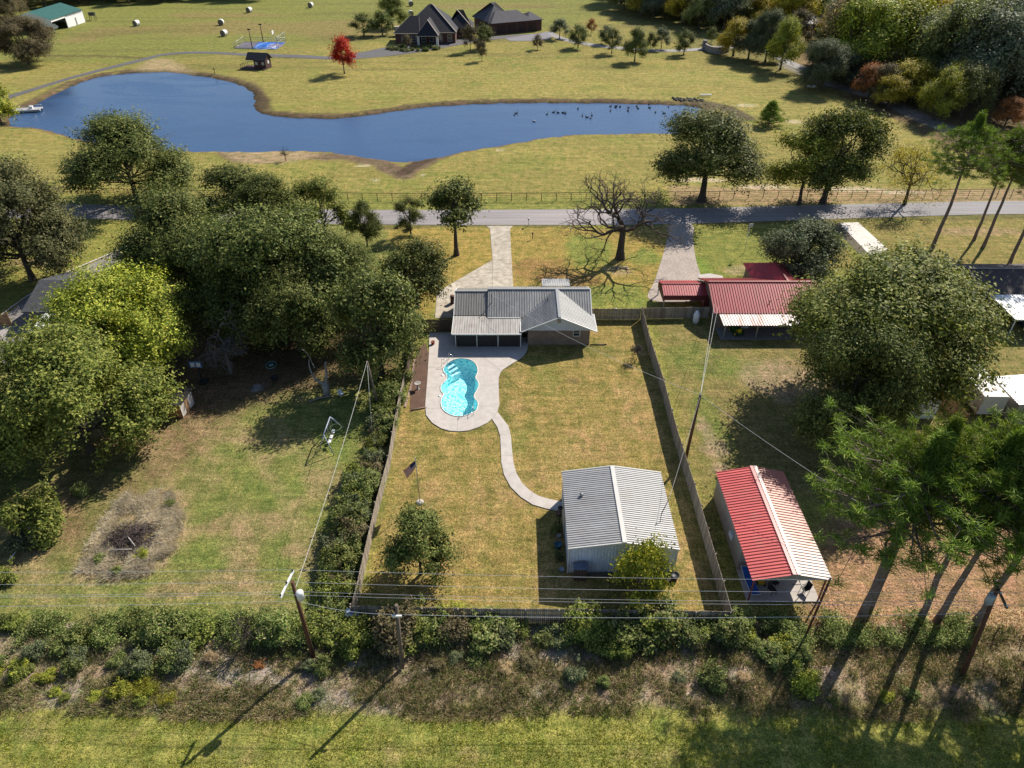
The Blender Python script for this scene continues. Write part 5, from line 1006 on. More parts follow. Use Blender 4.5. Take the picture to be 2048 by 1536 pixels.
# ripple light put into the tint: noise mixes pale and deeper blue cells
tcol = ww.mix((.82, .985, 1.0), (.22, .66, .84), ww.ramp(nw2_, [(.53, 0), (.59, 1)])); ww.l(tcol, tr0.inputs[0])
mx = ww.n('ShaderNodeMixShader'); mx.inputs[0].default_value = .05; ww.l(tr0.outputs[0], mx.inputs[1]); ww.l(gl.outputs[0], mx.inputs[2]); ww.l(mx.outputs[0], ww.out.inputs[0])
m = MB(); m.add([(x, y, -.04) for x, y in Pn], [tuple(range(n))]); m.build('water_surface', ww.m, pl)
def rail(pts, lb):
    o = MB(); o.tube(pts, .03, 8); return tag(o.build('handrail', mat('chrome', (.6, .6, .6), .2, .9, .05)), lb, 'handrail')
a = c4([(335, 148)])[0]; b = c4([(285, 148)])[0]; c_ = c4([(395, 105)])[0]; d_ = c4([(350, 100)])[0]
rail([(b[0], b[1], .06), (b[0] + .05, b[1] + .1, .9), (a[0], a[1] + .1, .85), (a[0] + .15, a[1], -.3)], 'left of the two steel handrails at the pool steps'); rail([(d_[0], d_[1] + .3, .06), (d_[0], d_[1] + .3, .95), (c_[0] - .1, c_[1], .8), (c_[0] + .05, c_[1] - .1, -.3)], 'right of the two steel handrails at the pool steps')
a = c4([(500, 640)])[0]; b = c4([(580, 600)])[0]; lad = thing('pool_ladder', 'steel ladder at the near end of the swimming pool', 'ladder')
for p, q in (((484, 600), (500, 560)), ((572, 590), (575, 545))):
    p, q = c4([p])[0], c4([q])[0]; m = MB(); m.tube([(p[0], p[1], .06), (p[0], p[1], .8), (q[0], q[1], .8), (q[0], q[1], -.9)], .03, 7); m.build('rail', MATS['chrome'], lad)
p, q = c4([(500, 560)])[0], c4([(575, 545)])[0]
for z in (-.2, -.5, -.8): MB().tube([(p[0], p[1], z), (q[0], q[1], z)], .03, 5).build('rung', MATS['chrome'], lad)
for u, v, lb in ((293, 233, 'upper'), (270, 422, 'lower')): x, y = c4([(u, v)])[0]; tag(MB().lathe([(.17, 0), (.17, .03), (0, .035)], 12, (x, y, .06)).build('skimmer_lid', M_WHITE), lb + ' white round lid in the pool deck left of the water', 'lid')
for (u, v), lb, r in (((866, 689), 'terracotta pot at the left corner of the patio', .25), ((948, 692), 'blue and white bucket beside the first patio post', .2)):
    x, y = G(u, v); tag(MB().lathe([(r * .75, 0), (r, r * 1.5), (r * .85, r * 1.5), (r * .8, r * 1.2), (0, r * 1.2)], 12, (x, y, .06)).build('pot', mat('terracotta', (.28, .07, .035), .8) if r > .22 else M_WHITE), lb, 'pot')
tb = thing('trash_barrel', 'rust brown barrel at the left wall of the garage', 'barrel', (*G(906, 606), 0)); MB().lathe([(.3, 0), (.33, .05), (.33, .95), (.3, 1.0), (0, 1.0)], 14).build('body', mat('rust', (.12, .05, .035), .8), tb); MB().lathe([(.35, 1.0), (.35, 1.06), (0, 1.1)], 14).build('lid', MATS['rust'], tb)
r = random.Random(77); m = MB(); eg = crspline(c4([(42, 80), (30, 150), (15, 300), (-15, 420), (-45, 520)]), 4, False)
for i in range(len(eg) - 1):
    for k in range(3):
        t = k / 3; x = eg[i][0] + (eg[i + 1][0] - eg[i][0]) * t; y = eg[i][1] + (eg[i + 1][1] - eg[i][1]) * t; m.box(x - .11, x + .11, y - .06, y + .06, 0, .1 + r.uniform(0, .04), rz=r.uniform(-.3, .3))
o = m.build('brick_edging', mat('edge_brick', (.42, .30, .24), .9)); tag(o, 'row of pale bricks edging the mulch bed left of the pool deck', 'edging')
p, q = c4([(10, 548), (150, 520)]); tag(MB().tube([(p[0], p[1], .07), (q[0], q[1], .07)], .06, 6).build('landscape_timber', mat('timber', (.30, .22, .16), .9)), 'thin timber across the lower end of the mulch bed', 'timber')
bb = thing('bird_bath', 'pale stone bird bath in the mulch bed left of the pool deck', 'bird bath', (*G(836, 778), 0)); MB().lathe([(.22, 0), (.1, .1), (.08, .65)], 12).build('pedestal', MATS['pale_stone'], bb); MB().lathe([(.08, .65), (.34, .75), (.38, .82), (.32, .80), (0, .74)], 16).build('bowl', MATS['pale_stone'], bb)
# ================================================================ FENCES
def privacy(name, pts, h, label, mat_=None, rails=1, face=1, pitch=.15, seed=1):
    """plank fence; boards vary a little in height, posts and rails on one side"""
    o = thing(name, label, 'fence'); r = random.Random(seed); bd = MB(); rl = MB(); ps = []
    for i in range(len(pts) - 1):
        a, b = Vector((*pts[i], 0)), Vector((*pts[i + 1], 0)); L = (b - a).length; d = (b - a) / L; nn = Vector((-d.y, d.x, 0)) * face; k = int(L / pitch)
        for j in range(k):
            p = a + d * (j * L / k); q = a + d * ((j + .90) * L / k); hh = h * (1 + r.uniform(-.02, .02)); w = nn * (.02 + r.uniform(0, .012)); z0 = .02
            bd.add([p, q, q + w, p + w, p + Vector((0, 0, hh)), q + Vector((0, 0, hh)), q + w + Vector((0, 0, hh)), p + w + Vector((0, 0, hh))], [(3, 2, 1, 0), (4, 5, 6, 7), (0, 1, 5, 4), (1, 2, 6, 5), (2, 3, 7, 6), (3, 0, 4, 7)])
        for z in (.35, h * .55, h - .25): rl.add([a - nn * .05 + Vector((0, 0, z)), b - nn * .05 + Vector((0, 0, z)), b + Vector((0, 0, z)), a + Vector((0, 0, z)), a - nn * .05 + Vector((0, 0, z + .09)), b - nn * .05 + Vector((0, 0, z + .09)), b + Vector((0, 0, z + .09)), a + Vector((0, 0, z + .09))], [(3, 2, 1, 0), (4, 5, 6, 7), (0, 1, 5, 4), (2, 3, 7, 6)])
        kk = max(1, int(L / 2.4)); ps += [a + d * (L * j / kk) - nn * .09 for j in range(kk + (i == len(pts) - 2))]
    bd.build('board', mat_ or M_FENCE, o)
    o.children[-1]['kind'] = 'stuff'
    rl.build('rail', mat_ or M_FENCE, o)
    for p in ps: MB().box(p.x - .045, p.x + .045, p.y - .045, p.y + .045, 0, h + .04).build('post', mat_ or M_FENCE, o)
    return o
privacy('plank_fence', [(16.2, 77.4), (16.1, 70), (16.25, 62), (16.1, 54), (16.22, 46), (16.18, 32.6)], 1.85, 'long grey plank fence between the back lawn and the red roofed properties', face=-1)
privacy('plank_fence', [(-11.75, 63.2), (-11.8, 57), (-11.6, 50), (-11.85, 44), (-11.95, 35.3), (-12.0, 33.4)], 1.5, 'plank fence along the left side of the back lawn behind the hedge', face=1, seed=2)
privacy('plank_fence', [(-11.6, 74.3), (-11.65, 67.2), (-11.75, 63.2)], 1.6, 'dark plank fence section beside the mulch bed', M_FENCED, face=1, seed=7)
privacy('plank_fence', [(-12.0, 33.1), (-4, 32.9), (6, 32.8), (16.1, 32.6)], 1.7, 'grey plank fence at the back, half buried in brush', face=1, seed=3)
privacy('plank_fence', [(-11.5, 74.6), (-6.95, 74.6)], 1.7, 'dark plank fence left of the covered patio', M_FENCED, face=-1, seed=4)
privacy('plank_fence', [(9.7, 77.4), (16.1, 77.4)], 1.6, 'plank fence right of the brick house', face=-1, seed=5)
fz = G(1425, 640); privacy('plank_fence', [(16.4, 77.5), (24.7, 77.8)], 1.6, 'grey plank fence behind the propane cylinder', face=1, seed=6)
xa, ya = G(1640, 590); xb, yb = G(1770, 585); privacy('plank_fence', [(38.2, 80.4), (45, 80.6)], 1.6, 'dark plank fence right of the red roofed house', M_FENCED, face=-1, seed=8)
privacy('plank_fence', [G(1872, 798), G(1896, 822), G(1922, 858)], 1.9, 'warm brown plank fence between the white shed and the camper', M_WOODT, face=-1, seed=9)
privacy('plank_fence', [(G(-40, 655)[0], G(0, 652)[1]), G(24, 652)], 1.7, 'brown plank fence at the left edge of the photo', M_WOODT, face=-1, seed=10)
# pipe fence along the road
FP = crspline(GL([(-60, 391), (144, 391), (300, 394), (700, 401), (900, 402), (1100, 401), (1340, 399), (1500, 397), (1700, 396), (1860, 395), (2100, 392), (2300, 390)]), 8, False)
pf = thing('pipe_fence', 'long rust brown pipe fence on the far side of the road', 'fence')
S = [0]; 
for i in range(len(FP) - 1): S.append(S[-1] + math.dist(FP[i], FP[i + 1]))
def along(FP, S, s):
    for i in range(len(S) - 1):
        if S[i + 1] >= s: t = (s - S[i]) / (S[i + 1] - S[i]); return (FP[i][0] + (FP[i + 1][0] - FP[i][0]) * t, FP[i][1] + (FP[i + 1][1] - FP[i][1]) * t)
    return FP[-1]
for z in (1.35, 1.0, .65, .3):
    m = MB(); m.tube([(x, y, z) for x, y in FP], .045 if z > 1.2 else .022, 5); m.build('rail', M_RUST, pf)
s = 0; pm_ = None
while s < S[-1] and len(pf.children) < 100:
    x, y = along(FP, S, s); s += 2.55
    if pm_ is None: pm_ = MB().tube([(0, 0, -.05), (0, 0, 1.38)], .055, 6).mesh('post', M_RUST)
    c = link('post', pm_, pf); c.location = (x, y, 0)
for pts, lb, step in ((GL([(1550, 152), (1590, 158), (1640, 178), (1700, 205), (1780, 240), (1860, 268)]), 'pipe fence along the lane under the trees at the upper right', 3.2), (GL([(1448, 1262), (1650, 1272), (1850, 1276), (2060, 1274), (2300, 1272)]), 'low wire fence behind the pines at the lower right', 2.2)):
    o = thing('wire_fence' if 'wire' in lb else 'pipe_fence', lb, 'fence'); S2 = [0]; h = 1.2
    for i in range(len(pts) - 1): S2.append(S2[-1] + math.dist(pts[i], pts[i + 1]))
    for z in (h, h * .55): MB().tube([(x, y, z) for x, y in pts], .03 if step > 3 else .012, 4).build('rail' if step > 3 else 'wire', M_RUST, o)
    s = 0
    while s < S2[-1]: x, y = along(pts, S2, s); MB().tube([(x, y, 0), (x, y, h + .05)], .045, 5).build('post', M_RUST, o); s += step
# ================================================================ POLES AND WIRES
def insul(m, x, y, z): m.lathe([(.03, 0), (.06, .04), (.05, .1), (.07, .13), (.02, .2)], 8, (x, y, z))
p1 = Vector((*G(626, 1312), 0)); h1 = 8.3; pr_ = Vector((*G(1900, 1372), 0)); 
u1 = thing('utility_pole', 'brown utility pole with a white cross arm and transformer at the lower left', 'utility pole', p1); 
MB().tube([(0, 0, -.2), (0, 0, h1)], [.17, .12], 10).build('pole', M_POLER, u1)
a = Vector((*G(587, 1143, h1 - .35), h1 - .35)) - p1; b = Vector((*G(561, 1197, h1 - .35), h1 - .35)) - p1
ca_ = MB(); d = (b - a).normalized(); s = Vector((-d.y, d.x, 0)) * .06; ca_.add([a - s, a + s, b + s, b - s] + [v + Vector((0, 0, .13)) for v in (a - s, a + s, b + s, b - s)], [(3, 2, 1, 0), (4, 5, 6, 7), (0, 1, 5, 4), (1, 2, 6, 5), (2, 3, 7, 6), (3, 0, 4, 7)]); ca_.build('cross_arm', M_WHITE, u1)
INS1 = []
for t in (.04, .5, .96): v = a.lerp(b, t); m = MB(); insul(m, v.x, v.y, v.z + .13); m.build('insulator', M_DARK, u1); INS1.append(p1 + v + Vector((0, 0, .3)))
m = MB(); m.lathe([(0, 0), (.24, .02), (.25, .7), (.2, .78), (0, .8)], 16, (.35, -.15, h1 - 1.6)); m.build('transformer', M_WHITE, u1)
prm = Vector((*G(1952, 1330), 0)); prm = Vector((*G(1893, 1400), 0))
prm = Vector((*G(1925, 1352), 0)); h2_ = 8.6
u2 = thing('utility_pole', 'dark utility pole with a transformer and twin cross arms at the lower right', 'utility pole', prm)
top = Vector((*G(1995, 1178, h2_), h2_)); off = (top - prm); off.z = 0
MB().tube([(0, 0, -.2), (off.x, off.y, h2_)], [.17, .12], 10).build('pole', M_POLER, u2)
def pos2(z): return Vector((off.x * z / h2_, off.y * z / h2_, z))
INS2 = []; z = h2_ - .15
a2 = Vector((*G(1988, 1163, z), z)) - prm; b2 = Vector((*G(2013, 1218, z), z)) - prm
m = MB(); d = (b2 - a2).normalized(); s = Vector((-d.y, d.x, 0)) * .06; m.add([a2 - s, a2 + s, b2 + s, b2 - s] + [v + Vector((0, 0, .13)) for v in (a2 - s, a2 + s, b2 + s, b2 - s)], [(3, 2, 1, 0), (4, 5, 6, 7), (0, 1, 5, 4), (1, 2, 6, 5), (2, 3, 7, 6), (3, 0, 4, 7)]); m.build('cross_arm', M_POLE, u2)
for t in (.04, .5, .96): v = a2.lerp(b2, t); m = MB(); insul(m, v.x, v.y, v.z + .13); m.build('insulator', M_WHITE, u2); INS2.append(prm + v + Vector((0, 0, .3)))
v = pos2(h2_ - 1.2); m = MB(); m.lathe([(0, 0), (.24, .02), (.25, .75), (.2, .83), (0, .85)], 16, (v.x - .32, v.y - .05, v.z)); m.build('transformer', mat('grey_blue_can', (.35, .42, .50), .5), u2)
M_WIRE = mat('bright_wire', (.60, .60, .60), .5, .1, .05); M_WIRED = mat('dark_wire', (.04, .04, .045), .6)
def wire(p, q, sag, lb, r=.012, m_=None, k=14):
    p, q = Vector(p), Vector(q); pts = [p.lerp(q, i / k) - Vector((0, 0, sag * 4 * (i / k) * (1 - i / k))) for i in range(k + 1)]
    return tag(MB().tube(pts, r, 4, smooth=False).build('power_line', m_ or M_WIRE), lb, 'wire', 'power lines across the lower part')
span = (p1 - prm); LN = INS1[0] + Vector((-46, .3, -.3)); RN = INS2[0] + Vector((46, -.4, .2))
nm = ('highest', 'second', 'third', 'fourth', 'fifth')
for i in range(3):
    wire(INS1[i], INS2[i], .35, nm[i] + ' line between the two transformer poles'); wire(INS1[i], INS1[i] + Vector((-46, .3, -.1)), .4, nm[i] + ' line running left from the brown transformer pole'); wire(INS2[i], INS2[i] + Vector((46, -.3, 0)), .4, nm[i] + ' line running right from the dark transformer pole')
wire(p1 + Vector((0, 0, h1 - 1.0)), prm + pos2(h2_ - 1.1), .4, 'fourth line between the two transformer poles'); wire(p1 + Vector((0, 0, h1 - 1.0)), p1 + Vector((-46, .2, h1 - 1.0)), .5, 'fourth line running left from the brown transformer pole')
# middle short pole with the low cable
pm0 = Vector((*G(798, 1340), 0)); mtop = Vector((*G(786, 1213, 7.0), 7.0)); u3 = thing('utility_pole', 'plain grey pole without cross arm standing in the brush', 'utility pole', pm0)
dt = mtop - pm0; MB().tube([(0, 0, -.2), (dt.x, dt.y, 7.0)], [.15, .12], 10).build('pole', M_POLE, u3); m = MB(); m.box(.1, .75, -.05, .05, 6.1, 6.25); m.build('bracket', M_WHITE, u3); u3.children[-1].location = (dt.x * .85, dt.y * .85, 0)
c0 = pm0 + Vector((dt.x * .85, dt.y * .85, 6.2)); wire(c0, p1 + Vector((0, 0, h1 - 2.0)), .35, 'low cable from the plain grey pole to the brown pole', .016); wire(c0, prm + pos2(h2_ - 2.2), .45, 'low cable from the plain grey pole to the dark pole', .016); wire(p1 + Vector((0, 0, h1 - 2.0)), p1 + Vector((-46, 0, h1 - 2.2)), .5, 'low cable running left from the brown pole', .014)
# lane pole near the long fence
p4 = Vector((*G(1370, 922), 0)); t4 = Vector((*G(1401, 790, 7.6), 7.6)); d4 = t4 - p4; u4 = thing('utility_pole', 'dark service pole just right of the long plank fence', 'utility pole', p4); MB().tube([(0, 0, -.2), (d4.x, d4.y, 7.6)], [.16, .11], 10).build('pole', M_POLER, u4); MB().lathe([(.05, 0), (.1, .1), (.05, .22)], 8, (d4.x, d4.y, 7.6)).build('cap', M_WHITE, u4)
wire(t4, (24.7, 76.0, 3.0), .25, 'left of the two service cables to the red roofed house', .016, M_WIRE); wire(t4, (25.0, 75.4, 3.0), .5, 'right of the two service cables to the red roofed house', .014, M_WIRE)
wire(t4, (12.75, 41.3, 4.6), .3, 'service cable to the mast on the grey workshop', .012, M_WIRE); wire(t4, (-2.45, 76.0, 4.35), .7, 'service cable from the service pole to the brick house', .012, M_WIRE); wire(t4, INS2[0] + Vector((-.2, 0, -.3)), .5, 'service cable from the service pole toward the lower right pole', .012, M_WIRE)
# pole with guys by the hedge
p5 = Vector((*G(759, 822), 0)); t5 = Vector((*G(734, 723, 6.2), 6.2)); d5 = t5 - p5; u5 = thing('utility_pole', 'leaning grey pole with guy wires beside the hedge', 'utility pole', p5); MB().tube([(0, 0, -.2), (d5.x, d5.y, 6.2)], [.14, .10], 10).build('pole', M_POLE, u5); MB().tube([(d5.x, d5.y, 6.0), Vector((*G(746, 895), 0)) - p5], .012, 4).build('guy_wire', M_WIRE, u5)
wire(t5, p1 + Vector((0, 0, h1 - .9)), .5, 'service cable from the leaning pole by the hedge to the brown pole', .014)
rp = Vector((*G(1606, 1284), 0)); hr = hgt(1606, 1284, 1157); tp_ = Vector((*G(1661, 1157, hr), hr)) - rp; tag(MB().tube([rp, rp + tp_], [.09, .08], 8).build('red_pole', mat('dark_red_pole', (.10, .025, .018), .7)), 'tall dark red pole in front of the red roofed shed corner', 'pole')
# flag pole
fx, fy = G(840, 1005); fp = thing('flag_pole', 'thin flag pole on the back lawn with a limp flag', 'flag pole', (fx, fy, 0)); MB().tube([(0, 0, 0), (0, 0, 5.3)], [.045, .03], 8).build('pole', M_STEEL, fp); MB().ball((0, 0, 5.35), .06).build('finial', M_STEEL, fp)
MB().lathe([(.35, 0), (.33, .1), (.1, .14), (0, .14)], 12).build('base', M_CONC, fp)
fl = tag(bpy.data.objects.new('flag', None), 'limp red, white and blue striped flag hanging from the flag pole', 'flag'); COL.objects.link(fl); fl.location = (fx - .05, fy, 0)
def flagpart(nm, s0, s1, t0, t1, m_):
    m = MB(); vs = []; K = 8
    for i in range(K + 1):
        for j in range(3):
            s = s0 + (s1 - s0) * i / K; t = t0 + (t1 - t0) * j / 2
            x = -s * 1.15; z = 5.0 - t * .75 - s * 1.15 - .25 * t * s; y = .08 * math.sin(s * 7 + t * 2) * (.3 + s); vs.append((x * (1 - .25 * t), y, z))
    fs = [(i * 3 + j, i * 3 + j + 1, (i + 1) * 3 + j + 1, (i + 1) * 3 + j) for i in range(K) for j in range(2)]; m.add(vs, fs, True); m.add([(x, y + .012, z) for x, y, z in vs], [f[::-1] for f in fs], True); m.build(nm, m_, fl)
M_FR = mat('flag_red', (.40, .03, .04), .8); M_FW = mat('flag_white', (.6, .58, .56), .8); M_FB = mat('flag_blue', (.02, .03, .10), .8)
flagpart('canton', 0, .42, 0, .54, M_FB)
for k in range(13): flagpart('stripe', .42 if k < 7 else 0, 1, k / 13, (k + 1) / 13, M_FR if k % 2 == 0 else M_FW)
# ================================================================ YARD THINGS
sw = thing('swing_set', 'pale blue metal swing set frame on the left lawn', 'swing set')
A1 = Vector((*G(640, 898), 0)); A2 = Vector((*G(668, 910), 0)); B1 = Vector((*G(664, 862), 0)); B2 = Vector((*G(676, 872), 0)); mt = mat('pale_blue_steel', (.35, .40, .52), .5, .2)
Ta = (A1 + A2) / 2 + Vector((0, 0, 2.2)); Tb = Vector((*G(660, 834, 2.2), 2.2))
for p, q in ((A1, Ta), (A2, Ta), (B1 + Vector((.2, 1.6, 0)), Tb), (B2 + Vector((.3, 1.3, 0)), Tb)): MB().tube([p, q], .05, 6).build('leg', mt, sw)
MB().tube([Ta, Tb], .055, 6).build('top_bar', mt, sw)
for t in (.25, .5, .8):
    c = Ta.lerp(Tb, t); m = MB(); m.tube([c, c + Vector((.15, 0, -1.6))], .015, 4); m.tube([c + Vector((0, .5, 0)), c + Vector((.15, .5, -1.6))], .015, 4); o = m.build('chain', M_STEEL, sw); m = MB(); m.box(c.x, c.x + .3, c.y, c.y + .5, c.z - 1.63, c.z - 1.58); m.build('seat', M_WHITE, sw)
c = Ta.lerp(Tb, .62) + Vector((.7, 0, -.5)); MB().tube([c + Vector((.55 * math.cos(a), .55 * math.sin(a), 0)) for a in np.linspace(0, 6.28, 20)], .025, 5).build('ring', mat('green_tube', (.12, .20, .10), .6), sw)
bh = thing('basketball_hoop', 'basketball hoop with a blue and white backboard in the shade of the oaks', 'basketball hoop', (*G(406, 768), 0)); MB().tube([(0, 0, 0), (0, 0, 2.6)], .07, 8).build('pole', M_DARK, bh); MB().box(-.65, .65, -.35, -.3, 2.4, 3.2).build('backboard', mat('blue_board', (.10, .22, .5), .5), bh)
m = MB(); m.box(-.52, -.1, -.36, -.352, 2.55, 3.05); m.box(.1, .52, -.36, -.352, 2.55, 3.05); m.build('backboard_panel', M_WHITE, bh); MB().lathe([(.2, 2.5), (.23, 2.52), (.2, 2.54)], 12, (0, -.6, 0)).build('rim', MATS['orange_rim'], bh); MB().box(-.4, .4, -.2, .8, 0, .25).build('base', M_DARK, bh)
tw = thing('round_trampoline_ring', 'pale blue hoop shaped swing lying in the shade of the oaks', 'hoop', (*G(543, 732), .15)); MB().tube([(.6 * math.cos(a), .6 * math.sin(a), .1 * math.sin(a)) for a in np.linspace(0, 6.28, 20)], .04, 6).build('ring', mat('pale_teal', (.2, .38, .42), .5), tw); MB().lathe([(.3, 0), (.28, .1), (0, .1)], 12).build('seat', MATS['pale_teal'], tw)
fb = thing('fire_pit', 'small dark fire pit in the shaded left yard', 'fire pit', (*G(550, 762), 0)); MB().lathe([(.2, .25), (.42, .45), (.44, .5), (.38, .48), (0, .3)], 14).build('bowl', M_DARK, fb)
for k in range(3): a = k * 2.09; MB().tube([(.3 * math.cos(a), .3 * math.sin(a), 0), (.25 * math.cos(a), .25 * math.sin(a), .35)], .025, 5).build('leg', M_DARK, fb)
p, q = Vector((*G(616, 806), .12)), Vector((*G(664, 794), .12)); tag(MB().tube([p, (p + q) / 2 + Vector((0, .2, .05)), q], [.08, .12, .15], 8).build('fallen_log', mat('pale_log', (.22, .19, .16), .9)), 'grey fallen log lying below the forked stump', 'log')
for (u, v), s, lb in (((683, 792), .35, 'pale broken lawn chair beside the forked stump'),): 
    o = thing('lawn_chair', lb, 'chair', (*G(u, v), 0), .8); MB().box(-.25, .25, -.25, .25, .3, .34).build('seat', M_WHITE, o); MB().box(-.25, .25, .22, .27, .34, .75).build('backrest', M_WHITE, o)
    for a in (-.22, .22):
        for b in (-.22, .22): MB().tube([(a, b, 0), (a, b, .3)], .02, 5).build('leg', M_WHITE, o)
# brush pile
r = np.random.default_rng(31); m = MB(); cx, cy = G(268, 1078)
for k in range(420):
    a = r.uniform(0, 6.28); rr = r.random() ** .6 * 1.7; x = cx + math.cos(a) * rr * 1.35; y = cy + math.sin(a) * rr; L = r.uniform(.5, 1.8); b = r.uniform(0, 6.28); z = max(.04, .55 * (1 - rr / 1.8)) * r.uniform(.2, 1.3)
    m.tube([(x, y, z), (x + math.cos(b) * L / 2, y + math.sin(b) * L / 2, z + r.uniform(-.1, .25)), (x + math.cos(b) * L, y + math.sin(b) * L, max(.02, z + r.uniform(-.3, .2)))], r.uniform(.012, .035), 3, cap=False)
tag(m.build('brush_pile', mat('dead_branches', (.10, .075, .07), .9, 0, .5, 8)), 'pile of dead branches on the lower left lawn', 'brush pile')
for i, (u0, v0, u1, v1) in enumerate(((225, 1108, 268, 1108), (258, 1080, 275, 1102), (20, 1120, 44, 1092))):
    p, q = Vector((*G(u0, v0), .5 if i < 2 else .1)), Vector((*G(u1, v1), .6 if i < 2 else .12)); tag(MB().tube([p, q], [.06, .035], 6).build('pale_branch', M_WHITE if i == 2 else MATS['pale_dead_wood'] if 'pale_dead_wood' in MATS else M_CONC), ('pale branch lying across the front of the brush pile', 'shorter pale branch sticking out of the brush pile', 'white pipe on the ground at the left edge')[i], 'branch' if i < 2 else 'pipe')
scatter_pts = GL([(150, 1140), (190, 1060), (250, 990), (340, 975), (368, 1030), (355, 1100), (300, 1150), (180, 1165)])
# mailbox, road signs, roadside bits
def mailbox(u, v, lb): 
    o = thing('mailbox', lb, 'mailbox', (*G(u, v), 0)); MB().box(-.05, .05, -.05, .05, 0, 1.1).build('post', M_WHITE, o); m = MB(); m.tube([(0, -.28, 1.22), (0, .28, 1.22)], .14, 10); m.build('box', M_STEEL, o)
mailbox(1057, 452, 'mailbox at the road edge right of the concrete driveway')
for u, v, lb in ((1141, 466, 'left of the small white posts on the front lawn by the bare oak'), (1065, 478, 'small dark box on a stake on the front lawn')):
    o = thing('marker_post', lb, 'post', (*G(u, v), 0)); MB().tube([(0, 0, 0), (0, 0, .9)], .05, 6).build('stake', M_WHITE if u > 1100 else M_DARK, o); MB().box(-.12, .12, -.08, .08, .8, 1.05).build('box', M_WHITE if u > 1100 else M_DARK, o)
o = thing('yard_flag_pole', 'thin white pole on the lawn between the gravel driveway and the live oak', 'pole', (*G(1488, 506), 0)); MB().tube([(0, 0, 0), (0, 0, hgt(1488, 506, 447))], .04, 6).build('pole', M_WHITE, o); MB().box(-.02, .5, -.02, .02, hgt(1488, 506, 447) - .5, hgt(1488, 506, 447)).build('pennant', M_FW, o)
o = thing('stone_planter', 'round stones piled at the foot of the bare oak', 'stones', (*G(1238, 537), 0)); r = random.Random(2); m = MB(); [m.ball((r.uniform(-1.3, 1.3), r.uniform(-.5, .5), .06), (r.uniform(.12, .25), r.uniform(.1, .2), .1), 7, 5) for _ in range(16)]; m.build('stone', mat('tan_stone', (.42, .33, .22), .9), o); o.children[-1]['kind'] = 'stuff'
for i, (u, v) in enumerate(((640, 1262), (634, 1268))):
    x, y = G(u, v); tag(MB().lathe([(.28, 0), (.25, .5), (.2, .52), (0, .5)], 12, (x, y, 0)).build('wooden_stump', M_POLE), ('cut log standing right of the brown pole', 'shorter cut log beside the taller one near the brown pole')[i], 'stump')
dt_ = make_bare(33, 3.4, 1.5, .12, 4, MATS.get('pale_dead_wood')) ; x, y = G(500, 1290); o = thing('dead_tree', 'short broken grey snag in the lower left hedge row', 'tree', (x, y, 0)); link('trunk', dt_[0], o)
tp0 = Vector((*G(700, 1238), 0)); tag(MB().box(tp0.x - .1, tp0.x + .9, tp0.y - .6, tp0.y + .1, 1.1, 1.18).build('metal_sheet', mat('bluish_sheet', (.25, .32, .42), .4, .3)), 'bluish metal sheet on the corner of the back fence', 'sheet')
# swing frame with laundry bar by house right side
o = thing('bench_swing', 'low wooden rack against the plank fence right of the brick house', 'rack', (*G(1228, 634), 0)); MB().tube([(-1.4, -.3, .12), (1.6, -.3, .12)], .05, 6).build('rail', M_TRIM, o); MB().tube([(0, -.3, .1), (.2, .4, 1.1)], .04, 6).build('brace', M_STEEL, o); MB().tube([(.2, .4, 1.1), (.4, -.3, .1)], .04, 6).build('brace', M_STEEL, o)
# hay bales
def hay(u, v, sc, lb):
    x, y = G(u, v); o = thing('hay_bale', lb, 'hay bale', (x, y, 0), math.pi / 2 + random.Random(u).uniform(-.4, .3)); o.scale = (sc,) * 3
    MB().tube([(-.8, 0, .9), (.8, 0, .9)], .92, 20).build('roll', mat('hay_side', (.20, .17, .12), .95, 0, .3, 3), o); m = MB(); m.tube([(-.78, 0, .9), (.78, 0, .9)], .95, 20, cap=False); m.build('net_wrap', M_TRIM, o)
for u, v, lb in ((274, 52, 'hay bale nearest the barn'), (443, 50, 'middle hay bale right of the barn'), (449, 72, 'hay bale nearest the blue court'), (499, 25, 'hay bale above the blue court'), (622, 15, 'farthest hay bale near the top edge'), (822, 12, 'hay bale behind the mansion at the top'), (822, 32, 'hay bale just behind the mansion roof')): hay(u, v, 1.05, lb)
# pontoon boat, dock
o = thing('pontoon_boat', 'flat white pontoon boat moored at the left tip of the pond', 'boat', (*G(53, 219), -.45), math.radians(12)); MB().box(-3.2, 3.2, -1.3, 1.3, .45, .6).build('deck', mat('boat_deck', (.40, .40, .42), .7), o)
for s in (-.9, .9): MB().tube([(-3.1, s, .2), (2.8, s, .2), (3.3, s, .35)], [.32, .32, .1], 10).build('pontoon', M_STEEL, o)
MB().box(.8, 1.5, -.4, .4, .6, 1.2).build('seat', M_WHITE, o); m = MB(); m.tube([(-3.1, -1.2, 1.1), (3.1, -1.2, 1.1)], .03, 4); m.tube([(-3.1, 1.2, 1.1), (3.1, 1.2, 1.1)], .03, 4); [m.tube([(x, s, .6), (x, s, 1.1)], .025, 4) for x in (-3, -1, 1, 3) for s in (-1.2, 1.2)]; m.build('railing', M_STEEL, o)
x, y = G(430, 148); o = thing('fishing_stand', 'small dark wooden post stand on the far bank of the pond', 'stand', (x, y, -.2)); MB().tube([(0, 0, 0), (0, 0, 2.0)], .08, 6).build('post', M_RUST, o); MB().tube([(-.5, 0, 1.4), (.5, 0, 1.4)], .06, 6).build('arm', M_RUST, o)
dt2 = make_bare(37, 3.4, 1.2, .08, 4); x, y = G(572, 322); o = thing('bare_sapling', 'leafless sapling on the sandy near bank of the pond', 'tree', (x, y, -.1)); link('trunk', dt2[0], o)
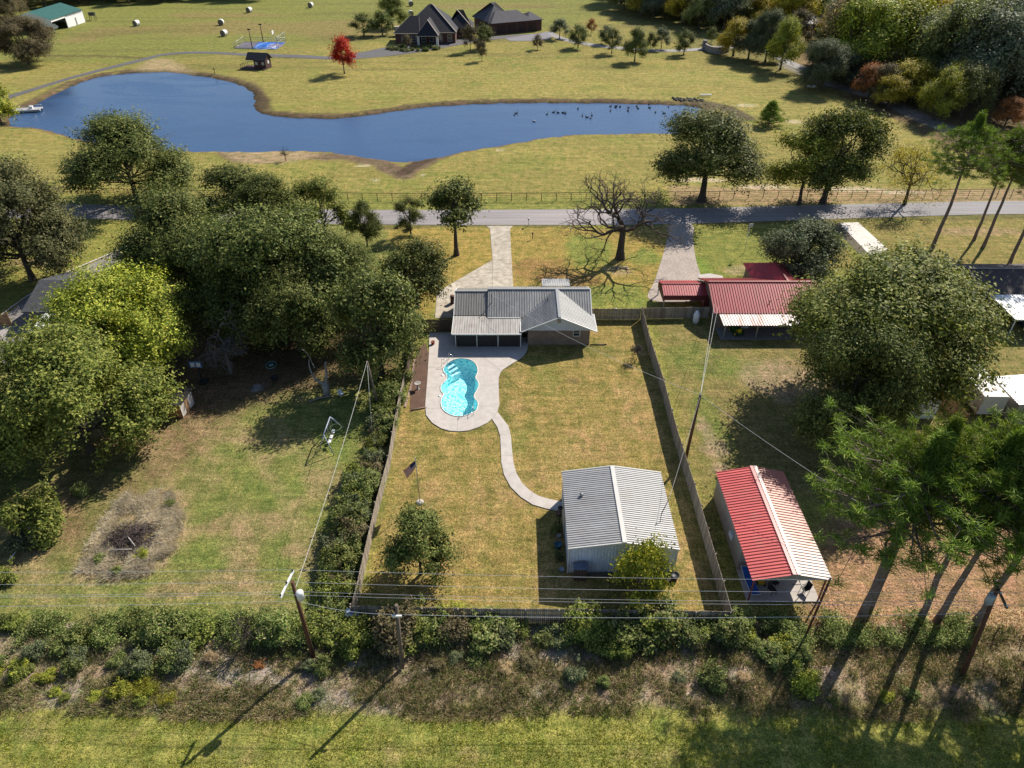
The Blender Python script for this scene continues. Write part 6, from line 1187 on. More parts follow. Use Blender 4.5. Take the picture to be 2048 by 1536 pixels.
x, y = G(1376, 199); m = MB(); r = random.Random(9); [m.ball((x + r.uniform(-3.5, 3.5), y + r.uniform(-1.6, 1.6), .05), (r.uniform(.2, .5), r.uniform(.2, .4), r.uniform(.15, .3)), 6, 4) for _ in range(50)]; tag(m.build('riprap', mat('dark_rock', (.10, .09, .085), .9)), kind='stuff', label='dark rocks at the right end of the pond', cat='rocks')
tag(MB().box(*(lambda p: (p[0] - 1.3, p[0] + 1.6, p[1] - .2, p[1] + .2))(G(1410, 193)), .3, .55).build('culvert_pipe', M_WHITE), 'short white pipe at the right end of the pond', 'pipe')
# table set on woodland lawn
tag(MB().box(*(lambda p: (p[0] - 1.0, p[0] + 1.0, p[1] - .5, p[1] + .5))(G(1622, 177)), .4, .75).build('white_bench', M_WHITE), 'white bench under the dark oak at the upper right', 'bench')
o = thing('deer_feeder', 'dark wooden stand in the field right of the barn', 'stand', (*G(187, 40), 0)); MB().box(-1, 1, -.6, .6, 1.5, 2.6).build('box', M_DARK, o)
for a in (-.8, .8):
    for b in (-.5, .5): MB().tube([(a * 1.3, b * 1.3, 0), (a, b, 1.6)], .08, 5).build('leg', M_DARK, o)
# water birds
DK = [(1029, 230), (1033, 227), (1068, 243), (1094, 229), (1107, 225), (1116, 226), (1126, 226), (1131, 227), (1156, 218), (1165, 232), (1174, 235), (1184, 231), (1181, 237), (1221, 213), (1221, 222), (1232, 213), (1231, 215), (1240, 214), (1256, 222), (1273, 213), (1276, 217), (1257, 216), (1298, 209), (1299, 216), (1308, 206), (1314, 206), (1320, 205), (1311, 225), (1328, 227), (1337, 214)]
def goose(white=False):
    m = MB(); m.ball((0, 0, .12), (.42, .2, .18), 10, 7); m.tube([(.3, 0, .2), (.42, 0, .4), (.44, 0, .58)], [.07, .05, .045], 7); m.ball((.48, 0, .62), (.1, .06, .06), 8, 6); m.tube([(.55, 0, .61), (.66, 0, .59)], [.03, .01], 5); m.tube([(-.34, 0, .16), (-.58, 0, .24)], [.1, .02], 6)
    return m.mesh('water_bird', mat('white_feathers', (.65, .65, .62), .8) if white else mat('dark_feathers', (.022, .02, .02), .8))
gd, gw = goose(), goose(True); r = random.Random(4)
for i, (u, v) in enumerate(DK):
    o = link('water_bird', gw if i == 2 else gd); o.location = (*G(u, v, -.45), -.45); o.rotation_euler = (0, 0, r.uniform(0, 6.28)); s = .9 if i != 2 else 1.0; o.scale = (s,) * 3
    tag(o, 'single white bird swimming left of the dark flock' if i == 2 else 'dark goose swimming on the right arm of the pond', 'bird', 'geese on the pond')
CW = {F_BRUSH: 'green', F_MID: 'fresh green', F_DARK: 'dark green', F_GREY: 'grey-green', F_BRN: 'olive brown', F_LIME: 'yellow-green', F_YEL: 'golden yellow', F_ORG: 'rusty orange', F_TAN: 'tan'}
def look(fo, s, lo, hi): return ('small ' if s < lo + (hi - lo) * .33 else 'large ' if s > lo + (hi - lo) * .67 else 'mid-sized ') + CW[fo] + ' '
# ================================================================ TREES IN THEIR PLACES
FR = 'trees of the front garden and roadside'
# near and middle distance, each its own
put(T_BIG1, 6.6, 12.5, 275, 400, 228, 226, 'dark broad oak standing alone between the road and the pond', name='oak_tree')
put(T_BIG2, 6.6, 12.5, 66, 560, 235, 308, 'large grey-green oak at the left edge below the roadside fence', fol=F_OLV, name='oak_tree')
put(T_BIG1, 6.6, 12.5, 385, 600, 235, 372, 'dark spreading oak between the gravel drive and the big clump', rz=2.2, name='oak_tree')
put(T_MED1, 3.6, 8.5, 480, 452, 150, 324, 'dark round tree by the road, behind the spreading oak', name='oak_tree')
put(T_MED2, 3.6, 8.5, 548, 470, 110, 338, 'dark tree between the round roadside tree and the willowy one', name='oak_tree')
put(T_AIRY, 3.8, 10, 655, 500, 125, 333, 'light willowy tree with thin branches beside the road', name='willow_tree')
put(T_BIG2, 6.6, 12.5, 575, 660, 280, 400, 'tallest dark oak of the clump left of the house', rz=.7, name='oak_tree')
put(T_BIG1, 6.6, 12.5, 690, 655, 160, 470, 'dark oak between the tallest oak and the house', rz=4.0, name='oak_tree')
put(T_MED2, 3.6, 8.5, 735, 493, 58, 393, 'narrow dark tree beside the road left of the driveway', name='cedar_tree')
put(T_AIRY, 3.8, 10, 822, 470, 66, 384, 'thin airy tree by the road left of the young blackjack oak', name='tree', fol=F_DARK)
put(T_MED2, 3.6, 8.5, 835, 615, 128, 465, 'round dark tree beside the angled driveway', rz=1, name='oak_tree')
put(T_MED1, 3.6, 8.5, 765, 750, 178, 535, 'dark green tree over the side fence next to the pool patio', name='oak_tree')
put(T_BIG1, 6.6, 12.5, 500, 640, 200, 440, 'dark oak on the left side of the clump behind the dead tree', rz=3.3, name='oak_tree')
put(T_BIG2, 6.6, 12.5, 432, 625, 190, 425, 'dark oak filling the gap between the spreading oak and the dead tree', rz=1.1, name='oak_tree')
put(T_BIG2, 6.6, 12.5, 600, 700, 190, 520, 'shaded oak at the rear of the clump, nearest the tyre swing', rz=5, name='oak_tree')
put(T_BIGL, 6.6, 12.5, 268, 755, 248, 528, 'yellow-green elm over the white patio roof', name='elm_tree', fol=F_LIME)
put(T_BIGL, 6.6, 12.5, 185, 905, 300, 652, 'large bright elm in front of the small plank shed', rz=2.5, name='elm_tree')
put(T_BIG1, 6.6, 12.5, -70, 560, 190, 330, 'grey-green oak cut by the left edge of the photo', fol=F_GREY, name='oak_tree')
put(T_BIG2, 6.6, 12.5, -95, 1000, 260, 760, 'oak outside the left edge shading the lower left yard', name='oak_tree')
bm_ = make_bush(21, 2.2, 3.4, 9000, F_MID, .13)
x, y = G(90, 1068); plant(bm_, x, y, 1.12, 1.45, 'large bright green shrub at the left edge of the lower yard', 'shrub', name='shrub', parts=('stem', 'foliage'))
x, y = G(55, 1085); bt_ = make_bare(91, 2.6, 1.8, .05, 5, M_BARKG)
plant(T_BUSH[1], x, y, 1.3, 1.0, 'grey-green shrub below the large bright one', 'shrub', name='shrub', parts=('stem', 'foliage'), fol=F_GREY)
o = thing('dead_shrub', 'leafless grey shrub between the two shrubs at the left edge', 'shrub', (*G(78, 1072), 0)); link('stem', bt_[0], o)
x, y = G(10, 1165); plant(T_BUSH[0], x, y, .9, .9, 'small green shrub at the left end of the wires', 'shrub', name='shrub', parts=('stem', 'foliage'), fol=F_MID)
x, y = G(165, 990); plant(T_BUSH[2], x, y, .6, .8, 'small dark sapling beside the large bright shrub', 'shrub', name='shrub', parts=('stem', 'foliage'))
wl = make_tree(97, 2.6, 6, .6, .16, 6000, F_LIME, nl=14, trunk_r=.14, spread=.42)
put(wl, 2.6, 6, 4, 248, 62, 166, 'bright yellow-green willow at the left tip of the pond', name='willow_tree', hk=1)
put(T_BIG2, 6.6, 12.5, 58, 128, 112, 34, 'brownish oak in the hay field below the green roofed barn', fol=F_BRN, name='oak_tree', hk=1)
put(make_tree(101, 2.2, 6, 1.5, .15, 6500, F_RED, nl=14, trunk_r=.12, spread=.4), 2.2, 6, 689, 147, 44, 77, 'bright red maple alone on the lawn above the pond', name='maple_tree', hk=1, cat='tree')
# bare oak
bo, tips = make_bare(7, 14, 7.6, .52, 6)
x, y = G(1240, 517); o = thing('bare_tree', 'leafless dark oak on the front lawn between the two driveways', 'tree', (x, y, 0), 2.6); link('trunk', bo, o)
# young blackjack oak with its trunk in view
put(make_tree(103, 3.0, 9.5, 4.6, .16, 9000, F_DARK, nl=17, trunk_r=.26, spread=.30, clump=9), 3.0, 9.5, 913, 510, 108, 352, 'young oak with a bare brown trunk left of the concrete driveway', name='oak_tree', rz=1.2)
T_ST = make_tree(107, 5.6, 12.5, 2.4, .135, 52000, F_MID, nl=26, trunk_r=.4, spread=.44)
put(T_ST, 5.6, 12.5, 1403, 402, 196, 208, 'full green oak at the roadside fence above the gravel driveway', name='oak_tree', fol=F_DARK)
put(make_tree(109, 4.2, 10, 2.0, .14, 15000, F_LIME, nl=22, trunk_r=.22, spread=.36, clump=8, lean=(-.05, 0)), 4.2, 10, 1598, 409, 138, 248, 'yellowing tree at the roadside left of the leaning dark willow', name='elm_tree')
put(make_tree(113, 4.6, 11.5, 2.0, .13, 38000, F_DARK, nl=26, trunk_r=.3, spread=.38, droop=.5, lean=(.06, 0)), 4.6, 11.5, 1645, 406, 168, 196, 'dark leaning willow at the roadside fence', name='willow_tree', fol=F_DARK, rz=.2)
# sparse yellow tree
sp, tips = make_bare(15, 10, 5.6, .26, 5, M_BARK)
rnd = np.random.default_rng(5); P = np.repeat(tips, 12, 0); P = P + rnd.normal(0, .45, P.shape)
cr = leaf_mesh('crown', P, rnd.normal(0, 1, P.shape), .13, F_YEL, rnd, .4)
x, y = G(1808, 409); o = plant((sp, cr), x, y, 1.0, 1.05, 'half bare yellow tree at the roadside by the tall pines', name='tree', rz=1)
shrub_pine = make_pine(83, 5.2, .05, 2.6, 260, .1, shrub=True, needle=.4, per=40)
x, y = G(1538, 250); plant(shrub_pine, x, y, 1.15, .95, 'small bushy pine on the lawn at the right end of the pond', name='pine_tree')
put(make_tree(127, 4.0, 6.4, .7, .12, 36000, F_GREY, nl=26, trunk_r=.25, spread=.42), 4.0, 6.4, 1588, 560, 146, 446, 'round grey-green live oak behind the red roofed house', name='oak_tree', hk=.95)
TB = make_tree(131, 8.0, 15.5, 4.6, .15, 110000, F_MID, nl=34, spread=.38, trunk_r=.5)
put(TB, 8.0, 15.5, 1725, 800, 372, 492, 'largest tree, a broad oak over the white shed', name='oak_tree', hk=.86, fol=F_MID)
put(T_BIG2, 6.6, 12.5, 1672, 890, 225, 630, 'darker oak in front of the largest tree', name='oak_tree', fol=F_DARK, rz=3)
# pines
for u, v, T, sx, sz, lb in [(1722, 1238, T_PINE1, 1.3, .93, 'near pine with a double trunk right of the red roofed shed'), (1736, 1228, T_PINE3, .9, .97, 'second trunk growing against the near pine'),
                        (1838, 1243, T_PINE2, 1.0, .95, 'tall pine between the double pine and the transformer pole pine'), (1873, 1243, T_PINE1, 1.05, 1.0, 'tall pine just left of the pole with the transformer'),
                        (1948, 1247, T_PINE3, 1.15, 1.05, 'pine behind the pole with the transformer'), (2085, 1180, T_PINE2, 1.1, 1.0, 'pine at the right edge, its trunk outside the photo')]:
    x, y = G(u, v); plant(T, x, y, sx, sz, lb, name='pine_tree', group='row of tall pines at the lower right')
for u, v, T, sx, sz, lb in [(1863, 498, T_PINE2, 1.15, 1.0, 'left and tallest of the roadside pines with a low side branch'), (1948, 480, T_PINE3, .95, .85, 'roadside pine left of the twin at the right edge'), (1966, 495, T_PINE1, 1.05, .98, 'roadside pine third from the right edge'), (2018, 530, T_PINE2, 1.0, .95, 'roadside pine nearest the brown roof')]:
    x, y = G(u, v); plant(T, x, y, sx, sz, lb, name='pine_tree', group='tall pines by the road at the right')
for u, v, T in [(2190, 1330, T_PINE2), (2320, 1270, T_PINE1), (2360, 1400, T_PINE2), (2110, 1290, T_PINE2), (2270, 1490, T_PINE3)]:
    x, y = G(u, v); plant(T, x, y, 1.2, 1.0, 'pine outside the right edge that shades the lower right corner', name='pine_tree', group='pines beyond the right edge')
# yard tree, shop tree, small ones
put(make_tree(137, 2.5, 6, .5, .11, 17000, F_DARK, nl=20, trunk_r=.12, spread=.48), 2.5, 6, 842, 1148, 122, 1018, 'round young tree on the back lawn near the lower left fence corner', name='tree', hk=.9)
put(make_tree(139, 2.4, 5, .5, .12, 8500, F_LIME, nl=18, trunk_r=.09, spread=.36, droop=.3), 2.4, 5, 1276, 1198, 106, 1080, 'feathery bright green tree against the wall of the grey workshop', name='tree', hk=.95)
bs_ = make_bare(17, 1.6, 1.0, .03, 5, M_BARKG); tp = bs_[1]; x, y = G(1273, 720)
rnd = np.random.default_rng(6); P = np.repeat(tp[::2], 2, 0); P = P + rnd.normal(0, .15, P.shape)
plant((bs_[0], leaf_mesh('crown', P, rnd.normal(0, 1, P.shape), .06, F_BRN, rnd)), x, y, .9, 1.3, 'small bare sapling on the lawn by the long fence', name='sapling')
# dead vine tree + stump
dv = make_bare(19, 8, 3.0, .2, 6, mat('grey_twig', (.17, .155, .14), .9), droop=.22); x, y = G(462, 745)
o = thing('dead_tree', 'leafless grey tree hung with twigs at the edge of the oak clump', 'tree', (x, y, 0)); link('trunk', dv[0], o)
sn = MB(); rnd = np.random.default_rng(8); sn.tube([(0, 0, -.1), (0, 0, .8), (.02, 0, 1.5)], [.42, .36, .40], 10)
limb(sn, (.1, 0, 1.4), (-1.6, 1.2, 3.8), .16, .05, rnd, .08, 6, 6); limb(sn, (.15, 0, 1.4), (.35, .5, 4.0), .17, .10, rnd, .05, 6, 5); limb(sn, (-1.0, .8, 3.0), (-2.2, 1.4, 5.0), .06, .02, rnd, .1, 4, 4)
o = thing('tree_stump', 'tall forked grey stump on the left lawn above the swing set', 'stump', (*G(654, 790), 0)); sn.build('trunk', mat('pale_dead_wood', (.30, .28, .26), .9, 0, .3, 4), o)
# lawn trees of the far estate
ES = 'young trees on the estate lawn'
for (u, v, vt, wp, T, fo, lb) in [
    (728, 72, 29, 50, T_SML1, F_DARK, 'dark low tree left of the slate roofed mansion'), (765, 70, 22, 42, T_SML2, F_DARK, 'dark tree just behind the low one left of the mansion'),
    (785, 55, -8, 58, T_MED1, F_MID, 'tall full tree behind the left end of the mansion'), (941, 104, 52, 30, T_SML1, F_BRN, 'olive tree in front of the mansion wing'),
    (968, 98, 49, 36, T_SML2, F_DARK, 'dark tree between mansion and garage'), (964, 122, 82, 21, T_SML1, F_BRN, 'small reddish topped tree in front of the dark one'),
    (959, 54, 34, 12, T_SML2, F_BRN, 'slim brown tree behind the mansion wing'), (985, 66, 50, 12, T_SML1, F_RED, 'small red tree at the corner of the big garage'),
    (1075, 99, 68, 19, T_SML2, F_BRN, 'small olive tree below the garage forecourt'), (1119, 77, 39, 37, T_SML1, F_GREY, 'round grey-green tree right of the garage'),
    (1156, 96, 49, 37, T_SML2, F_DARK, 'second round tree right of the garage'), (1182, 69, 38, 19, T_SML1, F_ORG, 'small russet tree behind the row'),
    (1212, 88, 51, 30, T_SML2, F_GREY, 'grey-green tree left behind its dark twin'), (1223, 107, 60, 36, T_SML1, F_DARK, 'dark tree in the middle of the lawn row'),
    (1269, 123, 54, 46, T_MED2, F_DARK, 'largest cone shaped tree of the lawn row'), (1300, 101, 64, 22, T_SML2, F_DARK, 'narrow tree right of the cone shaped one'),
    (1322, 98, 57, 32, T_SML1, F_GREY, 'grey tree in the right of the lawn row'), (1367, 110, 60, 37, T_SML2, F_DARK, 'rightmost round tree of the lawn row'), (1422, 86, 55, 20, T_SML1, F_DARK, 'small dark tree by the stone gate wall'),
    (815, 95, 70, 18, T_SML1, F_BRN, 'bare ornamental tree at the left of the round bed')]:
    TT = {id(T_SML1): (1.9, 5), id(T_SML2): (1.9, 5), id(T_MED1): (3.6, 8.5), id(T_MED2): (3.6, 8.5)}[id(T)]
    put(T, *TT, u, v, wp, vt, lb, fol=fo, group=ES, name='tree', hk=1)
# tree belt beside the lane at the right
BL = 'trees along the lane at the upper right'
for (u, v, vt, wp, T, fo, lb) in [
    (1466, 112, 36, 66, T_MED1, F_YEL, 'yellow tree behind the stone wall'), (1496, 118, 40, 60, T_MED2, F_GREY, 'blue-grey tree right of the yellow one'), (1530, 124, 24, 72, T_BIG1, F_GREY, 'tall blue-grey oak by the lane'),
    (1560, 140, 34, 64, T_MED1, F_LIME, 'bright yellow-green tree right of the tall blue-grey oak'), (1592, 92, 18, 52, T_MED2, F_BRN, 'olive and brown tree behind the lane'),
    (1642, 180, 80, 88, T_BIG2, F_GREY, 'dark grey-green oak with its shadow on the lawn corner'), (1652, 130, 52, 70, T_WOOD1, F_DARK, 'oak between the lane and the orange tree'), (1682, 108, 44, 42, T_MED1, F_ORG, 'orange tree among the grey oaks'),
    (1727, 160, 95, 48, T_MED2, F_YEL, 'small yellow tree in the oak belt'), (1735, 200, 128, 60, T_MED1, F_ORG, 'russet tree at the creek'), (1762, 206, 126, 56, T_MED2, F_BRN, 'brown-green tree at the creek'), (1806, 205, 120, 92, T_MED1, F_YEL, 'broad golden tree at the creek'),
    (1868, 240, 132, 72, T_MED2, F_LIME, 'yellow-green tree right of the golden one'), (1895, 215, 120, 60, T_WOOD2, F_YEL, 'orange-yellow tree before the dark woodland'), (2010, 250, 195, 50, T_MED1, F_ORG, 'orange tree behind the tall roadside pines'),
    (1700, 172, 96, 80, T_WOOD2, W_GREY, 'grey oak between the orange tree and the creek'), (1770, 168, 92, 84, T_WOOD1, W_TAN, 'tan oak behind the golden tree'), (1840, 188, 104, 84, T_WOOD2, W_OLV, 'olive oak behind the yellow-green tree'), (1920, 232, 128, 96, T_WOOD1, W_OLV, 'olive oak at the near corner of the dark wood'), (1775, 215, 150, 60, T_MED2, F_YEL, 'second golden tree at the creek'), (1480, 30, -20, 60, T_WOOD1, F_BRN, 'brown tree at the top edge above the yellow one'), (1440, 42, 8, 44, T_MED2, F_YEL, 'pale yellow tree at the top above the stone wall')]:
    TT = {id(T_MED1): (3.6, 8.5), id(T_MED2): (3.6, 8.5), id(T_BIG1): (6.6, 12.5), id(T_BIG2): (6.6, 12.5), id(T_WOOD1): (5.2, 11), id(T_WOOD2): (5.2, 11)}[id(T)]
    put(T, *TT, u, v, wp, vt, lb, fol=fo, group=BL, name='tree', hk=1)
# woodland masses
def inpoly(P, x, y):
    c = False; n = len(P)
    for i in range(n):
        a, b = P[i], P[(i + 1) % n]
        if (a[1] > y) != (b[1] > y) and x < (b[0] - a[0]) * (y - a[1]) / (b[1] - a[1]) + a[0]: c = not c
    return c
def wood(poly, step, kinds, label, group, seed, smin=.8, smax=1.15):
    r = random.Random(seed); P = GL(poly); x0 = min(p[0] for p in P); x1 = max(p[0] for p in P); y0 = min(p[1] for p in P); y1 = max(p[1] for p in P); n = 0
    y = y0; row = 0
    while y < y1:
        x = x0 + (row % 2) * step * .5
        while x < x1:
            px, py = x + r.uniform(-.3, .3) * step, y + r.uniform(-.3, .3) * step
            if inpoly(P, px, py):
                fo, nm = r.choice(kinds); s = smin + (smax * 1.35 - smin) * r.random() ** 1.6
                plant(r.choice((T_WOOD1, T_WOOD2)), px, py, s, s * r.uniform(.85, 1.05), nm + label, name='tree', group=group, fol=fo, rz=r.uniform(0, 6.28)); n += 1
            x += step
        y += step * .87; row += 1
    return n
KR = [(W_GREY, 'grey-green oak'), (W_OLV, 'olive oak'), (W_TAN, 'tan brown oak'), (W_GREY, 'grey-green oak'), (W_OLV, 'olive oak'), (F_LIME, 'yellow-green tree'), (W_TAN, 'tan brown oak'), (F_YEL, 'golden tree'), (W_GREY, 'grey-green oak')]
nw = 0
nw += wood([(1690, 165), (1700, 120), (1640, 100), (1650, 40), (1900, 20), (2060, 60), (2080, 190), (1930, 215), (1860, 180), (1790, 165), (1740, 165)], 10.8, KR, ' in the dense woodland at the upper right', 'woodland at the upper right', 5, 1.25, 1.6)
nw += wood([(1900, 195), (2060, 205), (2240, 240), (2240, 100), (2050, 60), (1950, 90)], 11.5, [(W_OLV, 'olive oak'), (W_OLV, 'olive oak'), (W_GREY, 'grey-green oak')], ' in the dark wood at the right edge', 'dark wood at the right edge', 6, 1.3, 1.65)
nw += wood([(1560, 25), (1660, 22), (2060, 22), (2300, 60), (2300, -26), (1540, -26)], 17, KR, ' in the distant woodland along the top right', 'distant woodland at the top right', 7, 1.3, 1.8)
nw += wood([(1235, 34), (1330, 52), (1420, 62), (1500, 60), (1600, 66), (1610, 20), (1540, -14), (1235, -16)], 10.5, KR + [(F_YEL, 'yellow oak')], ' at the top edge right of the garage', 'trees at the top edge right of the garage', 8, 1.1, 1.4)
nw += wood([(-120, 22), (50, 18), (170, 15), (300, 8), (420, 2), (560, -6), (560, -22), (-120, -22)], 12.5, [(F_DARK, 'dark oak'), (F_GREY, 'grey-green oak'), (F_DARK, 'dark oak'), (F_BRN, 'olive brown oak')], ' in the dark tree line behind the barn', 'tree line behind the barn', 9, 1.1, 1.4)
nw += wood([(-200, 95), (-20, 60), (20, 45), (30, 30), (-200, 25)], 9, [(F_BRN, 'olive brown oak'), (F_GREY, 'grey-green oak')], ' at the upper left edge beside the barn', 'trees at the upper left edge', 10)
print('woodland trees', nw)
# garden shrubs of the round bed at the mansion
r = random.Random(3)
for i in range(26):
    t = i / 26 * 2 * math.pi; u = 830 + 55 * math.cos(t) * r.uniform(.6, 1); v = 99 + 5 * math.sin(t) * r.uniform(.4, 1); x, y = G(u, v)
    plant(T_BUSH[i % 5], x, y, .75, .6, 'clipped shrub in the round bed before the mansion', 'shrub', 'shrubs in the round bed', name='shrub', parts=('stem', 'foliage'), fol=(F_BRUSH, F_DARK)[i % 2])
# hedge along the left side of the back yard
hd = crspline(GL([(812, 760), (800, 800), (782, 850), (765, 910), (745, 960), (735, 1010), (722, 1060), (706, 1110), (700, 1160), (690, 1215)]), 3, False)
r = random.Random(12)
for i, (x, y) in enumerate(hd):
    for s in range(2):
        k = i + s * 5; fo = (F_BRUSH, F_MID, F_GREY, F_DARK, F_BRUSH, F_BRN, F_MID)[(i * 3 + s * 5) % 7]; sc = r.uniform(.6, 1.3)
        plant(T_BUSH[k % 5], x - .5 - s * .8 + r.uniform(-.4, .3), y + r.uniform(-.5, .5), sc, sc * r.uniform(.75, 1.35), look(fo, sc, .6, 1.3) + 'hedge shrub ' + ('by the mulch bed', 'right of the swing set', 'left of the flag pole', 'left of the round young tree', 'at the lower fence corner')[min(4, i * 5 // len(hd))], 'shrub', 'overgrown hedge along the left side fence', name='shrub', parts=('stem', 'foliage'), fol=fo)
# brush band: shrubs one can count
BR = 'shrubs of the overgrown back boundary'
r = random.Random(44)
def row(pts, n, smin, smax, fols, label, jit=.75, T=T_BUSH, group=BR):
    P = crspline(GL(pts), 8, False)
    for i in range(n):
        x, y = P[int((i + .5) / n * (len(P) - 1))]; s = smin + (smax * 1.35 - smin) * r.random() ** 1.6
        plant(T[(i * 7 + n) % len(T)], x + r.uniform(-jit, jit), y + r.uniform(-jit, jit), s, s * r.uniform(.55, 1.25), look(fols[i % len(fols)], s, smin, smax) + label[0] + ' ' + label[1][min(len(label[1]) - 1, int(i * len(label[1]) / n))], 'shrub', group, name='shrub', parts=('stem', 'foliage'), fol=fols[i % len(fols)])
row([(-60, 1262), (150, 1262), (330, 1258), (480, 1262), (590, 1268)], 24, .55, 1.0, (F_BRUSH, F_BRUSH, F_DARK, F_MID), ('shrub of the hedge row,', ['at the left edge', 'under the wires left of the brush pile', 'below the brush pile', 'left of the grey snag', 'beside the grey snag', 'left of the brown pole']))
row([(60, 1310), (200, 1330), (330, 1325), (360, 1300)], 9, .6, 1.0, (F_GREY, F_BRUSH), ('shrub below the hedge row,', ['left of the broad grey one', 'beside the bare patch', 'at the upper end of the yellow weeds']))
row([(-40, 1350), (100, 1372), (220, 1392), (330, 1400)], 9, .3, .5, (F_LIME, F_MID, F_LIME), ('weed clump', ['at the lower left edge', 'under the yellow-green weeds', 'left of the bare grey patch', 'at the right end of the yellow weeds']), T=T_BUSH, group='yellow-green weeds at the lower left')
row([(-40, 1320), (60, 1335), (160, 1352)], 6, .3, .55, (F_LIME, F_BRUSH), ('tall weed clump', ['at the lower left edge', 'above the low weeds', 'below the grey-green shrubs']), group='yellow-green weeds at the lower left')
row([(640, 1250), (700, 1262), (760, 1275), (860, 1278)], 11, .5, .95, (F_BRUSH, F_MID, F_BRUSH), ('shrub at the fence corner,', ['next to the cut logs', 'under the metal sheet', 'left of the plain grey pole']))
row([(800, 1258), (900, 1266), (1060, 1272), (1200, 1272), (1350, 1272), (1460, 1270)], 30, .6, 1.25, (F_BRUSH, F_BRN, F_MID, F_BRUSH, F_GREY), ('shrub against the back fence,', ['just right of the plain grey pole', 'below the round young tree', 'in the middle of the lawn side', 'left of the workshop cupboard', 'behind the grey workshop', 'below the feathery tree', 'at the right end of the fence']))
row([(560, 1310), (620, 1330), (660, 1380), (600, 1390)], 5, .35, .7, (F_BRUSH, F_GREY), ('shrub', ['left of the brown pole foot', 'at the brown pole foot', 'below the brown pole']))
row([(860, 1320), (960, 1330), (1110, 1340), (1300, 1365), (1400, 1345), (1520, 1330), (1560, 1300)], 15, .35, .7, (F_BRN, F_GREY, F_BRUSH, F_TAN), ('shrub in the dry brush', ['right of the plain grey pole', 'below the young yard tree', 'below the lawn middle', 'below the workshop', 'near the end of the long fence']))
row([(1460, 1250), (1500, 1275), (1560, 1300), (1600, 1380), (1700, 1400), (1850, 1370)], 12, .4, .8, (F_BRUSH, F_LIME, F_BRUSH), ('shrub', ['at the end of the long fence', 'left of the tall red pole', 'below the red pole', 'between the pine shadows', 'near the dark transformer pole']))
row([(1180, 1240), (1190, 1262), (1290, 1350)], 3, .9, 1.15, (F_MID,), ('leafy shrub', ['rising over the back fence', 'overhanging the back fence', 'alone in the dry brush below the workshop']))
row([(1260, 1268), (1340, 1262), (1330, 1275)], 4, .6, .8, (F_ORG,), ('vine bush', ['on the back fence right of the workshop', 'on the back fence near its right end']))
row([(400, 1325), (530, 1345), (640, 1320)], 3, .25, .35, (F_TAN, F_ORG), ('dried weed clump', ['left of the brown pole', 'right below the brown pole']))
row([(720, 1240), (690, 1290), (1010, 1225)], 3, .6, .8, (F_LIME, F_MID), ('sapling', ['at the left fence corner', 'below the left fence corner', 'at the middle of the back fence']))
# front of the road: low plants
row([(700, 452), (760, 455), (820, 460)], 6, .3, .5, (F_BRUSH,), ('low shrub in the verge', ['far left of the driveway', 'just left of the driveway']), group='verge shrubs')
x, y = G(1000, 660); 
# dry brush, too much to count
def scatter(name, n, area, fol, hmin, hmax, wid, seed, dens=None, lean=.5, nb=5, kind_label='weeds'):
    rn = np.random.default_rng(seed); u = rn.uniform(area[0], area[1], n); v = rn.uniform(area[2], area[3], n)
    k = fbm(u, v, 1.6, 3); keep = rn.random(n) < np.clip((k - .36) * 4, .05, 1) if dens is None else dens(u, v, k, rn)
    u, v = u[keep], v[keep]; n = len(u); P = np.repeat(np.stack([u, v, np.zeros(n) - .02], 1), nb, 0); N = len(P); P[:, :2] += rn.normal(0, .07, (N, 2))
    h = np.repeat(rn.uniform(hmin, hmax, n), nb) * rn.uniform(.6, 1.1, N); d = rn.normal(0, lean, (N, 2)); a = rn.uniform(0, 6.28, N)
    T = P + np.stack([d[:, 0] * h, d[:, 1] * h, h], 1); s = np.stack([np.cos(a), np.sin(a), np.zeros(N)], 1) * wid
    M_ = P + (T - P) * .6 ; V = np.stack([P - s * .5, P + s * .5, M_ + s, T, M_ - s], 1).reshape(-1, 3)
    return tag(link(name, npmesh(name, V, 5, np.arange(5 * N), fol)), kind='stuff', label=kind_label, cat='weeds')
inb = lambda u, v, k, rn: (rn.random(len(u)) < np.clip((k - .34) * 4, .08, 1)) & (v > 25.3 + .8 * np.sin(u * .4) * .5)
scatter('dry_weeds', 26000, (-36, 44, 25.2, 31.6), F_TAN, .12, .45, .012, 1, inb, lean=.9, kind_label='tan dry weeds and brush in the strip behind the yards')
scatter('dry_weeds', 7000, (-36, 44, 25.2, 31.8), F_BRN, .2, .6, .016, 2, inb, kind_label='brown and olive weeds mixed into the dry brush strip')
scatter('green_weeds', 26000, (-36, 44, 25.6, 32.4), F_BRUSH, .1, .5, .02, 3, inb, kind_label='green weeds mixed into the brush strip')
scatter('lawn_grass', 30000, (-36, 40, 20.5, 26.2), F_LIME, .04, .12, .02, 11, lambda u, v, k, rn: rn.random(len(u)) < np.clip((k - .3) * 3, .1, 1), nb=4, kind_label='short green grass tufts along the bottom edge')
scatter('dry_weeds', 9000, (17, 50, 26, 34), F_TAN, .1, .4, .012, 9, kind_label='thin tan weeds below the pines')

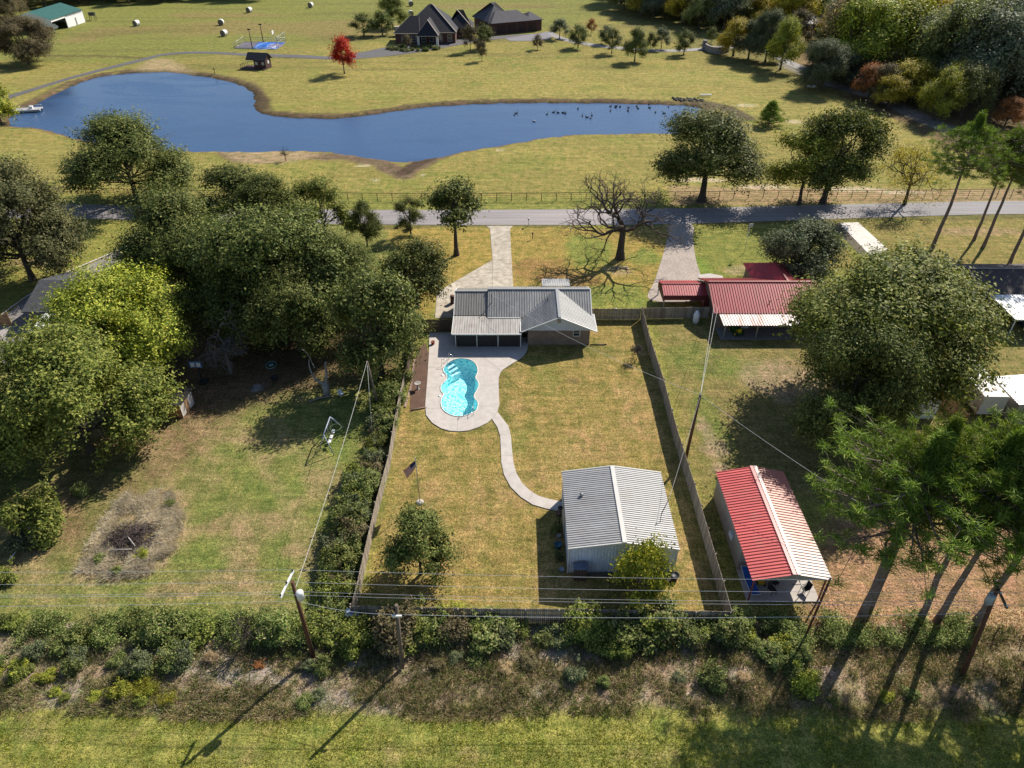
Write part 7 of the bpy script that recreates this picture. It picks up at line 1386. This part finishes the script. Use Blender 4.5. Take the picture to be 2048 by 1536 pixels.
F_STRAW = foliage('straw_grass', [(.34, .26, .15), (.42, .34, .2), (.46, .38, .25), (.46, .40, .28)], trans=.5, f3=(1.22, 1.34, 1.6))
bp0 = scatter_pts
def inbp(u, v, k, rn):
    d = sdist(bp0, u, v); return (rn.random(len(u)) < smooth01((.3 - d) / 1.3)) & (rn.random(len(u)) < np.clip((k - .38) * 5, .05, 1)) & (((u - G(268, 1078)[0]) / 1.9) ** 2 + ((v - G(268, 1078)[1]) / 1.4) ** 2 > 1)
ux = [p[0] for p in bp0]; vy = [p[1] for p in bp0]
scatter('tall_dry_grass', 26000, (min(ux), max(ux), min(vy), max(vy)), F_STRAW, .15, .45, .02, 21, inbp, lean=1.1, kind_label='tall tan grass around the pile of dead branches')
for i, (u, v, s_) in enumerate(((285, 1112, .5), (200, 1120, .45), (235, 1145, .4), (340, 1010, .4))):
    x, y = G(u, v); plant(T_BUSH[i % 3], x, y, s_, s_ * .8, ('yellow-green low weeds right below the brush pile', 'small green bush left of the brush pile', 'small green bush below the brush pile', 'small green bush at the upper end of the tall tan grass')[i], 'shrub', name='shrub', parts=('stem', 'foliage'), fol=F_LIME if i == 0 else F_BRUSH)

def litter(name, pts, n, fol, seed, label, size=.05):
    rn = np.random.default_rng(seed); P = GL(pts); ax = [p[0] for p in P]; ay = [p[1] for p in P]
    u = rn.uniform(min(ax), max(ax), n); v = rn.uniform(min(ay), max(ay), n); k = fbm(u, v, 2.5, 3); ok = (sdist(P, u, v) < (k - .5) * 4) & (rn.random(n) < np.clip((k - .34) * 5, .05, 1)); u, v = u[ok], v[ok]; m_ = len(u)
    a = rn.uniform(0, 6.28, m_); s = size * rn.uniform(.6, 1.4, m_); c, w = np.cos(a) * s, np.sin(a) * s; z = np.full(m_, .012); t = rn.uniform(0, .05, m_)
    V = np.stack([np.stack([u - c, v - w, z], 1), np.stack([u + w * .6, v - c * .6, z + t], 1), np.stack([u + c, v + w, z], 1), np.stack([u - w * .6, v + c * .6, z + t], 1)], 1).reshape(-1, 3)
    tag(link(name, npmesh(name, V, 4, np.arange(4 * m_), fol)), kind='stuff', label=label, cat='leaves')
F_FALL = foliage('fallen_leaves_brown', [(.13, .08, .045), (.22, .14, .08), (.30, .21, .13), (.2, .12, .06)], trans=.05, f3=(1.3, 1.3, 1.3))
litter('fallen_leaves', [(120, 1120), (430, 870), (620, 740), (830, 700), (760, 640), (400, 650), (200, 850), (60, 1080)], 30000, F_FALL, 41, 'fallen leaves under the trees of the left yard')
litter('fallen_leaves', [(1400, 650), (1640, 660), (1700, 900), (1560, 1000), (1440, 940)], 16000, F_FALL, 42, 'fallen leaves on the lawn below the pale porch roof')
litter('pine_litter', [(1660, 1060), (1720, 1010), (2150, 1040), (2150, 1290), (1610, 1280)], 20000, F_FALL, 43, 'fallen needles and cones under the pines', .06)
litter('fallen_leaves', [(980, 460), (1320, 460), (1290, 600), (1050, 590)], 7000, F_FALL, 44, 'fallen leaves on the front lawn around the bare oak')

yw = crspline(GL([(-60, 1296), (60, 1300), (170, 1322), (260, 1352), (345, 1385), (340, 1410), (200, 1408), (60, 1402), (-60, 1395)]), 3)
F_YW = foliage('yellow_weed_leaves', [(.11, .12, .02), (.19, .20, .03), (.26, .26, .04), (.33, .31, .06)], f3=(1.3, 1.3, 1.1), trans=.4)
rn_ = np.random.default_rng(61); uu = rn_.uniform(-26, -12, 9000); vv = rn_.uniform(24.8, 30.5, 9000); kk = fbm(uu, vv, 1.1, 3); ok = (sdist(yw, uu, vv) < 0) & (rn_.random(9000) < np.clip((kk - .38) * 7, .04, 1)); uu, vv = uu[ok], vv[ok]
Pw = np.repeat(np.stack([uu, vv, rn_.uniform(.12, .55, len(uu))], 1), 14, 0); Dw = rn_.normal(0, 1, Pw.shape); Dw[:, 2] = np.abs(Dw[:, 2]) + .6; Pw = Pw + rn_.normal(0, .12, Pw.shape)
tag(link('yellow_weeds', leaf_mesh('yellow_weeds', Pw, Dw, .05, F_YW, rn_, .5)), kind='stuff', label='bright yellow-green weeds in a ragged patch at the lower left', cat='weeds')
tg = [(-26, 26), (40, 26), (40, 33), (-26, 33)]
uu = rn_.uniform(-36, 34, 16000); vv = rn_.uniform(30.6, 33.4, 16000); kk = fbm(uu + 5, vv, 1.3, 3); ok = (rn_.random(16000) < np.clip((kk - .42) * 7, .02, 1)) & ~((vv > 32.6) & (uu > -12) & (uu < 16.5)); uu, vv = uu[ok], vv[ok]
Pw = np.repeat(np.stack([uu, vv, rn_.random(len(uu)) ** 1.5 * 1.1 + .1], 1), 12, 0); Dw = rn_.normal(0, 1, Pw.shape); Dw[:, 2] = np.abs(Dw[:, 2]) + .4; Pw = Pw + rn_.normal(0, .15, Pw.shape)
tag(link('vine_tangle', leaf_mesh('vine_tangle', Pw, Dw, .07, F_BRUSH, rn_, .5)), kind='stuff', label='green tangle of vines filling the gaps of the back hedge', cat='vines')
